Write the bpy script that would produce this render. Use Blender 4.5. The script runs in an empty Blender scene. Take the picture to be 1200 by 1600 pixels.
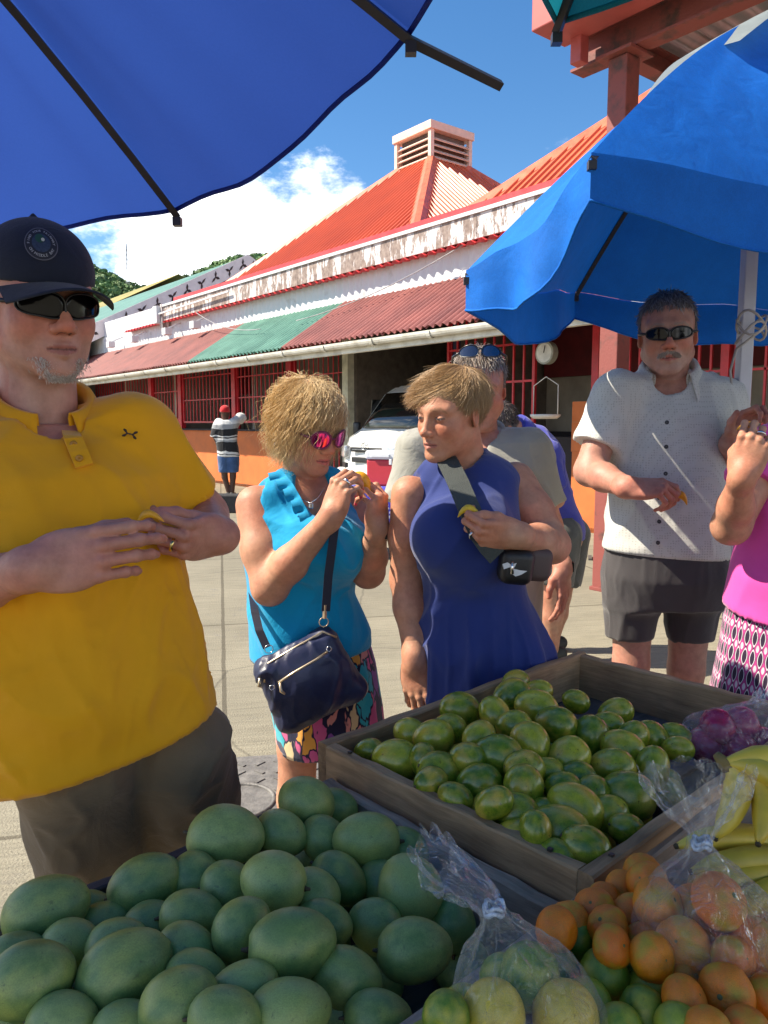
import bpy, bmesh, math, random
import numpy as np
from mathutils import Vector, Matrix, Euler

random.seed(7); RNG = np.random.default_rng(7)
SC = bpy.context.scene
COL = SC.collection

# ------------------------------------------------------------------ camera, sky, sun, exposure
CAM_H = 1.38; FPX = 1200.0; PITCH = math.atan(138.0 / 1200.0)
cam_d = bpy.data.cameras.new('camera'); cam = bpy.data.objects.new('camera', cam_d); COL.objects.link(cam)
cam_d.sensor_fit = 'VERTICAL'; cam_d.sensor_height = 36.0; cam_d.lens = 27.0
cam_d.clip_start = 0.02; cam_d.clip_end = 3000
cam.location = (0, 0, CAM_H); cam.rotation_euler = (math.pi / 2 - PITCH, 0, 0)
SC.camera = cam

SUN_EL = math.radians(47.0)
SUN_H = Vector((-0.9995, 0.0, 0)).normalized()           # horizontal direction towards the sun (left, a little beyond)
SUN_DIR = Vector((SUN_H.x * math.cos(SUN_EL), SUN_H.y * math.cos(SUN_EL), math.sin(SUN_EL)))
sun_d = bpy.data.lights.new('sun', 'SUN'); sun = bpy.data.objects.new('sun', sun_d); COL.objects.link(sun)
sun_d.energy = 3.6; sun_d.angle = math.radians(0.5); sun_d.color = (1.0, 0.90, 0.74)
sun.rotation_euler = SUN_DIR.to_track_quat('Z', 'Y').to_euler(); sun.location = (-8, 2, 12)

W = bpy.data.worlds.new('World'); SC.world = W; W.use_nodes = True
wn = W.node_tree; wn.nodes.clear()
def wnode(t, **kw):
    n = wn.nodes.new(t)
    for k, v in kw.items(): setattr(n, k, v)
    return n
sky = wnode('ShaderNodeTexSky', sky_type='NISHITA'); sky.sun_disc = False
sky.sun_elevation = SUN_EL
sky.sun_rotation = math.atan2(SUN_H.x, SUN_H.y)
sky.air_density = 1.0; sky.dust_density = 0.3; sky.ozone_density = 3.0; sky.altitude = 0
tc = wnode('ShaderNodeTexCoord')
sep = wnode('ShaderNodeSeparateXYZ'); wn.links.new(tc.outputs['Generated'], sep.inputs[0])
mp = wnode('ShaderNodeMapping'); mp.inputs['Scale'].default_value = (1, 1, 1.9); mp.inputs['Location'].default_value = (5.5, 0.0, 0.1)
wn.links.new(tc.outputs['Generated'], mp.inputs[0])
cn = wnode('ShaderNodeTexNoise'); cn.inputs['Scale'].default_value = 3.1; cn.inputs['Detail'].default_value = 9; cn.inputs['Roughness'].default_value = 0.62
wn.links.new(mp.outputs[0], cn.inputs['Vector'])
# clouds thicken towards the horizon all the way round
el = wnode('ShaderNodeMapRange'); el.inputs['From Min'].default_value = 0.02; el.inputs['From Max'].default_value = 0.46
el.inputs['To Min'].default_value = 0.17; el.inputs['To Max'].default_value = -0.03
wn.links.new(sep.outputs['Z'], el.inputs['Value'])
ad = wnode('ShaderNodeMath', operation='ADD'); wn.links.new(cn.outputs['Fac'], ad.inputs[0]); wn.links.new(el.outputs[0], ad.inputs[1])
cr = wnode('ShaderNodeMapRange'); cr.inputs['From Min'].default_value = 0.56; cr.inputs['From Max'].default_value = 0.68; cr.interpolation_type = 'SMOOTHSTEP'
wn.links.new(ad.outputs[0], cr.inputs['Value'])
cn2 = wnode('ShaderNodeTexNoise'); cn2.inputs['Scale'].default_value = 6; cn2.inputs['Detail'].default_value = 6
wn.links.new(mp.outputs[0], cn2.inputs['Vector'])
ccol = wnode('ShaderNodeMixRGB'); ccol.inputs[1].default_value = (1.5, 1.65, 1.95, 1); ccol.inputs[2].default_value = (6.4, 6.45, 6.5, 1)
cr2 = wnode('ShaderNodeMapRange'); cr2.inputs['From Min'].default_value = 0.36; cr2.inputs['From Max'].default_value = 0.56
wn.links.new(cn2.outputs['Fac'], cr2.inputs['Value']); wn.links.new(cr2.outputs[0], ccol.inputs[0])
hs = wnode('ShaderNodeHueSaturation'); hs.inputs['Saturation'].default_value = 1.25; hs.inputs['Value'].default_value = 0.44
wn.links.new(sky.outputs[0], hs.inputs['Color'])
cm = wnode('ShaderNodeMixRGB'); wn.links.new(cr.outputs[0], cm.inputs[0]); wn.links.new(hs.outputs[0], cm.inputs[1]); wn.links.new(ccol.outputs[0], cm.inputs[2])
bg = wnode('ShaderNodeBackground'); bg.inputs['Strength'].default_value = 0.15
wn.links.new(cm.outputs[0], bg.inputs['Color'])
wo = wnode('ShaderNodeOutputWorld'); wn.links.new(bg.outputs[0], wo.inputs[0])
SC.view_settings.view_transform = 'Standard'; SC.view_settings.look = 'None'
SC.view_settings.exposure = 1.52; SC.view_settings.gamma = 1.0; SC.view_settings.use_curve_mapping = False
SC.cycles.max_bounces = 8; SC.cycles.transparent_max_bounces = 24

# ------------------------------------------------------------------ photo pixel -> place
_c, _s = math.cos(PITCH), math.sin(PITCH)
def U(px, py, Y):
    u = (px - 600) / FPX; v = (800 - py) / FPX
    k = Y / (_c + v * _s)
    return np.array([u * k, Y, CAM_H + (v * _c - _s) * k])
def UZ(px, py, z):
    u = (px - 600) / FPX; v = (800 - py) / FPX
    k = (z - CAM_H) / (v * _c - _s)
    return np.array([u * k, (_c + v * _s) * k, z])
def MPP(py, Y):                                           # metres per photo pixel at that depth
    v = (800 - py) / FPX
    return Y / (_c + v * _s) / FPX

# ------------------------------------------------------------------ objects
def tag(o, label=None, cat=None, group=None, kind=None):
    if label: o['label'] = label
    if cat: o['category'] = cat
    if group: o['group'] = group
    if kind: o['kind'] = kind
    return o
def empty(name, loc, rz=0, label=None, cat=None, group=None):
    o = bpy.data.objects.new(name, None); COL.objects.link(o)
    o.location = tuple(loc); o.rotation_euler = (0, 0, rz); o.empty_display_size = 0.1
    return tag(o, label, cat, group)
def link(name, me, parent=None, loc=None):
    o = bpy.data.objects.new(name, me); COL.objects.link(o)
    if parent is not None: o.parent = parent
    if loc is not None: o.location = tuple(loc)
    return o
def np_mesh(name, verts, faces, mat=None, smooth=True, cols=None):
    """faces: (m,k) int array (all the same size) or list of lists"""
    me = bpy.data.meshes.new(name)
    verts = np.asarray(verts, dtype=np.float32)
    if isinstance(faces, np.ndarray):
        m, k = faces.shape
        me.vertices.add(len(verts)); me.vertices.foreach_set('co', verts.ravel())
        me.loops.add(m * k); me.loops.foreach_set('vertex_index', faces.astype(np.int32).ravel())
        me.polygons.add(m); me.polygons.foreach_set('loop_start', np.arange(0, m * k, k, dtype=np.int32))
        me.update(calc_edges=True)
    else:
        me.from_pydata([tuple(map(float, v)) for v in verts], [], [tuple(int(i) for i in f) for f in faces]); me.update()
    if smooth: me.polygons.foreach_set('use_smooth', np.ones(len(me.polygons), dtype=bool))
    if cols is not None:
        a = me.color_attributes.new('Col', 'FLOAT_COLOR', 'POINT')
        c4 = np.ones((len(verts), 4), dtype=np.float32); c4[:, :3] = cols
        a.data.foreach_set('color', c4.ravel())
    if mat: me.materials.append(mat)
    return me
def mesh_obj(name, verts, faces, mat, parent=None, smooth=False, base=None, cols=None):
    v = np.asarray(verts, dtype=np.float64)
    if base is not None: v = v - np.asarray(base)
    return link(name, np_mesh(name, v, faces, mat, smooth, cols), parent)
_cubes = {}
def box(name, c, size, mat, parent=None, rot=None):
    """axis aligned (or rotated) block sharing one bevel-free cube per material"""
    if mat.name not in _cubes:
        v = [(x, y, z) for x in (-.5, .5) for y in (-.5, .5) for z in (-.5, .5)]
        f = [(0, 1, 3, 2), (4, 6, 7, 5), (0, 4, 5, 1), (2, 3, 7, 6), (0, 2, 6, 4), (1, 5, 7, 3)]
        _cubes[mat.name] = np_mesh('block', v, f, mat, False)
    o = link(name, _cubes[mat.name], parent, c); o.scale = size
    if rot is not None: o.rotation_euler = rot
    return o
def bar(name, a, b, w, mat, parent=None, w2=None):
    """a straight square bar from a to b"""
    a, b = Vector(a), Vector(b); d = b - a
    o = box(name, (a + b) / 2, (w, w2 or w, d.length), mat, parent)
    o.rotation_euler = d.to_track_quat('Z', 'Y').to_euler()
    return o
def bevel_box(name, size, mat, parent=None, loc=(0, 0, 0), rot=(0, 0, 0), bev=0.004, seg=2, smooth=False):
    bm = bmesh.new(); bmesh.ops.create_cube(bm, size=1)
    for v in bm.verts: v.co = Vector((v.co.x * size[0], v.co.y * size[1], v.co.z * size[2]))
    bmesh.ops.bevel(bm, geom=list(bm.edges), offset=bev, segments=seg, affect='EDGES', profile=0.5)
    me = bpy.data.meshes.new(name); bm.to_mesh(me); bm.free(); me.materials.append(mat)
    if smooth: me.polygons.foreach_set('use_smooth', np.ones(len(me.polygons), dtype=bool))
    o = link(name, me, parent, loc); o.rotation_euler = rot
    return o
def tube_arrays(pts, radii, n=8, cap=True, twist=None):
    pts = np.asarray(pts, float); m = len(pts)
    radii = np.broadcast_to(np.asarray(radii, float), (m,))
    tan = np.gradient(pts, axis=0); tan /= np.linalg.norm(tan, axis=1)[:, None] + 1e-12
    ref = np.array([0, 0, 1.0]) if abs(tan[0][2]) < 0.9 else np.array([1.0, 0, 0])
    nn = np.cross(tan[0], ref); nn /= np.linalg.norm(nn)
    V = []; a = np.linspace(0, 2 * np.pi, n, endpoint=False)
    for i in range(m):
        nn = nn - tan[i] * np.dot(nn, tan[i]); nn /= np.linalg.norm(nn) + 1e-12
        bb = np.cross(tan[i], nn)
        V.append(pts[i] + radii[i] * (np.cos(a)[:, None] * nn + np.sin(a)[:, None] * bb))
    V = np.concatenate(V); F = []
    for i in range(m - 1):
        for j in range(n):
            F.append((i * n + j, i * n + (j + 1) % n, (i + 1) * n + (j + 1) % n, (i + 1) * n + j))
    if cap: F.append(tuple(range(n - 1, -1, -1))); F.append(tuple((m - 1) * n + j for j in range(n)))
    return V, F
def tube(name, pts, radii, mat, parent=None, n=8, base=None, smooth=True):
    V, F = tube_arrays(pts, radii, n)
    return mesh_obj(name, V, F, mat, parent, smooth, base)
def merge(parts):
    V = []; F = []; o = 0
    for v, f in parts:
        V.append(np.asarray(v, float)); F += [tuple(int(i) + o for i in q) for q in f]; o += len(v)
    return np.concatenate(V), F

# ------------------------------------------------------------------ materials
def nodes(name):
    m = bpy.data.materials.new(name); m.use_nodes = True
    nt = m.node_tree; b = nt.nodes['Principled BSDF']
    return m, nt, b
def nn(nt, t, **kw):
    n = nt.nodes.new(t)
    for k, v in kw.items():
        if k in n.inputs: n.inputs[k].default_value = v
        else: setattr(n, k, v)
    return n
def rgba(c): return (c[0], c[1], c[2], 1)
def ramp(nt, stops):
    r = nt.nodes.new('ShaderNodeValToRGB'); e = r.color_ramp.elements
    while len(e) < len(stops): e.new(0.5)
    for i, (p, c) in enumerate(stops):
        e[i].position = p; e[i].color = rgba(c) if len(c) == 3 else c
    return r
_mats = {}
def MAT(name, col, rough=0.6, col2=None, scale=6, var=0.18, bump=0.0, bscale=80, metal=0.0, spec=0.5, stretch=(1, 1, 1), objco=False, detail=6, sharp=None):
    """plain procedural material: two tones mixed by noise, a little roughness change and bump"""
    if name in _mats: return _mats[name]
    m, nt, b = nodes(name)
    co = nn(nt, 'ShaderNodeTexCoord').outputs['Object'] if objco else nn(nt, 'ShaderNodeNewGeometry').outputs['Position']
    mpn = nn(nt, 'ShaderNodeMapping'); mpn.inputs['Scale'].default_value = stretch
    nt.links.new(co, mpn.inputs[0])
    no = nn(nt, 'ShaderNodeTexNoise', Scale=scale, Detail=detail, Roughness=0.6); nt.links.new(mpn.outputs[0], no.inputs['Vector'])
    c2 = col2 if col2 is not None else tuple(x * (1 - 2 * var) for x in col)
    c1 = col if col2 is not None else tuple(min(1, x * (1 + var)) for x in col)
    lo, hi = sharp if sharp else (0.3, 0.7)
    r = ramp(nt, [(lo, c2), (hi, c1)]); nt.links.new(no.outputs['Fac'], r.inputs[0])
    nt.links.new(r.outputs[0], b.inputs['Base Color'])
    rr = nn(nt, 'ShaderNodeMapRange'); rr.inputs['To Min'].default_value = max(0.02, rough - 0.1); rr.inputs['To Max'].default_value = min(1, rough + 0.1)
    nt.links.new(no.outputs['Fac'], rr.inputs['Value']); nt.links.new(rr.outputs[0], b.inputs['Roughness'])
    b.inputs['Metallic'].default_value = metal; b.inputs['Specular IOR Level'].default_value = spec
    if bump > 0:
        n2 = nn(nt, 'ShaderNodeTexNoise', Scale=bscale, Detail=5); nt.links.new(mpn.outputs[0], n2.inputs['Vector'])
        bp = nn(nt, 'ShaderNodeBump', Strength=bump, Distance=0.01); nt.links.new(n2.outputs['Fac'], bp.inputs['Height'])
        nt.links.new(bp.outputs[0], b.inputs['Normal'])
    _mats[name] = m
    return m
# ================================================================== ground
def ground_mat():
    m, nt, b = nodes('brushed_concrete')
    pos = nn(nt, 'ShaderNodeNewGeometry').outputs['Position']
    r0 = nn(nt, 'ShaderNodeMapping'); r0.inputs['Rotation'].default_value = (0, 0, math.radians(-12)); nt.links.new(pos, r0.inputs[0])
    st = nn(nt, 'ShaderNodeMapping'); st.inputs['Scale'].default_value = (1.2, 22, 1); nt.links.new(r0.outputs[0], st.inputs[0])
    brush = nn(nt, 'ShaderNodeTexNoise', Scale=2.2, Detail=8, Roughness=0.7); nt.links.new(st.outputs[0], brush.inputs['Vector'])
    big = nn(nt, 'ShaderNodeTexNoise', Scale=0.9, Detail=7, Roughness=0.65); nt.links.new(pos, big.inputs['Vector'])
    grit = nn(nt, 'ShaderNodeTexNoise', Scale=120, Detail=3); nt.links.new(pos, grit.inputs['Vector'])
    stain = nn(nt, 'ShaderNodeTexNoise', Scale=2.6, Detail=9, Roughness=0.75); nt.links.new(pos, stain.inputs['Vector'])
    ra = ramp(nt, [(0.3, (0.215, 0.195, 0.14)), (0.7, (0.32, 0.29, 0.21))]); nt.links.new(big.outputs['Fac'], ra.inputs[0])
    rb = ramp(nt, [(0.32, (0.72, 0.72, 0.72)), (0.62, (1.06, 1.06, 1.06))]); nt.links.new(brush.outputs['Fac'], rb.inputs[0])
    m1 = nn(nt, 'ShaderNodeMixRGB', blend_type='MULTIPLY'); m1.inputs[0].default_value = 1
    nt.links.new(ra.outputs[0], m1.inputs[1]); nt.links.new(rb.outputs[0], m1.inputs[2])
    rg = ramp(nt, [(0.3, (0.78, 0.78, 0.78)), (0.6, (1.05, 1.05, 1.05))]); nt.links.new(grit.outputs['Fac'], rg.inputs[0])
    m2 = nn(nt, 'ShaderNodeMixRGB', blend_type='MULTIPLY'); m2.inputs[0].default_value = 0.8
    nt.links.new(m1.outputs[0], m2.inputs[1]); nt.links.new(rg.outputs[0], m2.inputs[2])
    rs = ramp(nt, [(0.33, (1, 1, 1)), (0.42, (0, 0, 0))]); nt.links.new(stain.outputs['Fac'], rs.inputs[0])
    m3 = nn(nt, 'ShaderNodeMixRGB', blend_type='MIX'); m3.inputs[2].default_value = (0.16, 0.15, 0.14, 1)
    sc = nn(nt, 'ShaderNodeMath', operation='MULTIPLY'); sc.inputs[1].default_value = 0.6
    nt.links.new(rs.outputs[0], sc.inputs[0]); nt.links.new(sc.outputs[0], m3.inputs[0]); nt.links.new(m2.outputs[0], m3.inputs[1])
    # hairline cracks
    vo = nn(nt, 'ShaderNodeTexVoronoi', feature='DISTANCE_TO_EDGE', Scale=0.42)
    wob = nn(nt, 'ShaderNodeMixRGB'); wob.inputs[0].default_value = 0.12; nt.links.new(pos, wob.inputs[1]); nt.links.new(big.outputs['Color'], wob.inputs[2])
    nt.links.new(wob.outputs[0], vo.inputs['Vector'])
    rc = ramp(nt, [(0.0004, (0.45, 0.45, 0.45)), (0.0022, (1, 1, 1))]); nt.links.new(vo.outputs['Distance'], rc.inputs[0])
    m4 = nn(nt, 'ShaderNodeMixRGB', blend_type='MULTIPLY'); m4.inputs[0].default_value = 0.7
    nt.links.new(m3.outputs[0], m4.inputs[1]); nt.links.new(rc.outputs[0], m4.inputs[2])
    # slab joints
    bk = nn(nt, 'ShaderNodeTexBrick'); bk.offset = 0.0; bk.inputs['Scale'].default_value = 1.0; bk.inputs['Mortar Size'].default_value = 0.012; bk.inputs['Brick Width'].default_value = 3.4; bk.inputs['Row Height'].default_value = 2.6
    bk.inputs['Color1'].default_value = (1, 1, 1, 1); bk.inputs['Color2'].default_value = (0.9, 0.9, 0.9, 1); bk.inputs['Mortar'].default_value = (0.42, 0.40, 0.37, 1)
    wb = nn(nt, 'ShaderNodeMixRGB'); wb.inputs[0].default_value = 0.02; nt.links.new(r0.outputs[0], wb.inputs[1]); nt.links.new(stain.outputs['Color'], wb.inputs[2]); nt.links.new(wb.outputs[0], bk.inputs['Vector'])
    m5 = nn(nt, 'ShaderNodeMixRGB', blend_type='MULTIPLY'); m5.inputs[0].default_value = 0.9
    nt.links.new(m4.outputs[0], m5.inputs[1]); nt.links.new(bk.outputs['Color'], m5.inputs[2])
    nt.links.new(m5.outputs[0], b.inputs['Base Color']); b.inputs['Roughness'].default_value = 0.9
    h = nn(nt, 'ShaderNodeMath', operation='ADD'); nt.links.new(brush.outputs['Fac'], h.inputs[0]); nt.links.new(grit.outputs['Fac'], h.inputs[1])
    bp = nn(nt, 'ShaderNodeBump', Strength=0.55, Distance=0.012); nt.links.new(h.outputs[0], bp.inputs['Height']); nt.links.new(bp.outputs[0], b.inputs['Normal'])
    return m
tag(mesh_obj('ground', [(-1500, -200, 0), (1500, -200, 0), (1500, 2600, 0), (-1500, 2600, 0)], [(0, 1, 2, 3)], ground_mat()), kind='structure')

# ================================================================== market building frame: t runs along the front, D is distance from the camera
VA = math.atan(952 / 1200)
SA, CA = math.sin(VA), math.cos(VA)
def FW(t, D, z): return np.array([CA * D - SA * t, SA * D + CA * t, z])
RZ = -(math.pi / 2 - VA)
class Frame:
    def __init__(s, t0, D0): s.t0, s.D0 = t0, D0; s.base = FW(t0, D0, 0)
    def P(s, t, D, z): return np.array([-(t - s.t0), D - s.D0, z])
def fbox(fr, name, t0, t1, D0, D1, z0, z1, mat, parent):
    c = fr.P((t0 + t1) / 2, (D0 + D1) / 2, (z0 + z1) / 2)
    return box(name, c, (abs(t1 - t0), abs(D1 - D0), abs(z1 - z0)), mat, parent)

m_orange = MAT('orange_wall_paint', (0.60, 0.155, 0.035), 0.7, var=0.10, scale=2.5, bump=0.1, bscale=40)
m_red = MAT('red_gate_paint', (0.55, 0.018, 0.028), 0.42, var=0.18, scale=5, bump=0.06)
m_cream = MAT('cream_wall', (0.40, 0.355, 0.28), 0.85, var=0.2, scale=1.2)
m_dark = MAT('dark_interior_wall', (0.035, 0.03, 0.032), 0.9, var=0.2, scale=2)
m_navy = MAT('navy_panel', (0.015, 0.02, 0.07), 0.6)
m_maroon = MAT('maroon_band', (0.16, 0.014, 0.018), 0.7)
m_white = MAT('white_fascia_paint', (0.60, 0.62, 0.64), 0.6, var=0.06, scale=3, col2=(0.45, 0.44, 0.42), sharp=(0.28, 0.42))
m_gutter = MAT('dirty_cream_gutter', (0.70, 0.68, 0.60), 0.5, col2=(0.46, 0.43, 0.36), scale=3.5, sharp=(0.3, 0.55))
m_post = MAT('pale_post', (0.55, 0.52, 0.38), 0.7)
m_grey = MAT('grey_gate_bars', (0.42, 0.40, 0.38), 0.5)
m_leanred = MAT('faded_red_sheet', (0.30, 0.095, 0.08), 0.6, col2=(0.17, 0.055, 0.05), scale=1.8, stretch=(1, 1, 1))
m_leangreen = MAT('faded_green_sheet', (0.115, 0.27, 0.205), 0.5, col2=(0.055, 0.15, 0.115), scale=1.8)
m_roofred = MAT('orange_red_roof_sheet', (0.70, 0.15, 0.055), 0.45, col2=(0.56, 0.11, 0.042), scale=1.1)
m_roofedge = MAT('red_roof_edge', (0.62, 0.05, 0.055), 0.45)
m_hipcap = MAT('orange_hip_cap', (0.70, 0.16, 0.075), 0.45)
m_louvre = MAT('peach_louvre', (0.72, 0.52, 0.42), 0.6, var=0.08)
def peel_mat():
    m, nt, b = nodes('peeling_white_band')
    pos = nn(nt, 'ShaderNodeNewGeometry').outputs['Position']
    mpn = nn(nt, 'ShaderNodeMapping'); mpn.inputs['Scale'].default_value = (1, 1, 0.28); nt.links.new(pos, mpn.inputs[0])
    n1 = nn(nt, 'ShaderNodeTexNoise', Scale=5.5, Detail=8, Roughness=0.72); nt.links.new(mpn.outputs[0], n1.inputs['Vector'])
    n2 = nn(nt, 'ShaderNodeTexNoise', Scale=0.7, Detail=2); nt.links.new(pos, n2.inputs['Vector'])
    add = nn(nt, 'ShaderNodeMath', operation='ADD'); nt.links.new(n1.outputs['Fac'], add.inputs[0]); w2 = nn(nt, 'ShaderNodeMapRange'); w2.inputs['To Min'].default_value = 0.36; w2.inputs['To Max'].default_value = 0.64; nt.links.new(n2.outputs['Fac'], w2.inputs['Value']); nt.links.new(w2.outputs[0], add.inputs[1])
    r = ramp(nt, [(0.508, (0, 0, 0)), (0.52, (1, 1, 1))]); 
    hf = nn(nt, 'ShaderNodeMath', operation='MULTIPLY'); hf.inputs[1].default_value = 0.5; nt.links.new(add.outputs[0], hf.inputs[0]); nt.links.new(hf.outputs[0], r.inputs[0])
    n3 = nn(nt, 'ShaderNodeTexNoise', Scale=14, Detail=5); nt.links.new(pos, n3.inputs['Vector'])
    old = ramp(nt, [(0.3, (0.16, 0.115, 0.10)), (0.7, (0.34, 0.27, 0.235))]); nt.links.new(n3.outputs['Fac'], old.inputs[0])
    mx = nn(nt, 'ShaderNodeMixRGB'); mx.inputs[2].default_value = (0.62, 0.57, 0.56, 1)
    nt.links.new(r.outputs[0], mx.inputs[0]); nt.links.new(old.outputs[0], mx.inputs[1]); nt.links.new(mx.outputs[0], b.inputs['Base Color'])
    b.inputs['Roughness'].default_value = 0.85
    bp = nn(nt, 'ShaderNodeBump', Strength=0.6, Distance=0.01); nt.links.new(r.outputs[0], bp.inputs['Height']); nt.links.new(bp.outputs[0], b.inputs['Normal'])
    return m
m_peel = peel_mat()

def corrugated(name, A, B, C, Dp, n, amp, mat, parent, m=2, prof='sin', drop=None):
    """sheet with ridges running from edge AB (bottom) to edge DC (top); n ridges; A,B,C,Dp local points"""
    A, B, C, Dp = [np.asarray(p, float) for p in (A, B, C, Dp)]
    k = n * 6 + 1; u = np.linspace(0, 1, k); nrm = np.cross(B - A, Dp - A); nrm /= np.linalg.norm(nrm)
    if nrm[2] < 0: nrm = -nrm
    ph = u * n * 2 * np.pi
    off = np.sin(ph) * amp if prof == 'sin' else np.where((u * n) % 1 < 0.22, amp, 0)
    V = []
    for j in range(m):
        w = j / (m - 1)
        V.append((A * (1 - w) + Dp * w)[None] * (1 - u)[:, None] + (B * (1 - w) + C * w)[None] * u[:, None] + off[:, None] * nrm)
    V = np.concatenate(V)
    F = np.array([(j * k + i, j * k + i + 1, (j + 1) * k + i + 1, (j + 1) * k + i) for j in range(m - 1) for i in range(k - 1)])
    return mesh_obj(name, V, F, mat, parent, prof == 'sin')

fr = Frame(12, 8.08)
bld = empty('market_building', fr.base, RZ, 'long market hall with red pyramid roofs, peeling white band and red gated stalls', 'building')
DW, DG = 8.08, 6.85; ZG = 2.53
T0, T1 = -1.5, 27.0
# --- floor slab, back wall, interior
fbox(fr, 'floor_slab', T0, T1, DW, 12.58, -0.1, 0.06, MAT('stall_floor', (0.16, 0.14, 0.12), 0.8), bld)
fbox(fr, 'back_wall', T0, 8.65, 10.4, 10.6, 0.06, 4.2, m_cream, bld)
fbox(fr, 'back_wall', 11.45, T1, 10.4, 10.6, 0.06, 4.2, m_cream, bld)
fbox(fr, 'bay_back', 8.6, 11.5, 12.6, 12.7, 0.0, 4.2, MAT('rusty_brown_sheet', (0.14, 0.085, 0.06), 0.8, var=0.3, scale=3), bld)
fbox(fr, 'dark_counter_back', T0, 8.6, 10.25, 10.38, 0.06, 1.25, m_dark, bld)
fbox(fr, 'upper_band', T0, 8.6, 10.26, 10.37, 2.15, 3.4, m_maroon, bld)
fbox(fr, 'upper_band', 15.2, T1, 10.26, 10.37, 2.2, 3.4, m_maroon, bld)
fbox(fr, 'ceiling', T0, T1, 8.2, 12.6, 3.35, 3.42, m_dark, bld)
for tt in (8.72, 11.4):
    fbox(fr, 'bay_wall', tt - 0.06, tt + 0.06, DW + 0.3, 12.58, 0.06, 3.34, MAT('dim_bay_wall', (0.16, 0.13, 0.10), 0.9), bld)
for tt in (13.3, 15.2, 19.4, 23.0):
    fbox(fr, 'partition', tt - 0.06, tt + 0.06, DW + 0.3, 10.36, 0.06, 3.34, m_cream if tt > 12 else m_dark, bld)
# --- half walls
fbox(fr, 'half_wall', 13.45, 18.35, DW, DW + 0.16, 0.0, 1.22, m_orange, bld)
fbox(fr, 'counter_top', 13.45, 18.35, DW - 0.06, DW + 0.42, 1.223, 1.262, m_dark, bld)
fbox(fr, 'half_wall', -1.0, 6.28, DW, DW + 0.18, 0.0, 1.02, m_orange, bld)
fbox(fr, 'counter_top', -1.0, 5.7, DW + 0.01, DW + 0.55, 1.023, 1.06, m_dark, bld)
fbox(fr, 'stepped_pier', 5.85, 6.28, DW - 0.02, DW + 0.2, 1.023, 1.40, m_orange, bld)
fbox(fr, 'stepped_pier', 5.98, 6.28, DW - 0.017, DW + 0.197, 1.403, 1.66, m_orange, bld)
fbox(fr, 'dark_counter', 6.3, 8.2, DW + 0.25, DW + 0.75, 0.06, 1.2, m_dark, bld)
fbox(fr, 'half_wall', 20.6, 26.0, DW, DW + 0.16, 0.0, 1.22, m_orange, bld)
# --- posts
for t, w, mat in ((5.98, 0.10, m_red), (8.62, 0.1, m_red), (13.25, 0.16, m_red), (15.6, 0.14, m_red), (18.5, 0.18, m_red), (20.4, 0.16, m_red), (2.6, 0.30, m_red), (0.2, 0.12, m_red), (4.3, 0.08, m_red)):
    fbox(fr, 'post', t - w / 2, t + w / 2, DW + 0.02, DW + 0.14, 0.06 if t in (13.25, 15.6, 18.5, 20.4, 8.62) else 1.07, 3.3, mat, bld)
fbox(fr, 'post', 11.25, 11.42, DW + 0.02, DW + 0.16, 0.06, 3.3, m_post, bld)
fbox(fr, 'dark_post', 16.35, 16.75, DW + 0.3, DW + 0.6, 1.0, 3.3, m_dark, bld)
fbox(fr, 'navy_panel', 8.45, 8.60, DW + 0.04, DW + 0.09, 0.06, 3.3, m_navy, bld)
fbox(fr, 'red_panel', 18.6, 19.5, DW + 0.03, DW + 0.08, 0.06, 1.5, m_red, bld)
# --- grilles: each bar its own piece
def grille(t0, t1, z0, z1, n, hz, mat, D=DW + 0.08, w=0.022, frame=0.045):
    g = empty('grille', fr.P((t0 + t1) / 2, D, z0)); g.parent = bld
    L = lambda t, z: (-(t - (t0 + t1) / 2), 0, z - z0)
    bar('frame_bar', L(t0, z0), L(t0, z1), frame, mat, g); bar('frame_bar', L(t1, z0), L(t1, z1), frame, mat, g)
    bar('frame_bar', L(t0, z0), L(t1, z0), frame, mat, g); bar('frame_bar', L(t0, z1), L(t1, z1), frame, mat, g)
    for i in range(1, n):
        t = t0 + (t1 - t0) * i / n
        bar('bar', L(t, z0), L(t, z1), w, mat, g)
    for z in hz: bar('cross_bar', L(t0, z), L(t1, z), w, mat, g, w * 1.1)
    return g
grille(13.4, 15.5, 1.42, 2.95, 12, (1.95, 2.4), m_red)
grille(15.75, 18.35, 1.42, 2.95, 14, (1.95, 2.5), m_red)
grille(18.6, 20.3, 0.5, 2.95, 9, (1.5, 2.2), m_red)
grille(20.6, 25.6, 1.42, 2.95, 24, (1.95,), m_red)
grille(11.45, 13.1, 0.3, 2.95, 10, (1.3, 2.3), m_red, w=0.016)
grille(8.8, 11.3, 0.2, 3.2, 15, (2.55, 1.2), m_grey, D=12.4, w=0.03)
# gate leaf swung open in front of the counter
grille(6.85, 8.5, 1.33, 2.95, 9, (1.95, 2.45), m_red, D=DW - 0.1, w=0.026)
grille(5.1, 5.95, 1.62, 2.95, 6, (1.95, 2.6), m_red, w=0.026)
grille(4.35, 5.05, 1.30, 2.95, 5, (1.95, 2.6), m_red, w=0.026)
grille(2.8, 4.2, 1.30, 2.95, 9, (1.95, 2.6), m_red, w=0.024)
grille(0.3, 2.4, 1.15, 2.95, 11, (1.7, 2.6), m_red, w=0.026, frame=0.06)
fbox(fr, 'red_panel', 0.3, 1.4, DW - 0.05, DW - 0.01, 0.06, 1.12, m_red, bld)
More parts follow.
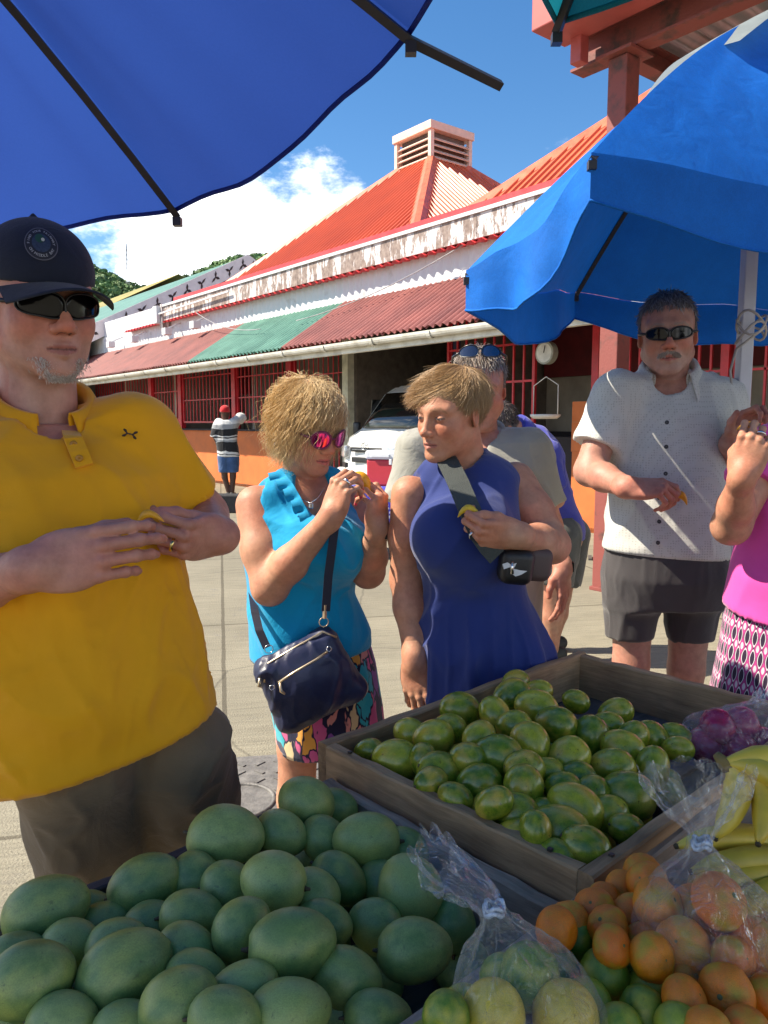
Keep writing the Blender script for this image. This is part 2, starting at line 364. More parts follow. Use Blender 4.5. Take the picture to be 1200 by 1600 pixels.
# --- lean-to roof sheets
zt = 3.53; k = 0
tt = T0
while tt < T1 - 0.01:
    t2 = min(tt + 0.92, T1); mid = (tt + t2) / 2
    mat = m_leangreen if 11.15 < mid < 15.0 else m_leanred
    dz = 0.004 * (k % 2)
    corrugated('roof_sheet', fr.P(tt, DG - 0.06, ZG + 0.10 + dz), fr.P(t2 + 0.02, DG - 0.06, ZG + 0.10 + dz), fr.P(t2 + 0.02, DW + 0.1, zt + 0.02 + dz), fr.P(tt, DW + 0.1, zt + 0.02 + dz), 7, 0.026, mat, bld, m=4)
    tt = t2; k += 1
fbox(fr, 'eave_beam', T0, T1, DG + 0.02, DG + 0.10, ZG - 0.10, ZG + 0.05, m_gutter, bld)
# gutter: half-round trough with joint collars
ga = np.linspace(math.pi, 2 * math.pi, 9)
prof = [(-0.06 + 0.062 * math.cos(a), 0.03 + 0.085 * math.sin(a)) for a in ga] + [(-0.06 + 0.055 * math.cos(a), 0.03 + 0.078 * math.sin(a)) for a in ga[::-1]]
def extr(name, t0, t1, D, z, prof, mat, parent, sc=1.0):
    n = len(prof); V = [fr.P(t0, D + x * sc, z + y * sc) for x, y in prof] + [fr.P(t1, D + x * sc, z + y * sc) for x, y in prof]
    F = [(i, (i + 1) % n, n + (i + 1) % n, n + i) for i in range(n)]
    return mesh_obj(name, V, F, mat, parent, False)
extr('gutter', T0, T1, DG, ZG + 0.02, prof, m_gutter, bld)
t = T0 + 0.5
while t < T1:
    extr('gutter_collar', t, t + 0.07, DG - 0.002, ZG + 0.016, [(x * 1.13 + 0.006, y * 1.13 - 0.004) for x, y in prof], m_gutter, bld); t += 1.22
# --- upper front: white corrugated fascia, peeling band, red edge
corrugated('white_fascia', fr.P(T0, DW + 0.02, 3.51), fr.P(T1, DW + 0.02, 3.51), fr.P(T1, DW + 0.02, 3.96), fr.P(T0, DW + 0.02, 3.96), 150, 0.012, m_white, bld)
fbox(fr, 'upper_wall', T0, T1, DW + 0.06, DW + 0.2, 3.42, 4.42, m_white, bld)
for i in range(9):
    a0 = T0 + i * 2.35; a1 = min(a0 + 2.34, 18.9)
    fbox(fr, 'peeling_panel', a0, a1, DW - 0.16, DW - 0.10, 3.955 + 0.003 * (i % 2), 4.29, m_peel, bld)
corrugated('red_sheet_edge', fr.P(T0, DW - 0.19, 3.92), fr.P(21.6, DW - 0.19, 3.92), fr.P(21.6, DW + 0.1, 3.97), fr.P(T0, DW + 0.1, 3.97), 110, 0.028, m_roofedge, bld)
fbox(fr, 'coping', T0, 18.9, DW - 0.19, DW + 0.2, 4.293, 4.345, m_white, bld)
fbox(fr, 'roof_edge', T0, 18.3, DW - 0.14, DW + 0.35, 4.348, 4.44, m_roofedge, bld)
fbox(fr, 'end_return', 18.9, 19.0, DW - 0.2, DW + 1.6, 3.75, 4.36, m_peel, bld)
bar('electric_conduit', fr.P(19.0, DW - 0.24, 4.12), fr.P(15.2, DW - 0.24, 4.18), 0.035, m_white, bld)
fbox(fr, 'junction_box', 19.0, 19.25, DW - 0.3, DW - 0.1, 3.9, 4.32, m_white, bld)
for t in (16.6, 18.2, 20.4, 22.2): 
    fbox(fr, 'flood_light', t, t + 0.22, DW - 0.42, DW - 0.24, 3.54, 3.70, m_white, bld)
    bar('light_arm', fr.P(t + 0.1, DW - 0.3, 3.70), fr.P(t + 0.1, DW + 0.02, 3.85), 0.03, m_white, bld)
def wire(a, b, sag, name='electric_wire', r=0.008, n=14):
    pts = [np.asarray(a) * (1 - s) + np.asarray(b) * s - np.array([0, 0, sag * 4 * s * (1 - s)]) for s in np.linspace(0, 1, n)]
    return tube(name, pts, r, MAT('grey_wire', (0.35, 0.35, 0.36), 0.6), bld, 5)
wire(fr.P(8.2, DW - 0.12, 3.93), fr.P(11.9, DG + 0.6, 3.2), 0.12)
wire(fr.P(16.7, DW - 0.3, 3.9), fr.P(13.0, DG + 0.5, 3.15), 0.15)
wire(fr.P(19.1, DW - 0.2, 4.3), fr.P(24.0, DW + 1.2, 3.8), 0.25)

# --- pyramid roofs: ribbed faces, hip caps and louvred cupolas
def pyramid(ta, tb, D0, zb, ch, ztop):
    """square hip roof over t in [ta,tb]; ch = half width of the cupola; ztop = where the cupola starts"""
    W_ = tb - ta; D1 = D0 + W_; tc, Dc = (ta + tb) / 2, (D0 + D1) / 2
    corners = {'fr': (ta, D0), 'fl': (tb, D0), 'br': (ta, D1), 'bl': (tb, D1)}
    top = {'fr': (tc - ch, Dc - ch), 'fl': (tc + ch, Dc - ch), 'br': (tc - ch, Dc + ch), 'bl': (tc + ch, Dc + ch)}
    for a, b in (('fl', 'fr'), ('fr', 'br'), ('br', 'bl'), ('bl', 'fl')):
        A = fr.P(*corners[a], zb); B = fr.P(*corners[b], zb); C = fr.P(*top[b], ztop); Dd = fr.P(*top[a], ztop)
        e = B - A; L = np.linalg.norm(e); e = e / L
        up = (C + Dd) / 2 - (A + B) / 2; H = np.linalg.norm(up); up = up / H
        nrm = np.cross(e, up); 
        if nrm[2] < 0: nrm = -nrm
        lt = np.linalg.norm(C - Dd); side = (L - lt) / 2
        n = int(L / 0.165); V = []; F = []
        def hmax(x):                                     # slope length available at x along the eave
            return H * min(1.0, max(0.0, min(x, L - x) / side))
        xs = []
        for i in range(n):
            x0 = L * i / n
            xs += [(x0 + 0.0, 0.0), (x0 + 0.10, 0.0), (x0 + 0.115, 0.034), (x0 + 0.145, 0.034), (x0 + 0.16, 0.0)]
        xs.append((L, 0.0))
        for x, o in xs:
            x = min(x, L)
            V += [A + e * x + nrm * o, A + e * x + up * hmax(x) + nrm * o]
        for i in range(len(xs) - 1): F.append((2 * i, 2 * i + 2, 2 * i + 3, 2 * i + 1))
        mesh_obj('roof_face', V, F, m_roofred, bld)
    for cnr in corners:
        a = fr.P(*corners[cnr], zb + 0.03); b = fr.P(*top[cnr], ztop + 0.03)
        d = b - a; d /= np.linalg.norm(d); s = np.cross(d, (0, 0, 1)); s /= np.linalg.norm(s); up = np.cross(s, d)
        V = []
        for p in (a, b):
            for x, y in ((-0.16, -0.10), (-0.05, 0.03), (0.05, 0.03), (0.16, -0.10)): V.append(p + s * x + up * y)
        mesh_obj('hip_cap', V, [(0, 1, 5, 4), (1, 2, 6, 5), (2, 3, 7, 6)], m_hipcap, bld)
    # cupola
    cu = empty('cupola', fr.P(tc, Dc, ztop - 0.05)); cu.parent = bld
    hh = 0.72; c = ch + 0.02
    for sx in (-1, 1):
        for sy in (-1, 1): box('corner_post', (sx * c, sy * c, hh / 2), (0.09, 0.09, hh), m_louvre, cu)
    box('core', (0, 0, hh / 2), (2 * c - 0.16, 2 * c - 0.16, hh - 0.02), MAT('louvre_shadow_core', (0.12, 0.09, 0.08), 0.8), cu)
    for i in range(4):
        z = 0.08 + i * 0.125
        for sy in (-1, 1):
            box('louvre', (0, sy * (c + 0.0), z), (2 * c - 0.09, 0.10, 0.022), m_louvre, cu, (sy * -0.7, 0, 0))
            box('louvre', (sy * (c + 0.0), 0, z), (0.10, 2 * c - 0.09, 0.022), m_louvre, cu, (0, sy * 0.7, 0))
    bevel_box('cap', (2 * c + 0.16, 2 * c + 0.16, 0.17), m_louvre, cu, (0, 0, hh - 0.02), bev=0.01)
    return cu
pyramid(9.65, 16.75, DW + 0.22, 4.42, 0.54, 6.95)
pyramid(1.75, 8.85, DW + 0.22, 4.42, 0.54, 6.95)
pyramid(-6.1, 1.0, DW + 0.22, 4.42, 0.54, 6.95)

# ================================================================== goods: hanging dial scale, hanging pan, meat on the counter
def dial_scale():
    p = FW(6.55, DW - 0.2, 0); r = empty('hanging_scale', FW(6.55, DW - 0.22, 1.42), RZ, 'white dial scale with a hanging tray between the red gates', 'scale')
    z = 0.86
    a = np.linspace(0, 2 * np.pi, 28, endpoint=False)
    wm = MAT('enamel_white', (0.72, 0.72, 0.68), 0.35); gm = MAT('scale_rim', (0.35, 0.36, 0.3), 0.4)
    V = [(0.145 * math.cos(t), -0.05, z + 0.145 * math.sin(t)) for t in a] + [(0.145 * math.cos(t), 0.05, z + 0.145 * math.sin(t)) for t in a]
    n = 28; F = [(i, (i + 1) % n, n + (i + 1) % n, n + i) for i in range(n)] + [tuple(range(n)), tuple(range(2 * n - 1, n - 1, -1))]
    mesh_obj('dial_case', V, F, gm, r)
    V = [(0.122 * math.cos(t), -0.056, z + 0.122 * math.sin(t)) for t in a]
    mesh_obj('dial_face', V + [(x, -0.051, zz) for x, _, zz in V], [tuple(range(n))] + [(i, (i + 1) % n, n + (i + 1) % n, n + i) for i in range(n)], wm, r)
    bar('needle', (0, -0.062, z), (0.02, -0.062, z + 0.09), 0.008, MAT('black_needle', (0.02, 0.02, 0.02)), r)
    bar('top_hook', (0, 0, z + 0.14), (0, 0, z + 0.75), 0.014, gm, r)
    tube('hanger', [(-0.2, 0, 0.08), (-0.2, 0, 0.45), (0, 0, 0.56), (0.2, 0, 0.45), (0.2, 0, 0.08)], 0.007, wm, r, 6)
    pr = [(0.0, 0.02), (0.15, 0.022), (0.19, 0.05), (0.2, 0.08), (0.185, 0.08), (0.17, 0.055), (0.0, 0.04)]
    V = [(x * math.cos(t), x * math.sin(t), zz) for x, zz in pr for t in a]
    F = [(i * n + j, i * n + (j + 1) % n, (i + 1) * n + (j + 1) % n, (i + 1) * n + j) for i in range(len(pr) - 1) for j in range(n)]
    mesh_obj('tray', V, F, wm, r, True)
dial_scale()
# ================================================================== far: green gabled shed with fretwork, yellow roofed shed, hill
m_fret = MAT('pale_fretwork_board', (0.82, 0.76, 0.74), 0.7, var=0.06)
m_fretdark = MAT('cutout_dark', (0.06, 0.035, 0.035), 0.8)
m_greenroof = MAT('pale_green_roof', (0.15, 0.30, 0.25), 0.5, col2=(0.09, 0.2, 0.17), scale=1.0)
m_yellowroof = MAT('mossy_yellow_roof', (0.40, 0.33, 0.10), 0.7, col2=(0.2, 0.19, 0.07), scale=0.8)
def shed(name, tg, Dr, zr, De, ze, depth, mroof, label, fret=True):
    g = Frame(tg + depth / 2, Dr)
    r = empty(name, g.base, RZ, label, 'building')
    P = g.P
    D2 = 2 * Dr - De
    n = 26
    corrugated('roof_slope', P(tg, De, ze), P(tg + depth, De, ze), P(tg + depth, Dr, zr), P(tg, Dr, zr), n * 3, 0.02, mroof, r)
    corrugated('roof_slope', P(tg, D2, ze), P(tg + depth, D2, ze), P(tg + depth, Dr, zr), P(tg, Dr, zr), n * 3, 0.02, mroof, r)
    wallm = MAT('shed_grey_wall', (0.20, 0.19, 0.20), 0.9)
    box('side_wall', (P(tg, De + 0.7, 0) + P(tg + depth, De + 0.7, ze)) / 2, (depth - 0.8, 0.2, ze), wallm, r)
    box('side_wall', (P(tg, D2 - 0.7, 0) + P(tg + depth, D2 - 0.7, ze)) / 2, (depth - 0.8, 0.2, ze), wallm, r)
    box('back_wall', (P(tg + 1.2, De + .8, 0) + P(tg + 1.2, D2 - .8, ze)) / 2, (0.2, D2 - De - 1.7, ze), wallm, r)
    V = [P(tg + 1.2, De + 0.8, ze - 0.02), P(tg + 1.2, D2 - 0.8, ze - 0.02), P(tg + 1.2, Dr, zr - 0.45), P(tg + 1.3, De + 0.8, ze - 0.02), P(tg + 1.3, D2 - 0.8, ze - 0.02), P(tg + 1.3, Dr, zr - 0.45)]
    mesh_obj('gable_wall', V, [(0, 1, 2), (5, 4, 3), (0, 3, 4, 1), (1, 4, 5, 2), (2, 5, 3, 0)], wallm, r)
    for s in (0.25, 0.5, 0.75, 1.0):
        bar('gable_post', P(tg + 0.3, Dr + (De - Dr) * s * 0.95, 0), P(tg + 0.3, Dr + (De - Dr) * s * 0.95, zr + (ze - zr) * s - 0.35), 0.14, MAT('shed_post', (0.3, 0.16, 0.13), 0.7), r)
    if fret:
        for D_ in (De, D2):
            a = P(tg - 0.06, D_, ze + 0.06); b = P(tg - 0.06, Dr, zr + 0.06); hgt = 0.52
            dn = np.array([0, 0, -hgt]); th = np.array([-0.05, 0, 0])
            V = [a, b, b + dn, a + dn]; V = V + [v + th for v in V]
            mesh_obj('bargeboard', V, [(0, 1, 2, 3), (7, 6, 5, 4), (0, 4, 5, 1), (3, 2, 6, 7), (0, 3, 7, 4), (1, 5, 6, 2)], m_fret, r)
            e = (b - a); L = np.linalg.norm(e); e = e / L; nc = 12
            for i in range(nc):
                c = a + e * L * (i + 0.6) / nc + dn * 0.52 + np.array([0.012, 0, 0]); rs = 0.2
                up = np.array([0, 0, 1.0]); fl = 1 if i % 2 else -1
                # three-leaf dark patch laid on the board as the shade in a cut-out
                V = []; F = []
                for kk, an in enumerate((90, 215, 325)):
                    an = math.radians(an * fl); q = len(V)
                    dx, dz = math.cos(an), math.sin(an)
                    for rr, ww in ((0.0, 0.02), (0.10, 0.045), (0.2, 0.004)):
                        for sg in (1, -1):
                            V.append(c + e * (dx * rr - dz * ww * sg) * 1.0 + up * (dz * rr + dx * ww * sg))
                    F += [(q, q + 1, q + 3, q + 2), (q + 2, q + 3, q + 5, q + 4)]
                mesh_obj('cutout_shade', V, F, m_fretdark, r)
    return r
shed('gabled_shed', 24.0, 13.1, 7.03, 7.0, 3.9, 16, m_greenroof, 'green roofed shed with pale fretwork bargeboard, behind the capped man')
shed('yellow_roofed_shed', 37.5, 16.6, 8.85, 9.4, 5.1, 18, m_yellowroof, 'mossy yellow roofed shed behind the green gabled one', False)

# hill
def hill_h(x, y):
    b = 141 * np.exp(-((y - 640) / 190) ** 2) * (0.80 + 0.10 * np.sin(x / 70.0 + 1.0) + 0.05 * np.sin(x / 23.0)) 
    return b * np.clip(1.15 - np.maximum(0, x + 60) / 260.0, 0.25, 1.2)
xs = np.linspace(-900, 700, 120); ys = np.linspace(330, 1000, 60)
XX, YY = np.meshgrid(xs, ys); ZZ = hill_h(XX, YY) - 2
V = np.stack([XX.ravel(), YY.ravel(), ZZ.ravel()], 1)
F = np.array([(j * 120 + i, j * 120 + i + 1, (j + 1) * 120 + i + 1, (j + 1) * 120 + i) for j in range(59) for i in range(119)])
tag(mesh_obj('hill', V, F, MAT('hill_soil_grass', (0.075, 0.12, 0.045), 0.95, scale=0.05, col2=(0.04, 0.075, 0.025)), smooth=True), kind='structure')
# wood on the hillside: thousands of leaf clumps read as one mass
def hill_wood():
    n = 1900
    x = RNG.uniform(-330, -60, n); y = RNG.uniform(380, 660, n); z = hill_h(x, y)
    s = RNG.uniform(3.0, 7.5, n); k = 70
    d = RNG.normal(size=(n, k, 3)); d /= np.linalg.norm(d, axis=2)[..., None]
    d[..., 2] = np.abs(d[..., 2]) * 0.9 - 0.15
    lump = 0.75 + 0.35 * RNG.random((n, k))
    c = np.stack([x, y, z], 1)[:, None, :] + d * (s[:, None] * lump)[..., None] * np.array([1, 1, 0.85])
    c = c.reshape(-1, 3); sz = np.repeat(s, k) * RNG.uniform(0.12, 0.26, n * k)
    t1 = RNG.normal(size=c.shape); nrm = d.reshape(-1, 3) + 0.5 * RNG.normal(size=c.shape)
    t1 -= nrm * (np.sum(t1 * nrm, 1) / np.sum(nrm * nrm, 1))[:, None]; t1 /= np.linalg.norm(t1, axis=1)[:, None]
    t2 = np.cross(nrm, t1); t2 /= np.linalg.norm(t2, axis=1)[:, None]
    V = np.stack([c + t1 * sz[:, None], c + t2 * sz[:, None], c - t1 * sz[:, None], c - t2 * sz[:, None]], 1).reshape(-1, 3)
    F = np.arange(len(V)).reshape(-1, 4)
    tone = np.repeat(np.repeat(RNG.uniform(1.1, 2.6, n), k), 4)
    hue = np.repeat(np.repeat(RNG.uniform(0, 1, n), k), 4)
    cols = np.stack([0.045 * tone + 0.03 * hue, 0.092 * tone, 0.028 * tone], 1)
    o = mesh_obj('hillside_wood', V, F, leaf_mat, smooth=False, cols=cols)
    tag(o, 'dense green wood covering the far hillside', 'wood', kind='stuff')
m_, nt_, b_ = nodes('hill_leaves'); at_ = nn(nt_, 'ShaderNodeVertexColor'); at_.layer_name = 'Col'
nt_.links.new(at_.outputs[0], b_.inputs['Base Color']); b_.inputs['Roughness'].default_value = 0.7; leaf_mat = m_
hill_wood()
def hill_house(x, y, w, label, roofc):
    z = float(hill_h(np.array(x), np.array(y)))
    r = empty('hillside_house', (x, y, z), 0.4, label, 'house', 'houses on the hill')
    wl = MAT('hill_house_wall', (0.7, 0.68, 0.62), 0.8); rf = MAT('hill_roof_' + roofc, {'grey': (0.3, 0.32, 0.33), 'red': (0.4, 0.1, 0.07)}[roofc], 0.7)
    box('wall', (0, 0, 2.4), (w, w * 0.7, 9.5), wl, r)
    h = w * 0.22; a, b_ = w / 2 + 0.6, w * 0.35 + 0.6
    V = [(-a, -b_, 7), (a, -b_, 7), (a, b_, 7), (-a, b_, 7), (-a, 0, 7 + h), (a, 0, 7 + h)]
    mesh_obj('roof', V, [(0, 1, 5, 4), (2, 3, 4, 5), (0, 4, 3), (1, 2, 5), (0, 3, 2, 1)], rf, r)
    for i in (-0.28, 0.0, 0.28): box('window', (w * i, -w * 0.35 - 0.05, 5.0), (w * 0.13, 0.15, 1.5), m_navy, r)
hill_house(-196, 455, 13, 'pale grey roofed house among trees at the left of the hill', 'grey')
hill_house(-150, 470, 11, 'pale house low on the wooded hill near the yellow roof', 'red')
def mast(x, y, h, r, label, cat, lattice=False):
    z = float(hill_h(np.array(x), np.array(y)))
    e = empty('radio_mast' if lattice else 'utility_pole', (x, y, z), 0, label, cat)
    mm = MAT('mast_grey', (0.3, 0.3, 0.32), 0.6)
    if lattice:
        for i in range(3):
            a = i * 2.094; bar('mast_leg', (r * math.cos(a), r * math.sin(a), 0), (0.2 * math.cos(a), 0.2 * math.sin(a), h), 0.28, mm, e)
        for i in range(10):
            zz = h * i / 10; q = r * (1 - i / 10) + 0.2
            bar('brace', (q, 0, zz), (-q * 0.5, q * 0.86, zz + h / 10), 0.18, mm, e)
    else:
        bar('pole', (0, 0, 0), (0, 0, h), r, mm, e); bar('cross_arm', (-1.5, 0, h - 1), (1.5, 0, h - 1), 0.3, mm, e)
mast(-195, 600, 34, 1.6, 'thin lattice radio mast on the hilltop', 'mast', True)
mast(-88, 330, 24, 0.7, 'tall pole rising before the hill near the shed roof', 'pole')

# ================================================================== steel frame building at upper right
m_rust = MAT('rusty_red_steel', (0.24, 0.06, 0.048), 0.65, col2=(0.085, 0.042, 0.034), scale=5, sharp=(0.36, 0.5), bump=0.2, bscale=50)
m_redsteel = MAT('red_painted_steel', (0.44, 0.085, 0.075), 0.55, var=0.12, scale=4)
m_deck = MAT('galvanised_deck', (0.42, 0.42, 0.42), 0.45, metal=0.6, var=0.15, scale=4)
f2 = Frame(3.78, 5.37)
stl = empty('steel_frame', f2.base, RZ, 'rusty red steel column and beams carrying an upper deck', 'steel frame')
def ibeam(name, a, b, h, w, mat, parent, th=0.02, up=(0, 0, 1)):
    a, b = np.asarray(a, float), np.asarray(b, float); d = b - a; L = np.linalg.norm(d); d /= L
    up = np.asarray(up, float); s = np.cross(d, up); s /= np.linalg.norm(s); up = np.cross(s, d)
    p = [(-w / 2, -h / 2), (w / 2, -h / 2), (w / 2, -h / 2 + th), (th / 2, -h / 2 + th), (th / 2, h / 2 - th), (w / 2, h / 2 - th), (w / 2, h / 2), (-w / 2, h / 2), (-w / 2, h / 2 - th), (-th / 2, h / 2 - th), (-th / 2, -h / 2 + th), (-w / 2, -h / 2 + th)]
    V = [a + s * x + up * y for x, y in p] + [b + s * x + up * y for x, y in p]; n = 12
    F = [(i, (i + 1) % n, n + (i + 1) % n, n + i) for i in range(n)]
    F += [(0, 1, 2, 11), (11, 2, 3, 10), (10, 3, 4, 9), (9, 4, 5, 8), (8, 5, 6, 7)]; F += [tuple(n + i for i in f[::-1]) for f in F[n:n + 5]]
    return mesh_obj(name, V, F, mat, parent)
P2 = lambda t, D, z: f2.P(t + 0.08, D - 0.08, z - 0.18 if z > 1 else z)
# hollow square column
for_col = 0.17
bevel_box('column', (for_col, for_col, 4.18), m_rust, stl, P2(3.7, 5.45, 2.27), bev=0.008)
bevel_box('cap_plate', (0.32, 0.3, 0.025), m_rust, stl, P2(3.7, 5.45, 4.373), bev=0.003)
bevel_box('base_plate', (0.20, 0.20, 0.03), m_rust, stl, P2(3.7, 5.45, 0.015), bev=0.003)
ibeam('main_beam', P2(4.15, 5.45, 4.52), P2(-1.5, 5.45, 4.52), 0.26, 0.17, m_rust, stl)
ibeam('cross_beam', P2(3.74, 5.57, 4.47), P2(3.74, 9.5, 4.47), 0.18, 0.14, m_rust, stl)
ibeam('cross_beam', P2(1.2, 5.57, 4.50), P2(1.2, 9.5, 4.50), 0.18, 0.14, m_rust, stl)
bevel_box('fascia_box', (6.0, 0.40, 0.25), m_redsteel, stl, P2(1.12, 5.05, 4.66), bev=0.01)
bevel_box('hanging_post', (0.10, 0.10, 1.15), m_redsteel, stl, P2(3.95, 5.22, 4.92), bev=0.006)
corrugated('deck_sheet', P2(4.0, 5.3, 4.67), P2(-1.5, 5.3, 4.67), P2(-1.5, 10.0, 4.67), P2(4.0, 10.0, 4.67), 26, 0.03, m_deck, stl)
box('deck_slab', P2(1.25, 7.6, 4.80), (5.4, 4.9, 0.16), MAT('deck_concrete', (0.4, 0.38, 0.34), 0.9), stl)
bar('pipe', P2(3.5, 5.9, 4.36), P2(-1, 9.4, 4.36), 0.07, MAT('dark_pipe', (0.05, 0.05, 0.06), 0.5), stl)
bar('flood_lamp_arm', P2(3.3, 6.2, 4.36), P2(3.3, 6.2, 3.95), 0.05, MAT('dark_pipe', (0.05, 0.05, 0.06), 0.5), stl)
bevel_box('flood_lamp', (0.30, 0.10, 0.16), MAT('dark_pipe', (0.05, 0.05, 0.06), 0.5), stl, P2(3.3, 6.2, 3.98), (0.5, 0.3, 0.4), bev=0.02)
# ================================================================== umbrellas
def cloth_mat(name, col, trans, tcol=None, weave=900, fold=0.25):
    m, nt, b = nodes(name); out = nt.nodes['Material Output']
    pos = nn(nt, 'ShaderNodeNewGeometry').outputs['Position']
    n1 = nn(nt, 'ShaderNodeTexNoise', Scale=5, Detail=8, Roughness=0.7); nt.links.new(pos, n1.inputs['Vector'])
    n2 = nn(nt, 'ShaderNodeTexNoise', Scale=weave * 0.3, Detail=2); nt.links.new(pos, n2.inputs['Vector'])
    r = ramp(nt, [(0.3, tuple(c * 0.68 for c in col)), (0.7, col)]); nt.links.new(n1.outputs['Fac'], r.inputs[0])
    r2 = ramp(nt, [(0.3, (0.8, 0.8, 0.8)), (0.7, (1.1, 1.1, 1.1))]); nt.links.new(n2.outputs['Fac'], r2.inputs[0])
    mx = nn(nt, 'ShaderNodeMixRGB', blend_type='MULTIPLY'); mx.inputs[0].default_value = 0.6
    nt.links.new(r.outputs[0], mx.inputs[1]); nt.links.new(r2.outputs[0], mx.inputs[2]); nt.links.new(mx.outputs[0], b.inputs['Base Color'])
    b.inputs['Roughness'].default_value = 0.75; b.inputs['Specular IOR Level'].default_value = 0.25
    n3 = nn(nt, 'ShaderNodeTexNoise', Scale=9, Detail=4, Distortion=0.6); nt.links.new(pos, n3.inputs['Vector'])
    bp = nn(nt, 'ShaderNodeBump', Strength=fold, Distance=0.02); nt.links.new(n3.outputs['Fac'], bp.inputs['Height']); nt.links.new(bp.outputs[0], b.inputs['Normal'])
    tr = nn(nt, 'ShaderNodeBsdfTranslucent'); tr.inputs['Color'].default_value = rgba(tcol or col)
    ms = nn(nt, 'ShaderNodeMixShader'); ms.inputs[0].default_value = trans
    nt.links.new(b.outputs[0], ms.inputs[1]); nt.links.new(tr.outputs[0], ms.inputs[2]); nt.links.new(ms.outputs[0], out.inputs['Surface'])
    return m
m_navyblue = cloth_mat('royal_blue_canvas', (0.026, 0.05, 0.26), 0.45, (0.035, 0.10, 0.44))
m_azure = cloth_mat('azure_blue_canvas', (0.004, 0.155, 0.62), 0.07, (0.004, 0.11, 0.55))
m_teal = cloth_mat('teal_canvas', (0.01, 0.22, 0.30), 0.25)
m_beige = cloth_mat('beige_canvas', (0.50, 0.42, 0.33), 0.4)
m_rib = MAT('dark_umbrella_rib', (0.035, 0.03, 0.035), 0.45)
m_polewhite = MAT('white_umbrella_pole', (0.62, 0.62, 0.66), 0.45, var=0.08, scale=4)

def umbrella(label, hub, R, n, phase, drop, tilt, mat, valance=0.0, pole_w=0.05, ext=None, scallop=0.05, arch=0.05, seg=18, sag=0.07, vsag=0.02, nopole=False, tips_in=None, wrk=1.0):
    hub = np.asarray(hub, float)
    base = np.array([hub[0], hub[1], 0.0])
    r = empty('market_umbrella', base, 0, label, 'umbrella', 'market umbrellas')
    tips = []
    for i in range(n):
        a = phase + 2 * math.pi * i / n
        dx, dy = R * math.cos(a), R * math.sin(a)
        tips.append(hub + np.array([dx, dy, -drop + tilt[0] * dx + tilt[1] * dy]))
    if tips_in is not None: tips = [np.asarray(q, float) for q in tips_in]
    up = np.array([0, 0, 1.0])
    def ribp(i, s): return hub + (tips[i % n] - hub) * s + up * arch * math.sin(math.pi * s * 0.9)
    for i in range(n):
        V = []; w_ = seg
        for a in range(w_ + 1):
            s = a / w_
            p, q = ribp(i, s), ribp(i + 1, s)
            for b in range(w_ + 1):
                t = b / w_; bel = math.sin(math.pi * t)
                c = p * (1 - t) + q * t
                inward = (hub - c) * np.array([1, 1, 0]); inward /= (np.linalg.norm(inward) + 1e-6)
                wr = wrk * (0.013 * s * bel * math.sin(9 * t + 5 * s + i) + 0.007 * bel * math.sin(21 * t + i * 2.0 + 2 * s) * s ** 2 * (1.15 - s) * 3 + 0.006 * math.sin(16 * s + i * 3) * bel * t + 0.010 * s * (1 - s ** 4) * (math.exp(-(t / 0.22) ** 2) * math.sin(38 * t) + math.exp(-((1 - t) / 0.22) ** 2) * math.sin(38 * (1 - t))))
                c = c + inward * scallop * bel * s ** 3 - up * sag * bel * s * (1.25 - s) * 1.6 + up * wr
                V.append(c)
        F = np.array([(a * (w_ + 1) + b, a * (w_ + 1) + b + 1, (a + 1) * (w_ + 1) + b + 1, (a + 1) * (w_ + 1) + b) for a in range(w_) for b in range(w_)])
        pan = mesh_obj('canopy_panel', V, F, mat, r, True, base)
        if valance > 0:
            edge = V[-(w_ + 1):]; VV = []
            for kx in range(5):
                h = kx / 4
                for b, e in enumerate(edge):
                    t = b / w_; outw = (e - hub) * np.array([1, 1, 0]); outw /= np.linalg.norm(outw)
                    sc = 0.72 + 0.28 * math.sin(math.pi * t)
                    VV.append(e - up * valance * h * sc + outw * (0.022 * math.sin(13 * t + i) * math.sin(math.pi * t) * h + 0.004) - up * vsag * h * math.sin(math.pi * t))
            FF = np.array([(a * (w_ + 1) + b, a * (w_ + 1) + b + 1, (a + 1) * (w_ + 1) + b + 1, (a + 1) * (w_ + 1) + b) for a in range(4) for b in range(w_)])
            mesh_obj('valance', VV, FF, mat, pan, True, base)
            # hem stitching line
            tube('hem', [VV[4 * (w_ + 1) + b] for b in range(w_ + 1)], 0.0035, mat, pan, 5, base)
        else:
            tube('hem', [v + up * 0.0 for v in V[-(w_ + 1):]], 0.005, mat, pan, 5, base)
        e = (ext or {}).get(i, 1.0)
        pts = [ribp(i, s) - up * 0.016 for s in np.linspace(0.02, 1.0, 9)]
        if not isinstance(e, float): pts = pts + [np.asarray(e, float)]
        rb = bar_chain('rib', pts, 0.016, m_rib, r, base)
        mid = ribp(i, 0.52) - up * 0.02; run = hub - up * (drop * 0.75 + 0.12)
        if not nopole: bar('strut', mid - base, run - base, 0.010, m_rib, rb)
        box('rib_end_cap', tips[i] - up * 0.012 - base, (0.018, 0.018, 0.018), m_rib, rb)
    if not nopole:
        bevel_box('pole', (pole_w, pole_w, hub[2] - 0.04), m_polewhite, r, (0, 0, (hub[2] - 0.04) / 2), bev=0.004)
        box('runner', (0, 0, hub[2] - drop * 0.75 - 0.12), (pole_w + 0.035, pole_w + 0.035, 0.08), m_rib, r)
        box('base_block', (0, 0, 0.06), (0.45, 0.45, 0.12), MAT('concrete_base', (0.35, 0.34, 0.32), 0.9), r)
    return r, tips
def bar_chain(name, pts, w, mat, parent, base):
    """one rib: a flat square section swept along points"""
    V, F = tube_arrays(pts, w * 0.62, 4)
    return mesh_obj(name, V, F, mat, parent, False, base)

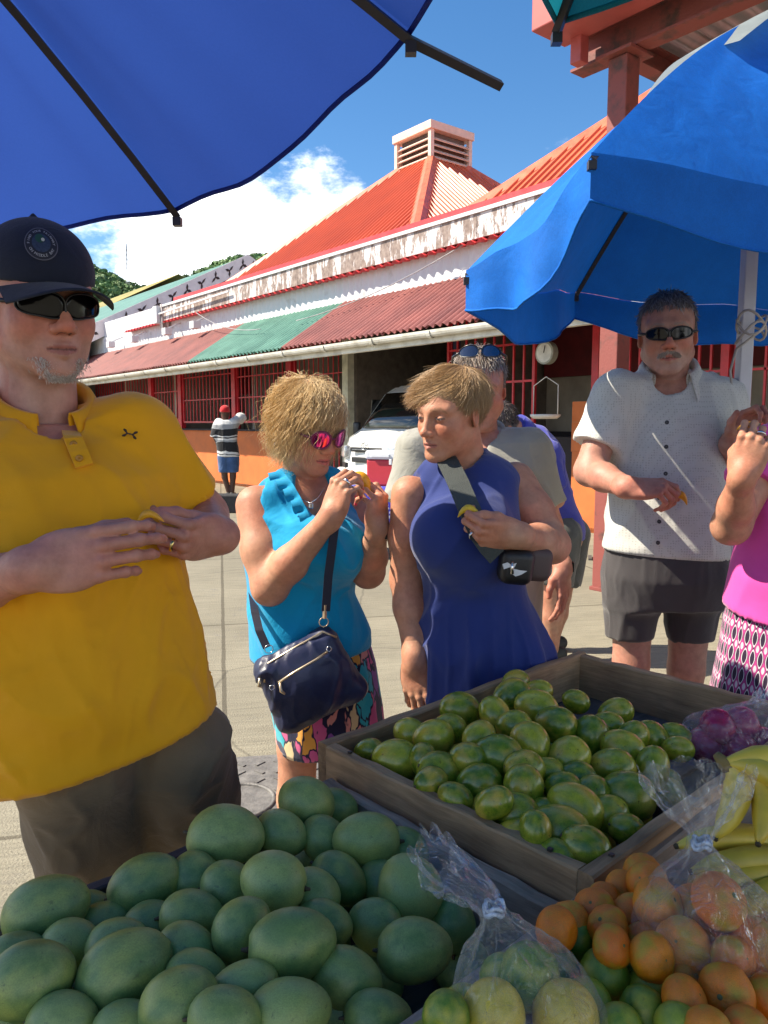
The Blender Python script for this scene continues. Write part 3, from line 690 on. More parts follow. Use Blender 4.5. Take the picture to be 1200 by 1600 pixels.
# overhead umbrella on the left, seen from underneath
H1 = np.array([-0.97, 0.93, 2.45])
T1_ = [H1 + np.array([1.16 * math.cos(math.radians(22.5 + 45 * i)), 1.16 * math.sin(math.radians(22.5 + 45 * i)), -0.52]) for i in range(8)]
T1_[0] = U(642, 64, 1.32); T1_[1] = U(277, 338, 1.76); T1_[2] = U(-260, 376, 1.76)
u1, tips1 = umbrella('royal blue umbrella overhead seen from below, shading the man in yellow', H1, 1.16, 8, math.radians(22.5), 0.50, (0.02, -0.01), m_navyblue, 0.0, ext={0: U(782, 134, 1.42)}, scallop=-0.035, sag=0.04, tips_in=T1_, wrk=0.9)
# azure umbrella on the right
H2 = np.array([1.19, 2.58, 2.66])
tC, tA, tB = U(900, 462, 3.05), U(730, 432, 2.05), U(925, 250, 1.75)
opp = lambda q, z: np.array([2 * H2[0] - q[0], 2 * H2[1] - q[1], z])
u2, tips2 = umbrella('azure blue umbrella with hanging valance on the white pole at right', H2, 1.06, 6, math.radians(-8), 0.72, (-0.03, -0.08), m_azure, 0.14, pole_w=0.042, scallop=0.03, sag=0.07, tips_in=[tC, tA, tB, opp(tC, 1.98), opp(tA, 1.92), opp(tB, 1.86)])
# cord wound on the pole
cord = [(1.19 + 0.045 * math.cos(a * 1.3), 2.55 + 0.04 * math.sin(a * 1.3) - 0.01, 1.66 + 0.03 * math.sin(a * 2.1) + a * 0.004) for a in np.linspace(0, 14, 60)] + [(1.14, 2.53, 1.62), (1.12, 2.52, 1.55), (1.13, 2.52, 1.48), (1.14, 2.53, 1.42)]
tag(tube('cord', np.array(cord), 0.004, MAT('rope', (0.45, 0.42, 0.38), 0.9), None, 6), 'loose pale cord tied round the white umbrella pole', 'cord')
u3, _ = umbrella('beige umbrella behind the white pole near the red gates', (2.75, 4.3, 2.62), 1.35, 8, 0.3, 0.55, (0, 0), m_beige, 0.08, scallop=0.04)
u4, _ = umbrella('teal umbrella whose tip hangs in at the top edge', (0.50, 0.52, 2.605), 0.98, 4, math.radians(101), 0.52, (0, 0), m_teal, 0.0, scallop=0.12)
# clear grey plastic sheet thrown over the azure umbrella's top
def plastic_sheet():
    V = []; n = 24
    for a in range(n + 1):
        for b in range(n + 1):
            s = 0.04 + 0.40 * a / n; ang = math.radians(165 + 60 * b / n)
            R = 1.06 * s
            z = H2[2] - 0.72 * s + 0.05 * math.sin(math.pi * s * .9) + 0.05 + 0.012 * math.sin(7 * ang + 5 * s)
            V.append((H2[0] + 0.12 + R * math.cos(ang), H2[1] + R * math.sin(ang), z))
    F = np.array([(a * (n + 1) + b, a * (n + 1) + b + 1, (a + 1) * (n + 1) + b + 1, (a + 1) * (n + 1) + b) for a in range(n) for b in range(n)])
    tag(mesh_obj('plastic_sheet', V, F, cloth_mat('grey_plastic_sheet', (0.34, 0.38, 0.36), 0.4), None, True), 'grey plastic sheet lying over the top of the azure umbrella', 'plastic sheet')
plastic_sheet()

# ================================================================== trays on the stand
ZA, ZB, ZC = 0.82, 0.745, 0.80
Lc, Fc, Bc = UZ(510, 1165, ZA), UZ(852, 1393, ZA), UZ(915, 1020, ZA)
E1 = (Bc - Lc); LA = np.linalg.norm(E1); E1 /= LA
E2 = np.array([E1[1], -E1[0], 0.0])                     # towards the camera side
WA = float(np.dot(Fc - Lc, E2))
ANG = math.atan2(E1[1], E1[0])
def wood_mat(name, c1, c2):
    m, nt, b = nodes(name)
    tco = nn(nt, 'ShaderNodeTexCoord').outputs['Object']; inf = nn(nt, 'ShaderNodeObjectInfo')
    ofs = nn(nt, 'ShaderNodeVectorMath', operation='ADD'); nt.links.new(tco, ofs.inputs[0])
    sc = nn(nt, 'ShaderNodeMath', operation='MULTIPLY'); sc.inputs[1].default_value = 37; nt.links.new(inf.outputs['Random'], sc.inputs[0]); nt.links.new(sc.outputs[0], ofs.inputs[1])
    st = nn(nt, 'ShaderNodeMapping'); st.inputs['Scale'].default_value = (1.6, 22, 22); nt.links.new(ofs.outputs[0], st.inputs[0])
    n1 = nn(nt, 'ShaderNodeTexNoise', Scale=3, Detail=9, Roughness=0.7, Distortion=0.4); nt.links.new(st.outputs[0], n1.inputs['Vector'])
    n2 = nn(nt, 'ShaderNodeTexNoise', Scale=6, Detail=6); nt.links.new(ofs.outputs[0], n2.inputs['Vector'])
    r = ramp(nt, [(0.3, c2), (0.68, c1)]); nt.links.new(n1.outputs['Fac'], r.inputs[0])
    r2 = ramp(nt, [(0.3, (0.5, 0.48, 0.46)), (0.65, (1.1, 1.1, 1.1))]); nt.links.new(n2.outputs['Fac'], r2.inputs[0])
    mx = nn(nt, 'ShaderNodeMixRGB', blend_type='MULTIPLY'); mx.inputs[0].default_value = 0.85
    nt.links.new(r.outputs[0], mx.inputs[1]); nt.links.new(r2.outputs[0], mx.inputs[2]); nt.links.new(mx.outputs[0], b.inputs['Base Color'])
    b.inputs['Roughness'].default_value = 0.85
    bp = nn(nt, 'ShaderNodeBump', Strength=0.5, Distance=0.004); nt.links.new(n1.outputs['Fac'], bp.inputs['Height']); nt.links.new(bp.outputs[0], b.inputs['Normal'])
    return m
m_wood = wood_mat('weathered_board', (0.62, 0.37, 0.18), (0.28, 0.155, 0.07))
m_woodtop = wood_mat('grey_weathered_board', (0.52, 0.38, 0.27), (0.22, 0.155, 0.11))
m_wooddark = wood_mat('dark_tray_board', (0.13, 0.10, 0.09), (0.05, 0.042, 0.042))
m_nail = MAT('nail_head', (0.12, 0.10, 0.09), 0.4, metal=0.8)
def plank(name, a, b, h, th, ztop, mat, parent, base):
    """upright board from a to b (plan points), top edge at ztop"""
    a, b = np.asarray(a, float), np.asarray(b, float); d = b - a; L = math.hypot(d[0], d[1])
    n = 14; V = []
    dirv = np.array([d[0] / L, d[1] / L, 0]); s = np.array([-dirv[1], dirv[0], 0])
    bev = 0.003
    prof = [(-th / 2, -h), (th / 2, -h), (th / 2, -bev), (th / 2 - bev, 0), (-th / 2 + bev, 0), (-th / 2, -bev)]
    me_c = (a + b) / 2
    for i in range(n + 1):
        x = -L / 2 + L * i / n
        for (py_, pz) in prof:
            V.append((x, py_ + 0.0012 * math.sin(i * 1.7 + py_ * 90), pz + (0.0018 * math.sin(i * 2.3 + h * 70) if pz > -0.01 else 0)))
    k = 6; F = [(i * k + j, i * k + (j + 1) % k, (i + 1) * k + (j + 1) % k, (i + 1) * k + j) for i in range(n) for j in range(k)]
    F += [tuple(range(k - 1, -1, -1)), tuple(n * k + j for j in range(k))]
    o = mesh_obj(name, V, F, mat, parent)
    o.location = (me_c[0] - base[0], me_c[1] - base[1], ztop - base[2]); o.rotation_euler = (0, 0, math.atan2(d[1], d[0]))
    return o
def tray(label, origin, l1, l2, ztop, h, wall_m, bot_m, sides='1234', th=0.023, group=None, raise4=0.0):
    """origin = far-left corner; l1 along E1, l2 along E2 (towards the camera)"""
    base = np.array([*(origin + E1 * l1 / 2 + E2 * l2 / 2)[:2], ztop - h - 0.012])
    r = empty('wooden_tray', base, 0, label, 'tray', 'wooden fruit trays on the stand')
    p = lambda u, v: origin + E1 * u + E2 * v
    if '1' in sides: plank('side_board', p(0, -th / 2), p(l1, -th / 2), h, th, ztop, wall_m, r, base)
    if '2' in sides: plank('side_board', p(th / 2, 0.0), p(th / 2, l2), h, th, ztop - 0.002, wall_m, r, base)
    if '3' in sides: plank('side_board', p(0, l2 + th / 2), p(l1, l2 + th / 2), h, th, ztop - 0.001, wall_m, r, base)
    if '4' in sides: plank('side_board', p(l1 - th / 2, 0.0), p(l1 - th / 2, l2), h + raise4, th, ztop - 0.003 + raise4, m_woodtop if raise4 else wall_m, r, base)
    nb = max(3, int(l2 / 0.11))
    for i in range(nb):
        v0, v1 = l2 * i / nb + 0.002, l2 * (i + 1) / nb - 0.002
        c = p(l1 / 2, (v0 + v1) / 2)
        bevel_box('bottom_board', (l1 - 0.004, v1 - v0, 0.012), bot_m, r, (c[0] - base[0], c[1] - base[1], 0.006), (0, 0, ANG), bev=0.002, seg=1)
    for u, v in ((0.012, 0.05), (0.012, l2 - 0.05), (0.06, l2 + 0.012), (l1 - 0.06, l2 + 0.012)):
        c = p(u, v); box('nail', (c[0] - base[0], c[1] - base[1], h + 0.0125), (0.006, 0.006, 0.004), m_nail, r, (0, 0, ANG))
    return r
oA = Lc.copy()
tray('weathered brown wooden tray holding small green fruit in front of the blue dress', oA, LA, WA, ZA, 0.10, m_wood, m_wooddark)
bc = UZ(522, 1238, ZB); WB = 0.62; LB = 1.15
oB = bc - E1 * LB
tray('low dark wooden tray heaped with large green mangoes', oB, LB - 0.004, WA + 0.02 - float(np.dot(bc - Lc, E2)), ZB, 0.09, m_wooddark, m_wooddark, sides='124', raise4=0.03)
oC = Fc - E1 * 0.62 + E2 * 0.034
tray('long wooden tray of oranges, green citrus and bananas nearest the camera', oC, 1.55, 0.42, ZC, 0.10, m_woodtop, m_wooddark)
# stand under the trays
def stand():
    c = Fc + E1 * 0.02 + E2 * 0.0
    r = empty('market_stand', (c[0], c[1], 0), ANG, 'dark wooden stand carrying the fruit trays', 'stand')
    for i in range(6): bevel_box('top_board', (2.3, 0.195, 0.03), m_wooddark, r, (0.0, -0.60 + i * 0.2 + 0.12, 0.615), bev=0.003, seg=1)
    for x in (-1.05, 1.05):
        for y in (-0.5, 0.6): bevel_box('leg', (0.07, 0.07, 0.6), m_wooddark, r, (x, y, 0.30), bev=0.004, seg=1)
        bevel_box('rail', (0.05, 1.03, 0.08), m_wooddark, r, (x, 0.05, 0.5), bev=0.004, seg=1)
stand()
def riser(o, l1, l2, z0, z1, label):
    c = o + E1 * l1 / 2 + E2 * l2 / 2
    bo = bevel_box('crate_riser', (l1 * 0.9, l2 * 0.88, z1 - z0), m_wooddark, None, (c[0], c[1], (z0 + z1) / 2), (0, 0, ANG), bev=0.004, seg=1)
    tag(bo, label, 'crate')
riser(oA, LA, WA, 0.632, ZA - 0.113, 'dark block raising the tray of small green fruit')
riser(oC, 1.55, 0.42, 0.632, ZC - 0.113, 'dark block raising the orange tray')
# ================================================================== fruit
def fruit_mat(name, c_lo, c_hi, rough, spots=(0.03, 0.025, 0.015), spot_amt=0.5, blush=None, bump=0.05, bscale=60, sss=0.0, nscale=2.2, dim=False):
    m, nt, b = nodes(name)
    tco = nn(nt, 'ShaderNodeTexCoord').outputs['Object']; inf = nn(nt, 'ShaderNodeObjectInfo')
    ofs = nn(nt, 'ShaderNodeVectorMath', operation='ADD'); nt.links.new(tco, ofs.inputs[0])
    sc = nn(nt, 'ShaderNodeMath', operation='MULTIPLY'); sc.inputs[1].default_value = 91; nt.links.new(inf.outputs['Random'], sc.inputs[0]); nt.links.new(sc.outputs[0], ofs.inputs[1])
    n1 = nn(nt, 'ShaderNodeTexNoise', Scale=nscale, Detail=5, Roughness=0.6); nt.links.new(ofs.outputs[0], n1.inputs['Vector'])
    rnd = nn(nt, 'ShaderNodeMapRange'); rnd.inputs['To Min'].default_value = -0.22; rnd.inputs['To Max'].default_value = 0.22; nt.links.new(inf.outputs['Random'], rnd.inputs['Value'])
    ad = nn(nt, 'ShaderNodeMath', operation='ADD'); nt.links.new(n1.outputs['Fac'], ad.inputs[0]); nt.links.new(rnd.outputs[0], ad.inputs[1])
    r = ramp(nt, [(0.25, c_lo), (0.75, c_hi)]); nt.links.new(ad.outputs[0], r.inputs[0]); col = r.outputs[0]
    if blush:
        n4 = nn(nt, 'ShaderNodeTexNoise', Scale=0.9, Detail=2); nt.links.new(ofs.outputs[0], n4.inputs['Vector'])
        r4 = ramp(nt, [(0.5, (0, 0, 0)), (0.68, (1, 1, 1))]); nt.links.new(n4.outputs['Fac'], r4.inputs[0])
        mb = nn(nt, 'ShaderNodeMixRGB'); mb.inputs[2].default_value = rgba(blush); nt.links.new(r4.outputs[0], mb.inputs[0]); nt.links.new(col, mb.inputs[1]); col = mb.outputs[0]
    # fine pale flecks and dark blemishes
    n2 = nn(nt, 'ShaderNodeTexNoise', Scale=26, Detail=3); nt.links.new(ofs.outputs[0], n2.inputs['Vector'])
    r2 = ramp(nt, [(0.35, (0.86, 0.86, 0.84)), (0.68, (1.12, 1.12, 1.06))]); nt.links.new(n2.outputs['Fac'], r2.inputs[0])
    mm = nn(nt, 'ShaderNodeMixRGB', blend_type='MULTIPLY'); mm.inputs[0].default_value = 1; nt.links.new(col, mm.inputs[1]); nt.links.new(r2.outputs[0], mm.inputs[2]); col = mm.outputs[0]
    n3 = nn(nt, 'ShaderNodeTexNoise', Scale=4.2, Detail=6, Roughness=0.7); nt.links.new(ofs.outputs[0], n3.inputs['Vector'])
    r3 = ramp(nt, [(0.61, (0, 0, 0)), (0.69, (1, 1, 1))]); nt.links.new(n3.outputs['Fac'], r3.inputs[0])
    s2 = nn(nt, 'ShaderNodeMath', operation='MULTIPLY'); s2.inputs[1].default_value = spot_amt; nt.links.new(r3.outputs[0], s2.inputs[0])
    ms = nn(nt, 'ShaderNodeMixRGB'); ms.inputs[2].default_value = rgba(spots); nt.links.new(s2.outputs[0], ms.inputs[0]); nt.links.new(col, ms.inputs[1])
    nt.links.new(ms.outputs[0], b.inputs['Base Color'])
    rr = nn(nt, 'ShaderNodeMapRange'); rr.inputs['To Min'].default_value = rough - 0.1; rr.inputs['To Max'].default_value = rough + 0.12; nt.links.new(n1.outputs['Fac'], rr.inputs['Value']); nt.links.new(rr.outputs[0], b.inputs['Roughness'])
    n5 = nn(nt, 'ShaderNodeTexNoise', Scale=bscale, Detail=2); nt.links.new(ofs.outputs[0], n5.inputs['Vector'])
    bp = nn(nt, 'ShaderNodeBump', Strength=bump, Distance=0.05); nt.links.new(n5.outputs['Fac'], bp.inputs['Height']); nt.links.new(bp.outputs[0], b.inputs['Normal'])
    b.inputs['Specular IOR Level'].default_value = 0.6; b.inputs['Subsurface Weight'].default_value = sss; b.inputs['Subsurface Radius'].default_value = (0.01, 0.008, 0.003); b.inputs['Subsurface Scale'].default_value = 0.5
    return m
m_mango = fruit_mat('green_mango_skin', (0.15, 0.23, 0.06), (0.33, 0.39, 0.11), 0.44, spot_amt=0.45, blush=(0.36, 0.38, 0.085), bump=0.02)
m_small = fruit_mat('glossy_green_fruit_skin', (0.11, 0.18, 0.012), (0.46, 0.42, 0.03), 0.22, spots=(0.05, 0.035, 0.012), spot_amt=0.9, blush=(0.55, 0.38, 0.05), bump=0.015)
m_orange_f = fruit_mat('tangerine_skin', (0.72, 0.15, 0.002), (0.78, 0.24, 0.004), 0.42, spots=(0.3, 0.2, 0.03), spot_amt=0.4, blush=(0.50, 0.30, 0.01), bump=0.25, bscale=30)
m_citrus = fruit_mat('green_citrus_skin', (0.10, 0.20, 0.015), (0.36, 0.38, 0.03), 0.33, spot_amt=0.4, blush=(0.45, 0.38, 0.03), bump=0.18, bscale=30)
m_yellowf = fruit_mat('yellow_fruit_skin', (0.55, 0.36, 0.02), (0.7, 0.5, 0.04), 0.35, spot_amt=0.3)
m_plum = fruit_mat('crimson_fruit_skin', (0.30, 0.012, 0.06), (0.5, 0.03, 0.10), 0.25, spot_amt=0.2)
m_stem = MAT('fruit_stem', (0.10, 0.065, 0.03), 0.8)

def sphere_grid(nu=26, nv=16):
    u = np.linspace(0, 2 * np.pi, nu, endpoint=False); v = np.linspace(0, np.pi, nv + 1)[1:-1]
    P = [(0, 0, 1.0)] + [(math.sin(b) * math.cos(a), math.sin(b) * math.sin(a), math.cos(b)) for b in v for a in u] + [(0, 0, -1.0)]
    F = [(0, 1 + i, 1 + (i + 1) % nu) for i in range(nu)]
    nr = len(v)
    for j in range(nr - 1):
        for i in range(nu): F.append((1 + j * nu + i, 1 + (j + 1) * nu + i, 1 + (j + 1) * nu + (i + 1) % nu, 1 + j * nu + (i + 1) % nu))
    l = len(P) - 1; F += [(l, 1 + (nr - 1) * nu + (i + 1) % nu, 1 + (nr - 1) * nu + i) for i in range(nu)]
    return np.array(P), F
SP, SF = sphere_grid()
def lump(P, amp, f, seed):
    r = np.random.default_rng(seed); o = np.ones(len(P))
    for _ in range(5):
        k = r.normal(size=3) * f; o += amp * np.sin(P @ k + r.uniform(0, 6)) / 2
    return P * o[:, None]
def mango_mesh(seed):
    P = SP.copy(); z = P[:, 2]
    P[:, 0] *= (1 - 0.10 * z) ; P[:, 1] *= (1 - 0.10 * z) * 0.93
    P[:, 0] += 0.10 * (1 - z ** 2) * (0.6 if seed % 2 else 0.2) + 0.06 * z
    P = lump(P, 0.02, 1.6, seed)
    # stem dimple and nub at the thick end (-z)
    d = np.sqrt(P[:, 0] ** 2 + P[:, 1] ** 2); P[:, 2] += np.where((P[:, 2] < 0), 0.10 * np.exp(-(d / 0.16) ** 2), 0)
    return np_mesh('mango', P, SF, m_mango, True)
def small_mesh(seed):
    P = SP.copy(); z = P[:, 2]; P[:, :2] *= (1 + 0.07 * z)[:, None]
    return np_mesh('fruit', lump(P, 0.025, 1.5, seed), SF, m_small, True)
def orange_mesh(seed, mat=None, flat=0.86):
    P = lump(SP, 0.03, 1.7, seed); a = np.arctan2(P[:, 1], P[:, 0]); d = np.sqrt(P[:, 0] ** 2 + P[:, 1] ** 2)
    P[:, 2] *= flat
    P[:, 2] -= np.where(P[:, 2] > 0, 0.13 * np.exp(-(d / 0.22) ** 2), 0)
    P[:, 2] += np.where(P[:, 2] < 0, 0.08 * np.exp(-(d / 0.2) ** 2), 0)
    if seed % 3 == 0: P *= (1 + 0.022 * np.cos(a * 9) * np.exp(-((P[:, 2] - 0.6) / 0.5) ** 2))[:, None]
    return np_mesh('orange', P, SF, mat or m_orange_f, True)
MESH = {'mango': [mango_mesh(i) for i in range(5)], 'small': [small_mesh(i) for i in range(5)], 'orange': [orange_mesh(i) for i in range(5)],
        'citrus': [orange_mesh(i + 10, m_citrus, 0.95) for i in range(3)], 'yellow': [orange_mesh(20, m_yellowf, 1.0)], 'plum': [orange_mesh(31, m_plum, 1.0)]}
nub_V, nub_F = tube_arrays([(0, 0, -0.93), (0.01, 0.005, -1.02), (0.03, 0.01, -1.10)], [0.10, 0.065, 0.05], 7)
NUB = np_mesh('stem', nub_V, nub_F, m_stem, True)
scar_V, scar_F = tube_arrays([(0, 0, -0.985), (0, 0, -1.015), (0, 0, -1.022)], [0.10, 0.085, 0.03], 9)
SCAR = np_mesh('stem_scar', scar_V, scar_F, m_stem, True)
but_V, but_F = tube_arrays([(0, 0, 0.68), (0, 0, 0.74), (0, 0, 0.75)], [0.12, 0.10, 0.03], 9)
BUT = np_mesh('stem_button', but_V, but_F, MAT('green_stem_button', (0.16, 0.18, 0.06), 0.8), True)
R_im = np.array([1.0, 0, 0]); UP_im = np.array([0, 0.62, 0.78])
def place(kind, c, half, rot, label, cat, group, idx, parent=None, stem=True):
    me = MESH[kind][idx % len(MESH[kind])]
    nm = {'mango': 'mango', 'small': 'green_fruit', 'orange': 'orange', 'citrus': 'green_citrus', 'yellow': 'yellow_fruit', 'plum': 'red_fruit'}[kind]
    o = link(nm, me, parent, c); o.scale = half; o.rotation_mode = 'QUATERNION'; o.rotation_quaternion = rot
    tag(o, label, cat, group)
    sm = {'mango': NUB, 'small': SCAR, 'orange': BUT, 'citrus': BUT}.get(kind)
    if sm is not None and stem: link('stem', sm, o)
    return o
def rot_from_axis(ax, spin):
    q = Vector(ax).to_track_quat('Z', 'Y'); return q @ Euler((0, 0, spin)).to_quaternion()
def pile(kind, rows, zfun, label, cat, group, jit=0.25, special=None, inside=None):
    """rows: photo (x, y, half-width, half-height, tilt) of each fruit; heights from the heap's own shape"""
    items = []
    for i, row in enumerate(rows):
        x, y, a, b = row[:4]; ang = row[4] if len(row) > 4 else RNG.uniform(-40, 40)
        c = UZ(x, y, zfun(x, y)); 
        dist = np.linalg.norm(c - np.array([0, 0, CAM_H])); s = dist / FPX / math.sqrt(1 + ((x - 600) / FPX) ** 2 + ((y - 800) / FPX) ** 2)
        a, b = a * s, b * s; mn = {'mango': 0.036, 'small': 0.026, 'orange': 0.024, 'citrus': 0.025}[kind]; g_ = max(1.0, mn / max(a, b)); a, b = a * g_, max(b * g_, 0.78 * a * g_)
        if kind == 'mango' and g_ > 1.0 or (kind == 'mango' and max(a, b) < 0.042): c = c + (c - np.array([0, 0, CAM_H])) * 0.035
        items.append([c, max(a, b), min(a, b), ang if a >= b else ang + 90, i])
    # let overlapping neighbours settle apart
    C = np.array([it[0] for it in items]); Rr = np.array([(it[1] + it[2]) / 2 * (0.86 if kind == 'mango' else 0.93) for it in items])
    cam0 = np.array([0, 0, CAM_H])
    for _ in range(40):
        D = C[:, None] - C[None]; dd = np.linalg.norm(D, axis=2) + 1e-9
        ov = np.clip(Rr[:, None] + Rr[None] - dd, 0, None); np.fill_diagonal(ov, 0)
        push = (D / dd[..., None] * ov[..., None] * 0.22).sum(1)
        ray = C - cam0; ray /= np.linalg.norm(ray, axis=1)[:, None]
        along = (push * ray).sum(1)[:, None] * ray
        C += along * 1.0 + (push - along) * 0.12
        if inside is not None:
            o_, l1_, l2_ = inside; u_ = (C - o_) @ E1; v_ = (C - o_) @ E2; mg = Rr * 0.9 + 0.012
            C += np.outer(np.clip(u_, mg, l1_ - mg) - u_, E1) + np.outer(np.clip(v_, mg * 0.9, l2_ - mg * 0.9) - v_, E2)
            C[:, 2] = np.maximum(C[:, 2], o_[2] - 0.10 + Rr)
    for (c0, L, Wd, ang, i), c in zip(items, C):
        t = math.radians(ang); ax = R_im * math.cos(t) + UP_im * math.sin(t) + np.array([0, -0.5, 0.4]) * RNG.uniform(-jit, jit)
        if kind in ('orange', 'citrus'): ax = np.array([RNG.uniform(-.7, .7), -RNG.uniform(0, 1), RNG.uniform(0.1, 1)])
        lab, g = label, group
        if special and i in special: lab, g = special[i], None
        L2 = max(L, Wd * 1.02)
        if kind == 'small': Wd, L2 = Wd * 1.12, max(L2, Wd * 1.2) * 1.12
        place(kind, c, (Wd, Wd, L2) if kind not in ('orange', 'citrus') else ((L + Wd) / 2,) * 3, rot_from_axis(ax, RNG.uniform(0, 6)), lab, cat, g or group, i)
    return C

MANGO = [(55, 1413, 64, 44, 22), (131, 1424, 40, 30, 10), (108, 1480, 42, 36, 5), (30, 1490, 40, 28, 10), (50, 1540, 66, 56, 25), (232, 1388, 60, 40, 20), (165, 1442, 34, 28, 20),
 (183, 1474, 50, 40, 20), (200, 1527, 80, 62, 30), (294, 1432, 52, 40, 5), (290, 1487, 48, 40, -15), (346, 1316, 62, 45, -6), (306, 1364, 42, 38, -20), (358, 1388, 36, 36, 0),
 (430, 1380, 47, 53, 80), (478, 1255, 43, 46, 60), (440, 1302, 46, 38, -20), (506, 1310, 32, 34, 40), (525, 1263, 26, 24, 0), (572, 1314, 46, 54, 90), (528, 1375, 50, 42, -30),
 (378, 1452, 46, 40, 40), (487, 1398, 26, 26, 0), (505, 1446, 50, 36, -10), (447, 1487, 72, 56, 5), (390, 1538, 44, 58, 100), (540, 1530, 60, 48, -15), (452, 1580, 68, 45, 10),
 (585, 1447, 36, 40, 70), (645, 1393, 52, 54, 20), (633, 1331, 24, 24, 0), (599, 1382, 28, 32, 60), (648, 1486, 60, 42, 0), (702, 1440, 36, 40, 0), (280, 1568, 64, 56, 40), (305, 1532, 36, 24, -20),
 (112, 1566, 32, 44, 60), (96, 1593, 46, 26, 0), (205, 1600, 44, 30, 0), (20, 1440, 34, 30, 0), (350, 1590, 40, 34, 0), (10, 1585, 40, 30, 0), (240, 1445, 30, 26, 0), (590, 1590, 40, 30, 0)]
def z_mango(x, y): return 0.765 + 0.045 * math.exp(-((x - 400) / 190) ** 2) - 0.03 * max(0, (1290 - y) / 60.0) * 0.3 + (0.02 if y > 1450 else 0)
pile('mango', MANGO, z_mango, 'large green mango heaped in the low dark tray', 'mango', 'green mangoes in the dark tray', inside=(oB, LB, WA + 0.02 - float(np.dot(bc - Lc, E2)) + 0.012),
     special={15: 'topmost green mango at the back corner of the dark tray', 24: 'big green mango lying on top at the front middle of the heap', 0: 'green mango with a brown stem end at the left edge of the heap', 11: 'plump green mango on the crest just below the brown shorts', 8: 'largest green mango at the front left of the heap', 14: 'upright green mango standing mid heap', 19: 'upright green mango against the raised tray wall'})
SMALL_C = [(130, 298, 38, 26), (205, 322, 52, 50), (240, 250, 38, 36), (320, 355, 53, 50), (305, 262, 43, 43), (375, 188, 44, 44), (345, 238, 30, 28), (428, 390, 58, 47), (392, 322, 38, 36), (342, 432, 46, 32), (412, 474, 49, 38), (508, 465, 50, 50),
 (470, 202, 36, 48), (425, 258, 45, 33), (427, 196, 24, 28), (482, 313, 55, 52), (512, 152, 44, 42), (516, 112, 38, 24), (587, 136, 30, 24), (520, 230, 40, 38), (565, 278, 46, 48), (580, 183, 45, 45), (645, 170, 26, 22), (685, 164, 34, 28),
 (632, 228, 48, 44), (690, 212, 26, 26), (718, 197, 24, 18), (665, 316, 56, 48), (725, 258, 43, 48), (772, 230, 36, 34), (790, 197, 45, 34), (843, 222, 20, 20), (812, 296, 50, 48), (885, 263, 46, 40), (890, 346, 40, 56), (950, 256, 40, 30),
 (958, 292, 32, 24), (780, 342, 58, 42), (822, 420, 64, 60), (548, 402, 48, 55), (610, 361, 50, 38), (650, 398, 50, 28), (672, 450, 70, 56), (725, 408, 38, 34), (638, 512, 70, 63), (770, 468, 40, 40), (820, 507, 46, 30), (498, 541, 46, 34),
 (595, 600, 50, 40), (715, 562, 56, 52), (562, 522, 36, 46), (880, 406, 22, 22), (912, 438, 28, 26), (1020, 281, 27, 26), (265, 392, 42, 34), (276, 322, 30, 36), (367, 277, 25, 24), (455, 452, 30, 28), (365, 312, 24, 22), (940, 408, 18, 16), (600, 470, 36, 36), (690, 370, 40, 36), (840, 260, 30, 28), (545, 345, 30, 30)]
SMALL = [(500 + x / 1.714, 1000 + y / 1.714, a / 1.714, b / 1.714) for x, y, a, b in SMALL_C if max(a, b) > 29]
def z_small(x, y): return 0.795 + 0.05 * math.exp(-((x - 780) / 150) ** 2 - ((y - 1150) / 130) ** 2)
pile('small', SMALL, z_small, 'small glossy green fruit heaped in the raised brown tray', 'fruit', 'small green fruit in the brown tray', jit=0.9, inside=(oA, LA, WA),
     special={5: 'round yellowish green fruit nearest the back left wall of the brown tray', 38: 'dark glossy green fruit at the right of the heap beside the clear bag', 44: 'large glossy green fruit at the front corner of the brown tray', 42: 'green fruit with an orange blush end near the front corner'})
def cz(x, y): return 0.835
CIT = lambda L: [(640 + x / 2.143, 1150 + y / 2.143, a / 2.143, b / 2.143) for x, y, a, b in L]
ORANGES = CIT([(680, 423, 72, 64), (588, 518, 54, 48), (700, 505, 58, 50), (515, 607, 78, 64), (628, 587, 52, 58), (725, 600, 60, 84), (425, 605, 32, 32), (775, 490, 36, 36), (664, 640, 32, 28), (697, 705, 60, 44), (820, 750, 82, 76), (980, 728, 80, 78),
 (925, 885, 76, 84), (1060, 862, 92, 90), (1190, 870, 60, 76), (1085, 757, 30, 32), (1120, 985, 60, 40), (780, 700, 30, 30), (900, 800, 40, 40), (1160, 770, 50, 50), (1000, 990, 50, 40)])
pile('orange', ORANGES, cz, 'small orange tangerine in the front tray below the clear bag', 'orange', 'tangerines in the front tray', inside=(oC, 1.55, 0.42),
     special={0: 'bright orange tangerine topmost by the tray divider', 13: 'biggest ribbed orange at the lower right front', 3: 'wrinkled greenish orange tangerine by the tray divider'})
GREENC = CIT([(560, 682, 80, 60), (660, 802, 88, 78), (800, 922, 86, 66), (200, 757, 66, 92), (95, 822, 62, 62), (125, 892, 72, 52), (82, 945, 82, 56), (170, 682, 42, 44), (10, 905, 40, 46), (725, 782, 44, 44), (790, 852, 46, 40), (880, 968, 50, 40), (600, 900, 60, 60), (-60, 920, 50, 50), (-130, 960, 50, 40), (700, 980, 50, 40), (470, 780, 50, 50), (560, 960, 50, 40)])
pile('citrus', GREENC, lambda x, y: 0.82, 'green and yellow citrus in the front tray around the clear bag', 'citrus', 'green citrus in the front tray', inside=(oC, 1.55, 0.42),
     special={1: 'green citrus with yellow patches beside the knotted clear bag', 3: 'tall green citrus squeezed between the bag and the mango tray'})
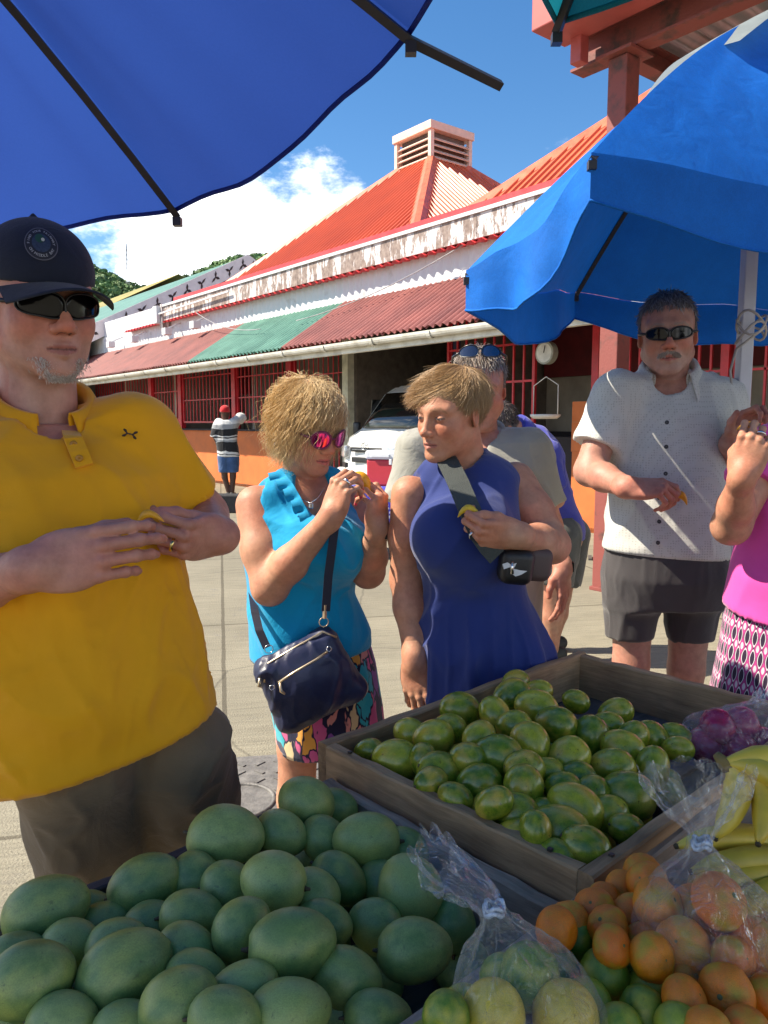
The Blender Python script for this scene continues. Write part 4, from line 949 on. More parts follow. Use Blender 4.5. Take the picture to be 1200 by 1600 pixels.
# layers underneath so that the heaps are solid
def filler(kind, org, l1, l2, z, step, half, label, cat, group, n=1000, pad=0.06):
    u = pad; row = 0
    while u < l1 - pad:
        v = pad + (step / 2 if row % 2 else 0)
        while v < l2 - pad:
            c = org + E1 * (u + RNG.uniform(-.008, .008)) + E2 * (v + RNG.uniform(-.008, .008)); c[2] = z + RNG.uniform(-0.006, 0.006)
            if n > 0: place(kind, c, half, rot_from_axis(RNG.normal(size=3), 0), label, cat, group, int(RNG.integers(5)), stem=False)
            n -= 1; v += step
        u += step * 0.88; row += 1
filler('mango', oB + E1 * 0.25, LB - 0.25, 0.46, 0.685, 0.105, (0.038, 0.038, 0.046), 'large green mango heaped in the low dark tray', 'mango', 'green mangoes in the dark tray')
filler('small', oA, LA * 0.62, WA, 0.755, 0.062, (0.027, 0.027, 0.031), 'small glossy green fruit heaped in the raised brown tray', 'fruit', 'small green fruit in the brown tray')
filler('orange', oC + E1 * 0.40, 0.62, 0.40, 0.755, 0.075, (0.034, 0.034, 0.032), 'small orange tangerine in the front tray below the clear bag', 'orange', 'tangerines in the front tray')

# ---- bananas
m_ban = fruit_mat('banana_skin', (0.62, 0.40, 0.03), (0.75, 0.55, 0.06), 0.42, spots=(0.08, 0.04, 0.015), spot_amt=0.55, blush=(0.55, 0.42, 0.05), bump=0.02, nscale=6)
m_bantip = MAT('banana_tip', (0.06, 0.045, 0.02), 0.8)
def banana(parent, pts, r, base):
    pts = np.asarray(pts, float); t = np.linspace(0, 1, 18)
    P = np.array([(1 - s) ** 2 * pts[0] + 2 * s * (1 - s) * pts[1] + s * s * pts[2] for s in t])
    rad = r * np.interp(t, [0, 0.06, 0.16, 0.3, 0.6, 0.85, 0.95, 1], [0.36, 0.36, 0.55, 0.92, 1.0, 0.8, 0.42, 0.22])
    V, F = tube_arrays(P, rad, 10)
    k = np.tile(1 + 0.07 * np.cos(np.linspace(0, 2 * np.pi, 10, endpoint=False) * 5), 18); ctr = np.repeat(P, 10, 0); V = ctr + (V - ctr) * k[:, None]
    o = mesh_obj('banana', V, F, m_ban, parent, True, base)
    tube('tip', [P[-1] - (P[-1] - P[-2]) * 0.3, P[-1] + (P[-1] - P[-2]) * 0.25], [r * 0.26, r * 0.2], m_bantip, o, 7, base)
def bunch(label, crown, ends, r):
    b = empty('banana_bunch', crown, 0, label, 'bananas', 'banana bunches')
    for mid, e in ends: banana(b, [crown, mid, e], r, crown)
    tube('crown', [np.asarray(crown) + np.array([-0.008, 0.004, 0.010]), np.asarray(crown), np.asarray(crown) - np.array([-0.006, 0, 0.006])], [0.005, 0.009, 0.009], MAT('banana_crown', (0.22, 0.15, 0.04), 0.7), b, 7, crown)
def BP(x, y, z): return UZ(x, y, z)
bunch('yellow banana bunch standing behind the clear bag of oranges', BP(1130, 1192, 0.955), [(BP(1215, 1165, 0.98), BP(1330, 1215, 0.93)), (BP(1225, 1195, 0.96), BP(1300, 1300, 0.9)), (BP(1222, 1205, 0.94), BP(1185, 1318, 0.885)), (BP(1180, 1225, 0.93), BP(1118, 1310, 0.88)), (BP(1250, 1190, 0.95), BP(1260, 1330, 0.87))], 0.0165)
bunch('yellow bananas lying flat beside the knot of the clear bag', BP(1290, 1350, 0.84), [(BP(1180, 1285, 0.875), BP(1058, 1322, 0.86)), (BP(1190, 1330, 0.86), BP(1080, 1362, 0.84)), (BP(1190, 1365, 0.84), BP(1100, 1385, 0.83)), (BP(1200, 1400, 0.83), BP(1140, 1420, 0.82))], 0.0165)

_perm = np.random.default_rng(3).random((64, 64, 64)).astype(np.float32)
def vnoise(P):
    """smooth value noise in [-1,1]"""
    i = np.floor(P).astype(int); f = P - i; f = f * f * (3 - 2 * f); o = 0
    for dx in (0, 1):
        for dy in (0, 1):
            for dz in (0, 1):
                w = (f[:, 0] if dx else 1 - f[:, 0]) * (f[:, 1] if dy else 1 - f[:, 1]) * (f[:, 2] if dz else 1 - f[:, 2])
                o = o + w * _perm[(i[:, 0] + dx) % 64, (i[:, 1] + dy) % 64, (i[:, 2] + dz) % 64]
    return 2 * o - 1
# ---- clear plastic bags
def plastic_mat():
    m, nt, b = nodes('clear_bag_film'); out = nt.nodes['Material Output']
    pos = nn(nt, 'ShaderNodeNewGeometry').outputs['Position']
    n1 = nn(nt, 'ShaderNodeTexNoise', Scale=38, Detail=5, Distortion=1.2); nt.links.new(pos, n1.inputs['Vector'])
    bp = nn(nt, 'ShaderNodeBump', Strength=1.0, Distance=0.02); nt.links.new(n1.outputs['Fac'], bp.inputs['Height'])
    gl = nn(nt, 'ShaderNodeBsdfGlossy'); gl.inputs['Roughness'].default_value = 0.07; gl.inputs['Color'].default_value = (0.95, 0.97, 1, 1); nt.links.new(bp.outputs[0], gl.inputs['Normal'])
    df = nn(nt, 'ShaderNodeBsdfTranslucent'); df.inputs['Color'].default_value = (0.9, 0.92, 0.95, 1)
    d2 = nn(nt, 'ShaderNodeBsdfDiffuse'); d2.inputs['Color'].default_value = (0.9, 0.92, 0.95, 1); nt.links.new(bp.outputs[0], d2.inputs['Normal'])
    dm = nn(nt, 'ShaderNodeMixShader'); nt.links.new(df.outputs[0], dm.inputs[1]); nt.links.new(d2.outputs[0], dm.inputs[2]); dm.inputs[0].default_value = 0.5
    gm = nn(nt, 'ShaderNodeMixShader'); gm.inputs[0].default_value = 0.35; nt.links.new(gl.outputs[0], gm.inputs[1]); nt.links.new(dm.outputs[0], gm.inputs[2])
    tr = nn(nt, 'ShaderNodeBsdfTransparent'); tr.inputs['Color'].default_value = (0.97, 0.98, 0.985, 1)
    lw = nn(nt, 'ShaderNodeLayerWeight', Blend=0.35); nt.links.new(bp.outputs[0], lw.inputs['Normal'])
    r = ramp(nt, [(0.0, (0.05, 0.05, 0.05)), (0.45, (0.17, 0.17, 0.17)), (0.75, (0.48, 0.48, 0.48)), (1.0, (0.75, 0.75, 0.75))]); nt.links.new(lw.outputs['Facing'], r.inputs[0])
    mx = nn(nt, 'ShaderNodeMixShader'); nt.links.new(r.outputs[0], mx.inputs[0]); nt.links.new(tr.outputs[0], mx.inputs[1]); nt.links.new(gm.outputs[0], mx.inputs[2])
    nt.links.new(mx.outputs[0], out.inputs['Surface'])
    return m
m_film = plastic_mat()
def bag(label, secs, seed, nf=13):
    """secs: (centre, half width, half depth, crumple) from bottom to top"""
    r = np.random.default_rng(seed); n = 110; rows = 72
    C = np.array([s[0] for s in secs]); A = np.array([s[1] for s in secs]); B = np.array([s[2] for s in secs]); K = np.array([s[3] for s in secs])
    ti = np.linspace(0, 1, len(secs)); t = np.linspace(0, 1, rows)
    f = lambda a: np.interp(t, ti, a)
    sm = lambda a: np.convolve(np.pad(a, 2, mode='edge'), np.ones(5) / 5, 'valid')
    Cx = np.stack([sm(f(C[:, i])) for i in range(3)], 1); Ax, Bx, Kx = sm(f(A)), sm(f(B)), f(K)
    ph = r.uniform(0, 6, 8); fr_ = r.integers(3, nf, 8); tw = r.uniform(-2, 2, 8)
    V = []
    for i in range(rows):
        a = np.linspace(0, 2 * np.pi, n, endpoint=False)
        w = sum(np.abs(np.sin(a * fr_[j] / 2 + ph[j] + tw[j] * t[i] * 3)) - 0.55 for j in range(8)) / 3.2
        rad = 1 + Kx[i] * w
        dz = 0.006 * sum(np.sin(a * fr_[j] + ph[j] * 2) for j in range(3)) * (1 if i > rows * 0.9 else 0.2)
        V.append(np.stack([Cx[i, 0] + Ax[i] * rad * np.cos(a), Cx[i, 1] + Bx[i] * rad * np.sin(a), Cx[i, 2] + dz], 1))
    V = np.concatenate(V); kk = np.repeat(np.clip(Kx * 2.2, 0.25, 1.0), n)
    V = V + np.stack([vnoise(V * 95 + o_) * 0.6 + vnoise(V * 210 + o_) * 0.35 for o_ in (3.1, 17.7, 41.3)], 1) * (0.0042 * kk)[:, None]
    F = np.array([(i * n + j, i * n + (j + 1) % n, (i + 1) * n + (j + 1) % n, (i + 1) * n + j) for i in range(rows - 1) for j in range(n)])
    base = np.array([C[0][0], C[0][1], C[0][2]])
    o = mesh_obj('plastic_bag', V, F, m_film, None, True, base); o.location = tuple(base)
    tag(o, label, 'plastic bag', 'clear bags of fruit')
    return o
def bag_of(label, c, secs, seed):
    o = bag(label, [(c + np.array(o), a, b_, k_) for o, a, b_, k_ in secs], seed)
    i = min(range(3, len(secs)), key=lambda q: secs[q][1]); p = np.array(secs[i][0]) - np.array(secs[0][0])
    ring_pts = [p + np.array([0.0085 * math.cos(t), 0.0085 * math.sin(t), 0.003 * math.sin(3 * t)]) for t in np.linspace(0, 6.3, 15)]
    tube('knot', ring_pts, 0.0028, MAT('bunched_plastic', (0.50, 0.55, 0.62), 0.2, var=0.3, scale=160), o, 7)
    tube('knot', [q * np.array([1, 1, 1]) + np.array([0.001, 0, 0.005]) for q in ring_pts], 0.0022, MAT('bunched_plastic', (0.50, 0.55, 0.62), 0.2), o, 7)
    return o
c2 = UZ(1108, 1432, 0.862)
bag_of('knotted clear plastic bag of oranges with its top flared upright', c2, [((0, 0, -0.045), 0.01, 0.01, 0), ((0, 0, -0.044), 0.06, 0.055, 0.03), ((0, 0, -0.02), 0.080, 0.072, 0.04), ((0, 0, 0.01), 0.074, 0.068, 0.05), ((0, 0.004, 0.036), 0.050, 0.046, 0.14), ((-0.003, 0.01, 0.056), 0.022, 0.022, 0.35), ((-0.006, 0.014, 0.072), 0.009, 0.009, 0.45), ((-0.006, 0.016, 0.084), 0.012, 0.010, 0.45), ((-0.008, 0.02, 0.105), 0.030, 0.016, 0.55), ((-0.010, 0.026, 0.136), 0.052, 0.020, 0.4), ((-0.012, 0.03, 0.148), 0.055, 0.022, 0.35)], 3)
for i, (dx, dy, dz, kd, lab) in enumerate([(-0.036, -0.022, -0.018, 'orange', 'orange at the lower left inside the knotted clear bag'), (0.036, -0.024, -0.017, 'orange', 'bright orange at the lower right inside the knotted clear bag'), (0.0, 0.030, -0.016, 'orange', 'orange at the back inside the knotted clear bag'), (0.008, -0.004, 0.020, 'orange', 'topmost orange inside the knotted clear bag'), (-0.045, 0.026, -0.004, 'orange', 'orange at the far left inside the knotted clear bag')]):
    place(kd, c2 + [dx, dy, dz], (0.029, 0.029, 0.029), rot_from_axis((0.3 * i - .5, -0.5, 0.6), i), lab, 'orange', 'oranges inside the clear bag', i)
c1 = UZ(802, 1542, 0.858)
bag_of('knotted clear plastic bag of yellow fruit leaning left at the front', c1, [((0.02, 0, -0.05), 0.01, 0.01, 0.0), ((0.02, 0, -0.048), 0.055, 0.05, 0.03), ((0.015, 0, -0.025), 0.073, 0.064, 0.04), ((0.01, 0, 0.006), 0.064, 0.056, 0.07), ((0.0, 0.01, 0.032), 0.040, 0.036, 0.25), ((-0.008, 0.018, 0.050), 0.016, 0.016, 0.45), ((-0.016, 0.024, 0.060), 0.010, 0.010, 0.5), ((-0.026, 0.032, 0.068), 0.018, 0.014, 0.55), ((-0.046, 0.046, 0.078), 0.026, 0.026, 0.5), ((-0.066, 0.062, 0.088), 0.022, 0.040, 0.4), ((-0.074, 0.070, 0.092), 0.018, 0.044, 0.35)], 8)
for i, (dx, dy, dz, lab) in enumerate([(-0.022, -0.016, -0.016, 'large yellow fruit at the left inside the front clear bag'), (0.046, -0.012, -0.020, 'yellow fruit at the right inside the front clear bag'), (0.02, 0.028, -0.012, 'yellow fruit at the back inside the front clear bag')]):
    place('yellow' if i < 2 else 'citrus', c1 + [dx, dy, dz], (0.030, 0.030, 0.034), rot_from_axis((0.2, -0.3, 0.6), i), lab, 'fruit', 'fruit inside the front clear bag', i)
c3 = UZ(1150, 1148, 0.80)
bag('clear bag of crimson fruit in the back of the brown tray', [(c3 + [0, 0, -0.055], 0.01, 0.01, 0), (c3 + [0, 0, -0.053], 0.09, 0.07, 0.04), (c3 + [0, 0, -0.02], 0.112, 0.08, 0.06), (c3 + [0, 0, 0.02], 0.09, 0.065, 0.12), (c3 + [0.03, 0, 0.045], 0.05, 0.035, 0.3), (c3 + [0.06, 0, 0.06], 0.03, 0.02, 0.4), (c3 + [0.10, 0.01, 0.075], 0.05, 0.03, 0.4)], 12)
for i, (dx, dy, dz) in enumerate([(-0.06, 0.0, -0.02), (0.0, -0.02, -0.022), (0.055, 0.0, -0.02), (-0.03, 0.03, -0.02), (0.03, 0.035, -0.02), (-0.035, 0.0, 0.016), (0.015, 0.01, 0.016)]):
    place('plum', c3 + [dx, dy, dz], (0.034, 0.034, 0.032), rot_from_axis((0.2 * i, -0.3, 0.6), i), 'crimson fruit inside the clear bag at the back of the brown tray', 'fruit', 'crimson fruit inside the clear bag', 0)
# ================================================================== figure modelling: smooth-blended volumes turned into one continuous surface
f32 = np.float32
class Vol:
    """list of primitives in world space; meshed with surface nets"""
    def __init__(s): s.p = []
    def cone(s, a, b, ra, rb, k=0.02, flat=False, op='u', sq=None):
        a, b = np.asarray(a, float), np.asarray(b, float); r = max(ra, rb)
        lo, hi = np.minimum(a, b) - r, np.maximum(a, b) + r
        ba = b - a; L2 = max(float(ba @ ba), 1e-9); L = math.sqrt(L2)
        def f(x, y, z):
            px, py, pz = x - f32(a[0]), y - f32(a[1]), z - f32(a[2])
            t0 = (px * f32(ba[0]) + py * f32(ba[1]) + pz * f32(ba[2])) / f32(L2)
            t = np.clip(t0, 0, 1)
            qx, qy, qz = px - t * f32(ba[0]), py - t * f32(ba[1]), pz - t * f32(ba[2])
            d = np.sqrt(qx * qx + qy * qy + qz * qz) - (f32(ra) + f32(rb - ra) * t)
            if flat: d = np.maximum(d, (t0 - 1) * f32(L))
            return d
        s.p.append((op, k, f, lo, hi)); return s
    def chain(s, pts, rs, k=0.02, flat=False, op='u'):
        for i in range(len(pts) - 1): s.cone(pts[i], pts[i + 1], rs[i], rs[i + 1], k, flat and i == len(pts) - 2, op)
        return s
    def ell(s, c, r, R=None, k=0.02, op='u'):
        c = np.asarray(c, float); r = np.asarray(r, float); m = r.max(); Rm = np.eye(3) if R is None else np.asarray(R, float)
        def f(x, y, z):
            px, py, pz = x - f32(c[0]), y - f32(c[1]), z - f32(c[2])
            q = [px * f32(Rm[0, i]) + py * f32(Rm[1, i]) + pz * f32(Rm[2, i]) for i in range(3)]
            k0 = np.sqrt(sum((q[i] / f32(r[i])) ** 2 for i in range(3))); k1 = np.sqrt(sum((q[i] / f32(r[i] ** 2)) ** 2 for i in range(3))) + f32(1e-6)
            return k0 * (k0 - 1) / k1
        s.p.append((op, k, f, c - m, c + m)); return s
    def loft(s, secs, k=0.03, power=2.3, op='u', grow=0.0):
        """secs: (z, cx, cy, rx, ry, yaw) any order; stacked superellipse sections"""
        A = np.array(sorted(secs, key=lambda q: q[0]), float)
        m = A[:, 3:5].max() + grow
        lo = np.array([A[:, 1].min() - m, A[:, 2].min() - m, A[0, 0]]); hi = np.array([A[:, 1].max() + m, A[:, 2].max() + m, A[-1, 0]])
        def f(x, y, z):
            zz = z.ravel()
            g = lambda i: np.interp(zz, A[:, 0], A[:, i]).astype(f32).reshape(z.shape)
            cx, cy, rx, ry, yw = g(1), g(2), g(3) + f32(grow), g(4) + f32(grow), g(5)
            px, py = x - cx, y - cy
            c, s_ = np.cos(yw), np.sin(yw)
            qx, qy = np.abs(px * c + py * s_) / rx, np.abs(-px * s_ + py * c) / ry
            rr = (qx ** f32(power) + qy ** f32(power)) ** f32(1 / power)
            d = (rr - 1) * np.minimum(rx, ry)
            return np.maximum(np.maximum(d, z - f32(A[-1, 0])), f32(A[0, 0]) - z)
        s.p.append((op, k, f, lo, hi)); return s
    def sub(s): return s
    def mesh(s, h, cuts=(), pad=0.0):
        U_ = [q for q in s.p if q[0] == 'u']
        lo = np.min([q[3] for q in U_], 0) - 3 * h - pad; hi = np.max([q[4] for q in U_], 0) + 3 * h + pad
        n = np.ceil((hi - lo) / h).astype(int) + 1
        ax = [(lo[i] + h * np.arange(n[i])).astype(f32) for i in range(3)]
        Fd = np.full(n, 0.2, dtype=f32)
        for op, k, f, l, u in s.p:
            m = k + 2.5 * h
            i0 = np.clip(np.floor((l - m - lo) / h).astype(int), 0, n - 1); i1 = np.clip(np.ceil((u + m - lo) / h).astype(int) + 1, 1, n)
            if np.any(i1 <= i0): continue
            sl = tuple(slice(i0[j], i1[j]) for j in range(3))
            d = f(ax[0][sl[0]][:, None, None], ax[1][sl[1]][None, :, None], ax[2][sl[2]][None, None, :])
            a = Fd[sl]
            if op == 'u':
                if k > 0:
                    hh = np.clip(0.5 + 0.5 * (d - a) / f32(k), 0, 1); Fd[sl] = d * (1 - hh) + a * hh - f32(k) * hh * (1 - hh)
                else: Fd[sl] = np.minimum(a, d)
            else:
                d = -d
                if k > 0:
                    hh = np.clip(0.5 - 0.5 * (d - a) / f32(k), 0, 1); Fd[sl] = d * (1 - hh) + a * hh + f32(k) * hh * (1 - hh)
                else: Fd[sl] = np.maximum(a, d)
        for p, nv in cuts:
            p = np.asarray(p, float); nv = np.asarray(nv, float) / np.linalg.norm(nv)
            pl = (ax[0][:, None, None] - f32(p[0])) * f32(nv[0]) + (ax[1][None, :, None] - f32(p[1])) * f32(nv[1]) + (ax[2][None, None, :] - f32(p[2])) * f32(nv[2])
            Fd = np.maximum(Fd, pl)
        return surface_nets(Fd, lo, h)
def surface_nets(Fd, lo, h):
    ins = Fd < 0; n = Fd.shape
    cnt = np.zeros(tuple(d - 1 for d in n), np.int8)
    for dx in (0, 1):
        for dy in (0, 1):
            for dz in (0, 1): cnt += ins[dx:n[0] - 1 + dx, dy:n[1] - 1 + dy, dz:n[2] - 1 + dz]
    act = (cnt > 0) & (cnt < 8); idx = np.argwhere(act); m = len(idx)
    vid = np.full(act.shape, -1, np.int32); vid[act] = np.arange(m)
    acc = np.zeros((m, 3)); num = np.zeros(m)
    cor = [(a, b, c) for a in (0, 1) for b in (0, 1) for c in (0, 1)]
    val = {c: Fd[idx[:, 0] + c[0], idx[:, 1] + c[1], idx[:, 2] + c[2]] for c in cor}
    for c in cor:
        for axx in range(3):
            if c[axx]: continue
            d = list(c); d[axx] = 1; d = tuple(d)
            v0, v1 = val[c], val[d]; x = (v0 < 0) != (v1 < 0)
            t = np.where(x, v0 / np.where(x, v0 - v1, 1), 0)
            p = np.array(c, float)[None] + np.zeros((m, 3)); p[:, axx] = t
            acc += p * x[:, None]; num += x
    V = (idx + acc / num[:, None]) * h + lo
    Q = []
    for axx in range(3):
        s0 = [slice(None)] * 3; s1 = [slice(None)] * 3; s0[axx] = slice(0, -1); s1[axx] = slice(1, None)
        a, b = ins[tuple(s0)], ins[tuple(s1)]
        o1, o2 = [(1, 2), (2, 0), (0, 1)][axx]
        e = np.argwhere(a != b); e = e[(e[:, o1] > 0) & (e[:, o2] > 0) & (e[:, o1] < n[o1] - 1) & (e[:, o2] < n[o2] - 1)]
        if len(e) == 0: continue
        sg = a[e[:, 0], e[:, 1], e[:, 2]]
        def vv(d1, d2):
            q = e.copy(); q[:, o1] -= d1; q[:, o2] -= d2; return vid[q[:, 0], q[:, 1], q[:, 2]]
        q = np.stack([vv(1, 1), vv(0, 1), vv(0, 0), vv(1, 0)], 1)
        q[~sg] = q[~sg][:, ::-1]; Q.append(q)
    return V, np.concatenate(Q)
def vnormals(V, Q):
    nrm = np.cross(V[Q[:, 2]] - V[Q[:, 0]], V[Q[:, 3]] - V[Q[:, 1]])
    N = np.zeros_like(V)
    for i in range(4): np.add.at(N, Q[:, i], nrm)
    return N / (np.linalg.norm(N, axis=1)[:, None] + 1e-12)
def relax(V, Q, it=1, lam=0.5):
    for _ in range(it):
        S = np.zeros_like(V); c = np.zeros(len(V))
        for i in range(4):
            a, b = Q[:, i], Q[:, (i + 1) % 4]
            np.add.at(S, a, V[b]); np.add.at(S, b, V[a]); np.add.at(c, a, 1); np.add.at(c, b, 1)
        V = V * (1 - lam) + lam * S / np.maximum(c, 1)[:, None]
    return V
def ridged(P): return 1 - np.abs(vnoise(P)) * 2
def folds(V, Q, amp, scale=(6, 6, 3), seed=0, rot=None, mask=None):
    """push cloth out and in along its normals: long soft folds plus fine creases"""
    N = vnormals(V, Q); P = V if rot is None else V @ np.asarray(rot).T
    P = P * np.array(scale) + seed * 7.3
    warp = np.stack([vnoise(P * 0.5 + 11), vnoise(P * 0.5 + 23), vnoise(P * 0.5 + 37)], 1)
    r1 = np.clip(1 - np.abs(vnoise(P + warp * 0.9)) * 3.2, 0, 1); r2 = np.clip(1 - np.abs(vnoise(P * 2.3 + warp * 1.5 + 5)) * 3.0, 0, 1)
    d = 0.9 * r1 ** 1.5 + 0.4 * r2 ** 1.5 + 0.25 * vnoise(P * 0.8) - 0.35
    if mask is not None: d = d * mask(V)
    return V + N * (d * amp)[:, None]

# ------------------------------------------------------------------ skin, hair and cloth materials
def skin_mat(name, bump=0.06):
    m, nt, b = nodes(name)
    at = nn(nt, 'ShaderNodeVertexColor'); at.layer_name = 'Col'
    tco = nn(nt, 'ShaderNodeTexCoord').outputs['Object']
    n1 = nn(nt, 'ShaderNodeTexNoise', Scale=35, Detail=5, Roughness=0.65); nt.links.new(tco, n1.inputs['Vector'])
    r = ramp(nt, [(0.3, (0.74, 0.66, 0.63)), (0.7, (1.14, 1.12, 1.10))]); nt.links.new(n1.outputs['Fac'], r.inputs[0])
    n3 = nn(nt, 'ShaderNodeTexNoise', Scale=9, Detail=3); nt.links.new(tco, n3.inputs['Vector'])
    r3 = ramp(nt, [(0.35, (1.06, 0.82, 0.77)), (0.65, (1.0, 1.03, 1.02))]); nt.links.new(n3.outputs['Fac'], r3.inputs[0])
    mx = nn(nt, 'ShaderNodeMixRGB', blend_type='MULTIPLY'); mx.inputs[0].default_value = 0.8; nt.links.new(at.outputs[0], mx.inputs[1]); nt.links.new(r.outputs[0], mx.inputs[2])
    m3 = nn(nt, 'ShaderNodeMixRGB', blend_type='MULTIPLY'); m3.inputs[0].default_value = 0.8; nt.links.new(mx.outputs[0], m3.inputs[1]); nt.links.new(r3.outputs[0], m3.inputs[2])
    nt.links.new(m3.outputs[0], b.inputs['Base Color'])
    b.inputs['Roughness'].default_value = 0.5; b.inputs['Specular IOR Level'].default_value = 0.4
    b.inputs['Subsurface Weight'].default_value = 0.18; b.inputs['Subsurface Radius'].default_value = (1.0, 0.35, 0.2); b.inputs['Subsurface Scale'].default_value = 0.006
    n2 = nn(nt, 'ShaderNodeTexNoise', Scale=170, Detail=6, Roughness=0.7); nt.links.new(tco, n2.inputs['Vector'])
    bp = nn(nt, 'ShaderNodeBump', Strength=bump * 6, Distance=0.003); nt.links.new(n2.outputs['Fac'], bp.inputs['Height']); nt.links.new(bp.outputs[0], b.inputs['Normal'])
    return m
m_skin = skin_mat('skin')
def hair_mat(name, c1, c2):
    m, nt, b = nodes(name)
    at = nn(nt, 'ShaderNodeVertexColor'); at.layer_name = 'Col'
    mx = nn(nt, 'ShaderNodeMixRGB'); mx.inputs[1].default_value = rgba(c1); mx.inputs[2].default_value = rgba(c2)
    sp = nn(nt, 'ShaderNodeSeparateColor'); nt.links.new(at.outputs[0], sp.inputs[0]); nt.links.new(sp.outputs[0], mx.inputs[0])
    nt.links.new(mx.outputs[0], b.inputs['Base Color']); b.inputs['Roughness'].default_value = 0.42; b.inputs['Specular IOR Level'].default_value = 0.6
    return m
def fabric(name, col, rough=0.85, weave=0.25, wscale=700, crease=0.35, cscale=14, pattern=None, sheen=0.25, var=0.10):
    m, nt, b = nodes(name)
    tco = nn(nt, 'ShaderNodeTexCoord').outputs['Object']
    n1 = nn(nt, 'ShaderNodeTexNoise', Scale=7, Detail=5); nt.links.new(tco, n1.inputs['Vector'])
    r = ramp(nt, [(0.3, tuple(c * (1 - var) for c in col)), (0.7, tuple(min(1, c * (1 + var)) for c in col))]); nt.links.new(n1.outputs['Fac'], r.inputs[0])
    c = r.outputs[0]
    if pattern: c = pattern(nt, tco, c)
    nt.links.new(c, b.inputs['Base Color']); b.inputs['Roughness'].default_value = rough
    b.inputs['Sheen Weight'].default_value = sheen; b.inputs['Sheen Roughness'].default_value = 0.5; b.inputs['Specular IOR Level'].default_value = 0.2
    n2 = nn(nt, 'ShaderNodeTexNoise', Scale=wscale, Detail=1); nt.links.new(tco, n2.inputs['Vector'])
    n3 = nn(nt, 'ShaderNodeTexNoise', Scale=cscale, Detail=4, Distortion=1.0); nt.links.new(tco, n3.inputs['Vector'])
    b1 = nn(nt, 'ShaderNodeBump', Strength=crease, Distance=0.02); nt.links.new(n3.outputs['Fac'], b1.inputs['Height'])
    b2 = nn(nt, 'ShaderNodeBump', Strength=weave, Distance=0.002); nt.links.new(n2.outputs['Fac'], b2.inputs['Height']); nt.links.new(b1.outputs[0], b2.inputs['Normal'])
    nt.links.new(b2.outputs[0], b.inputs['Normal'])
    return m

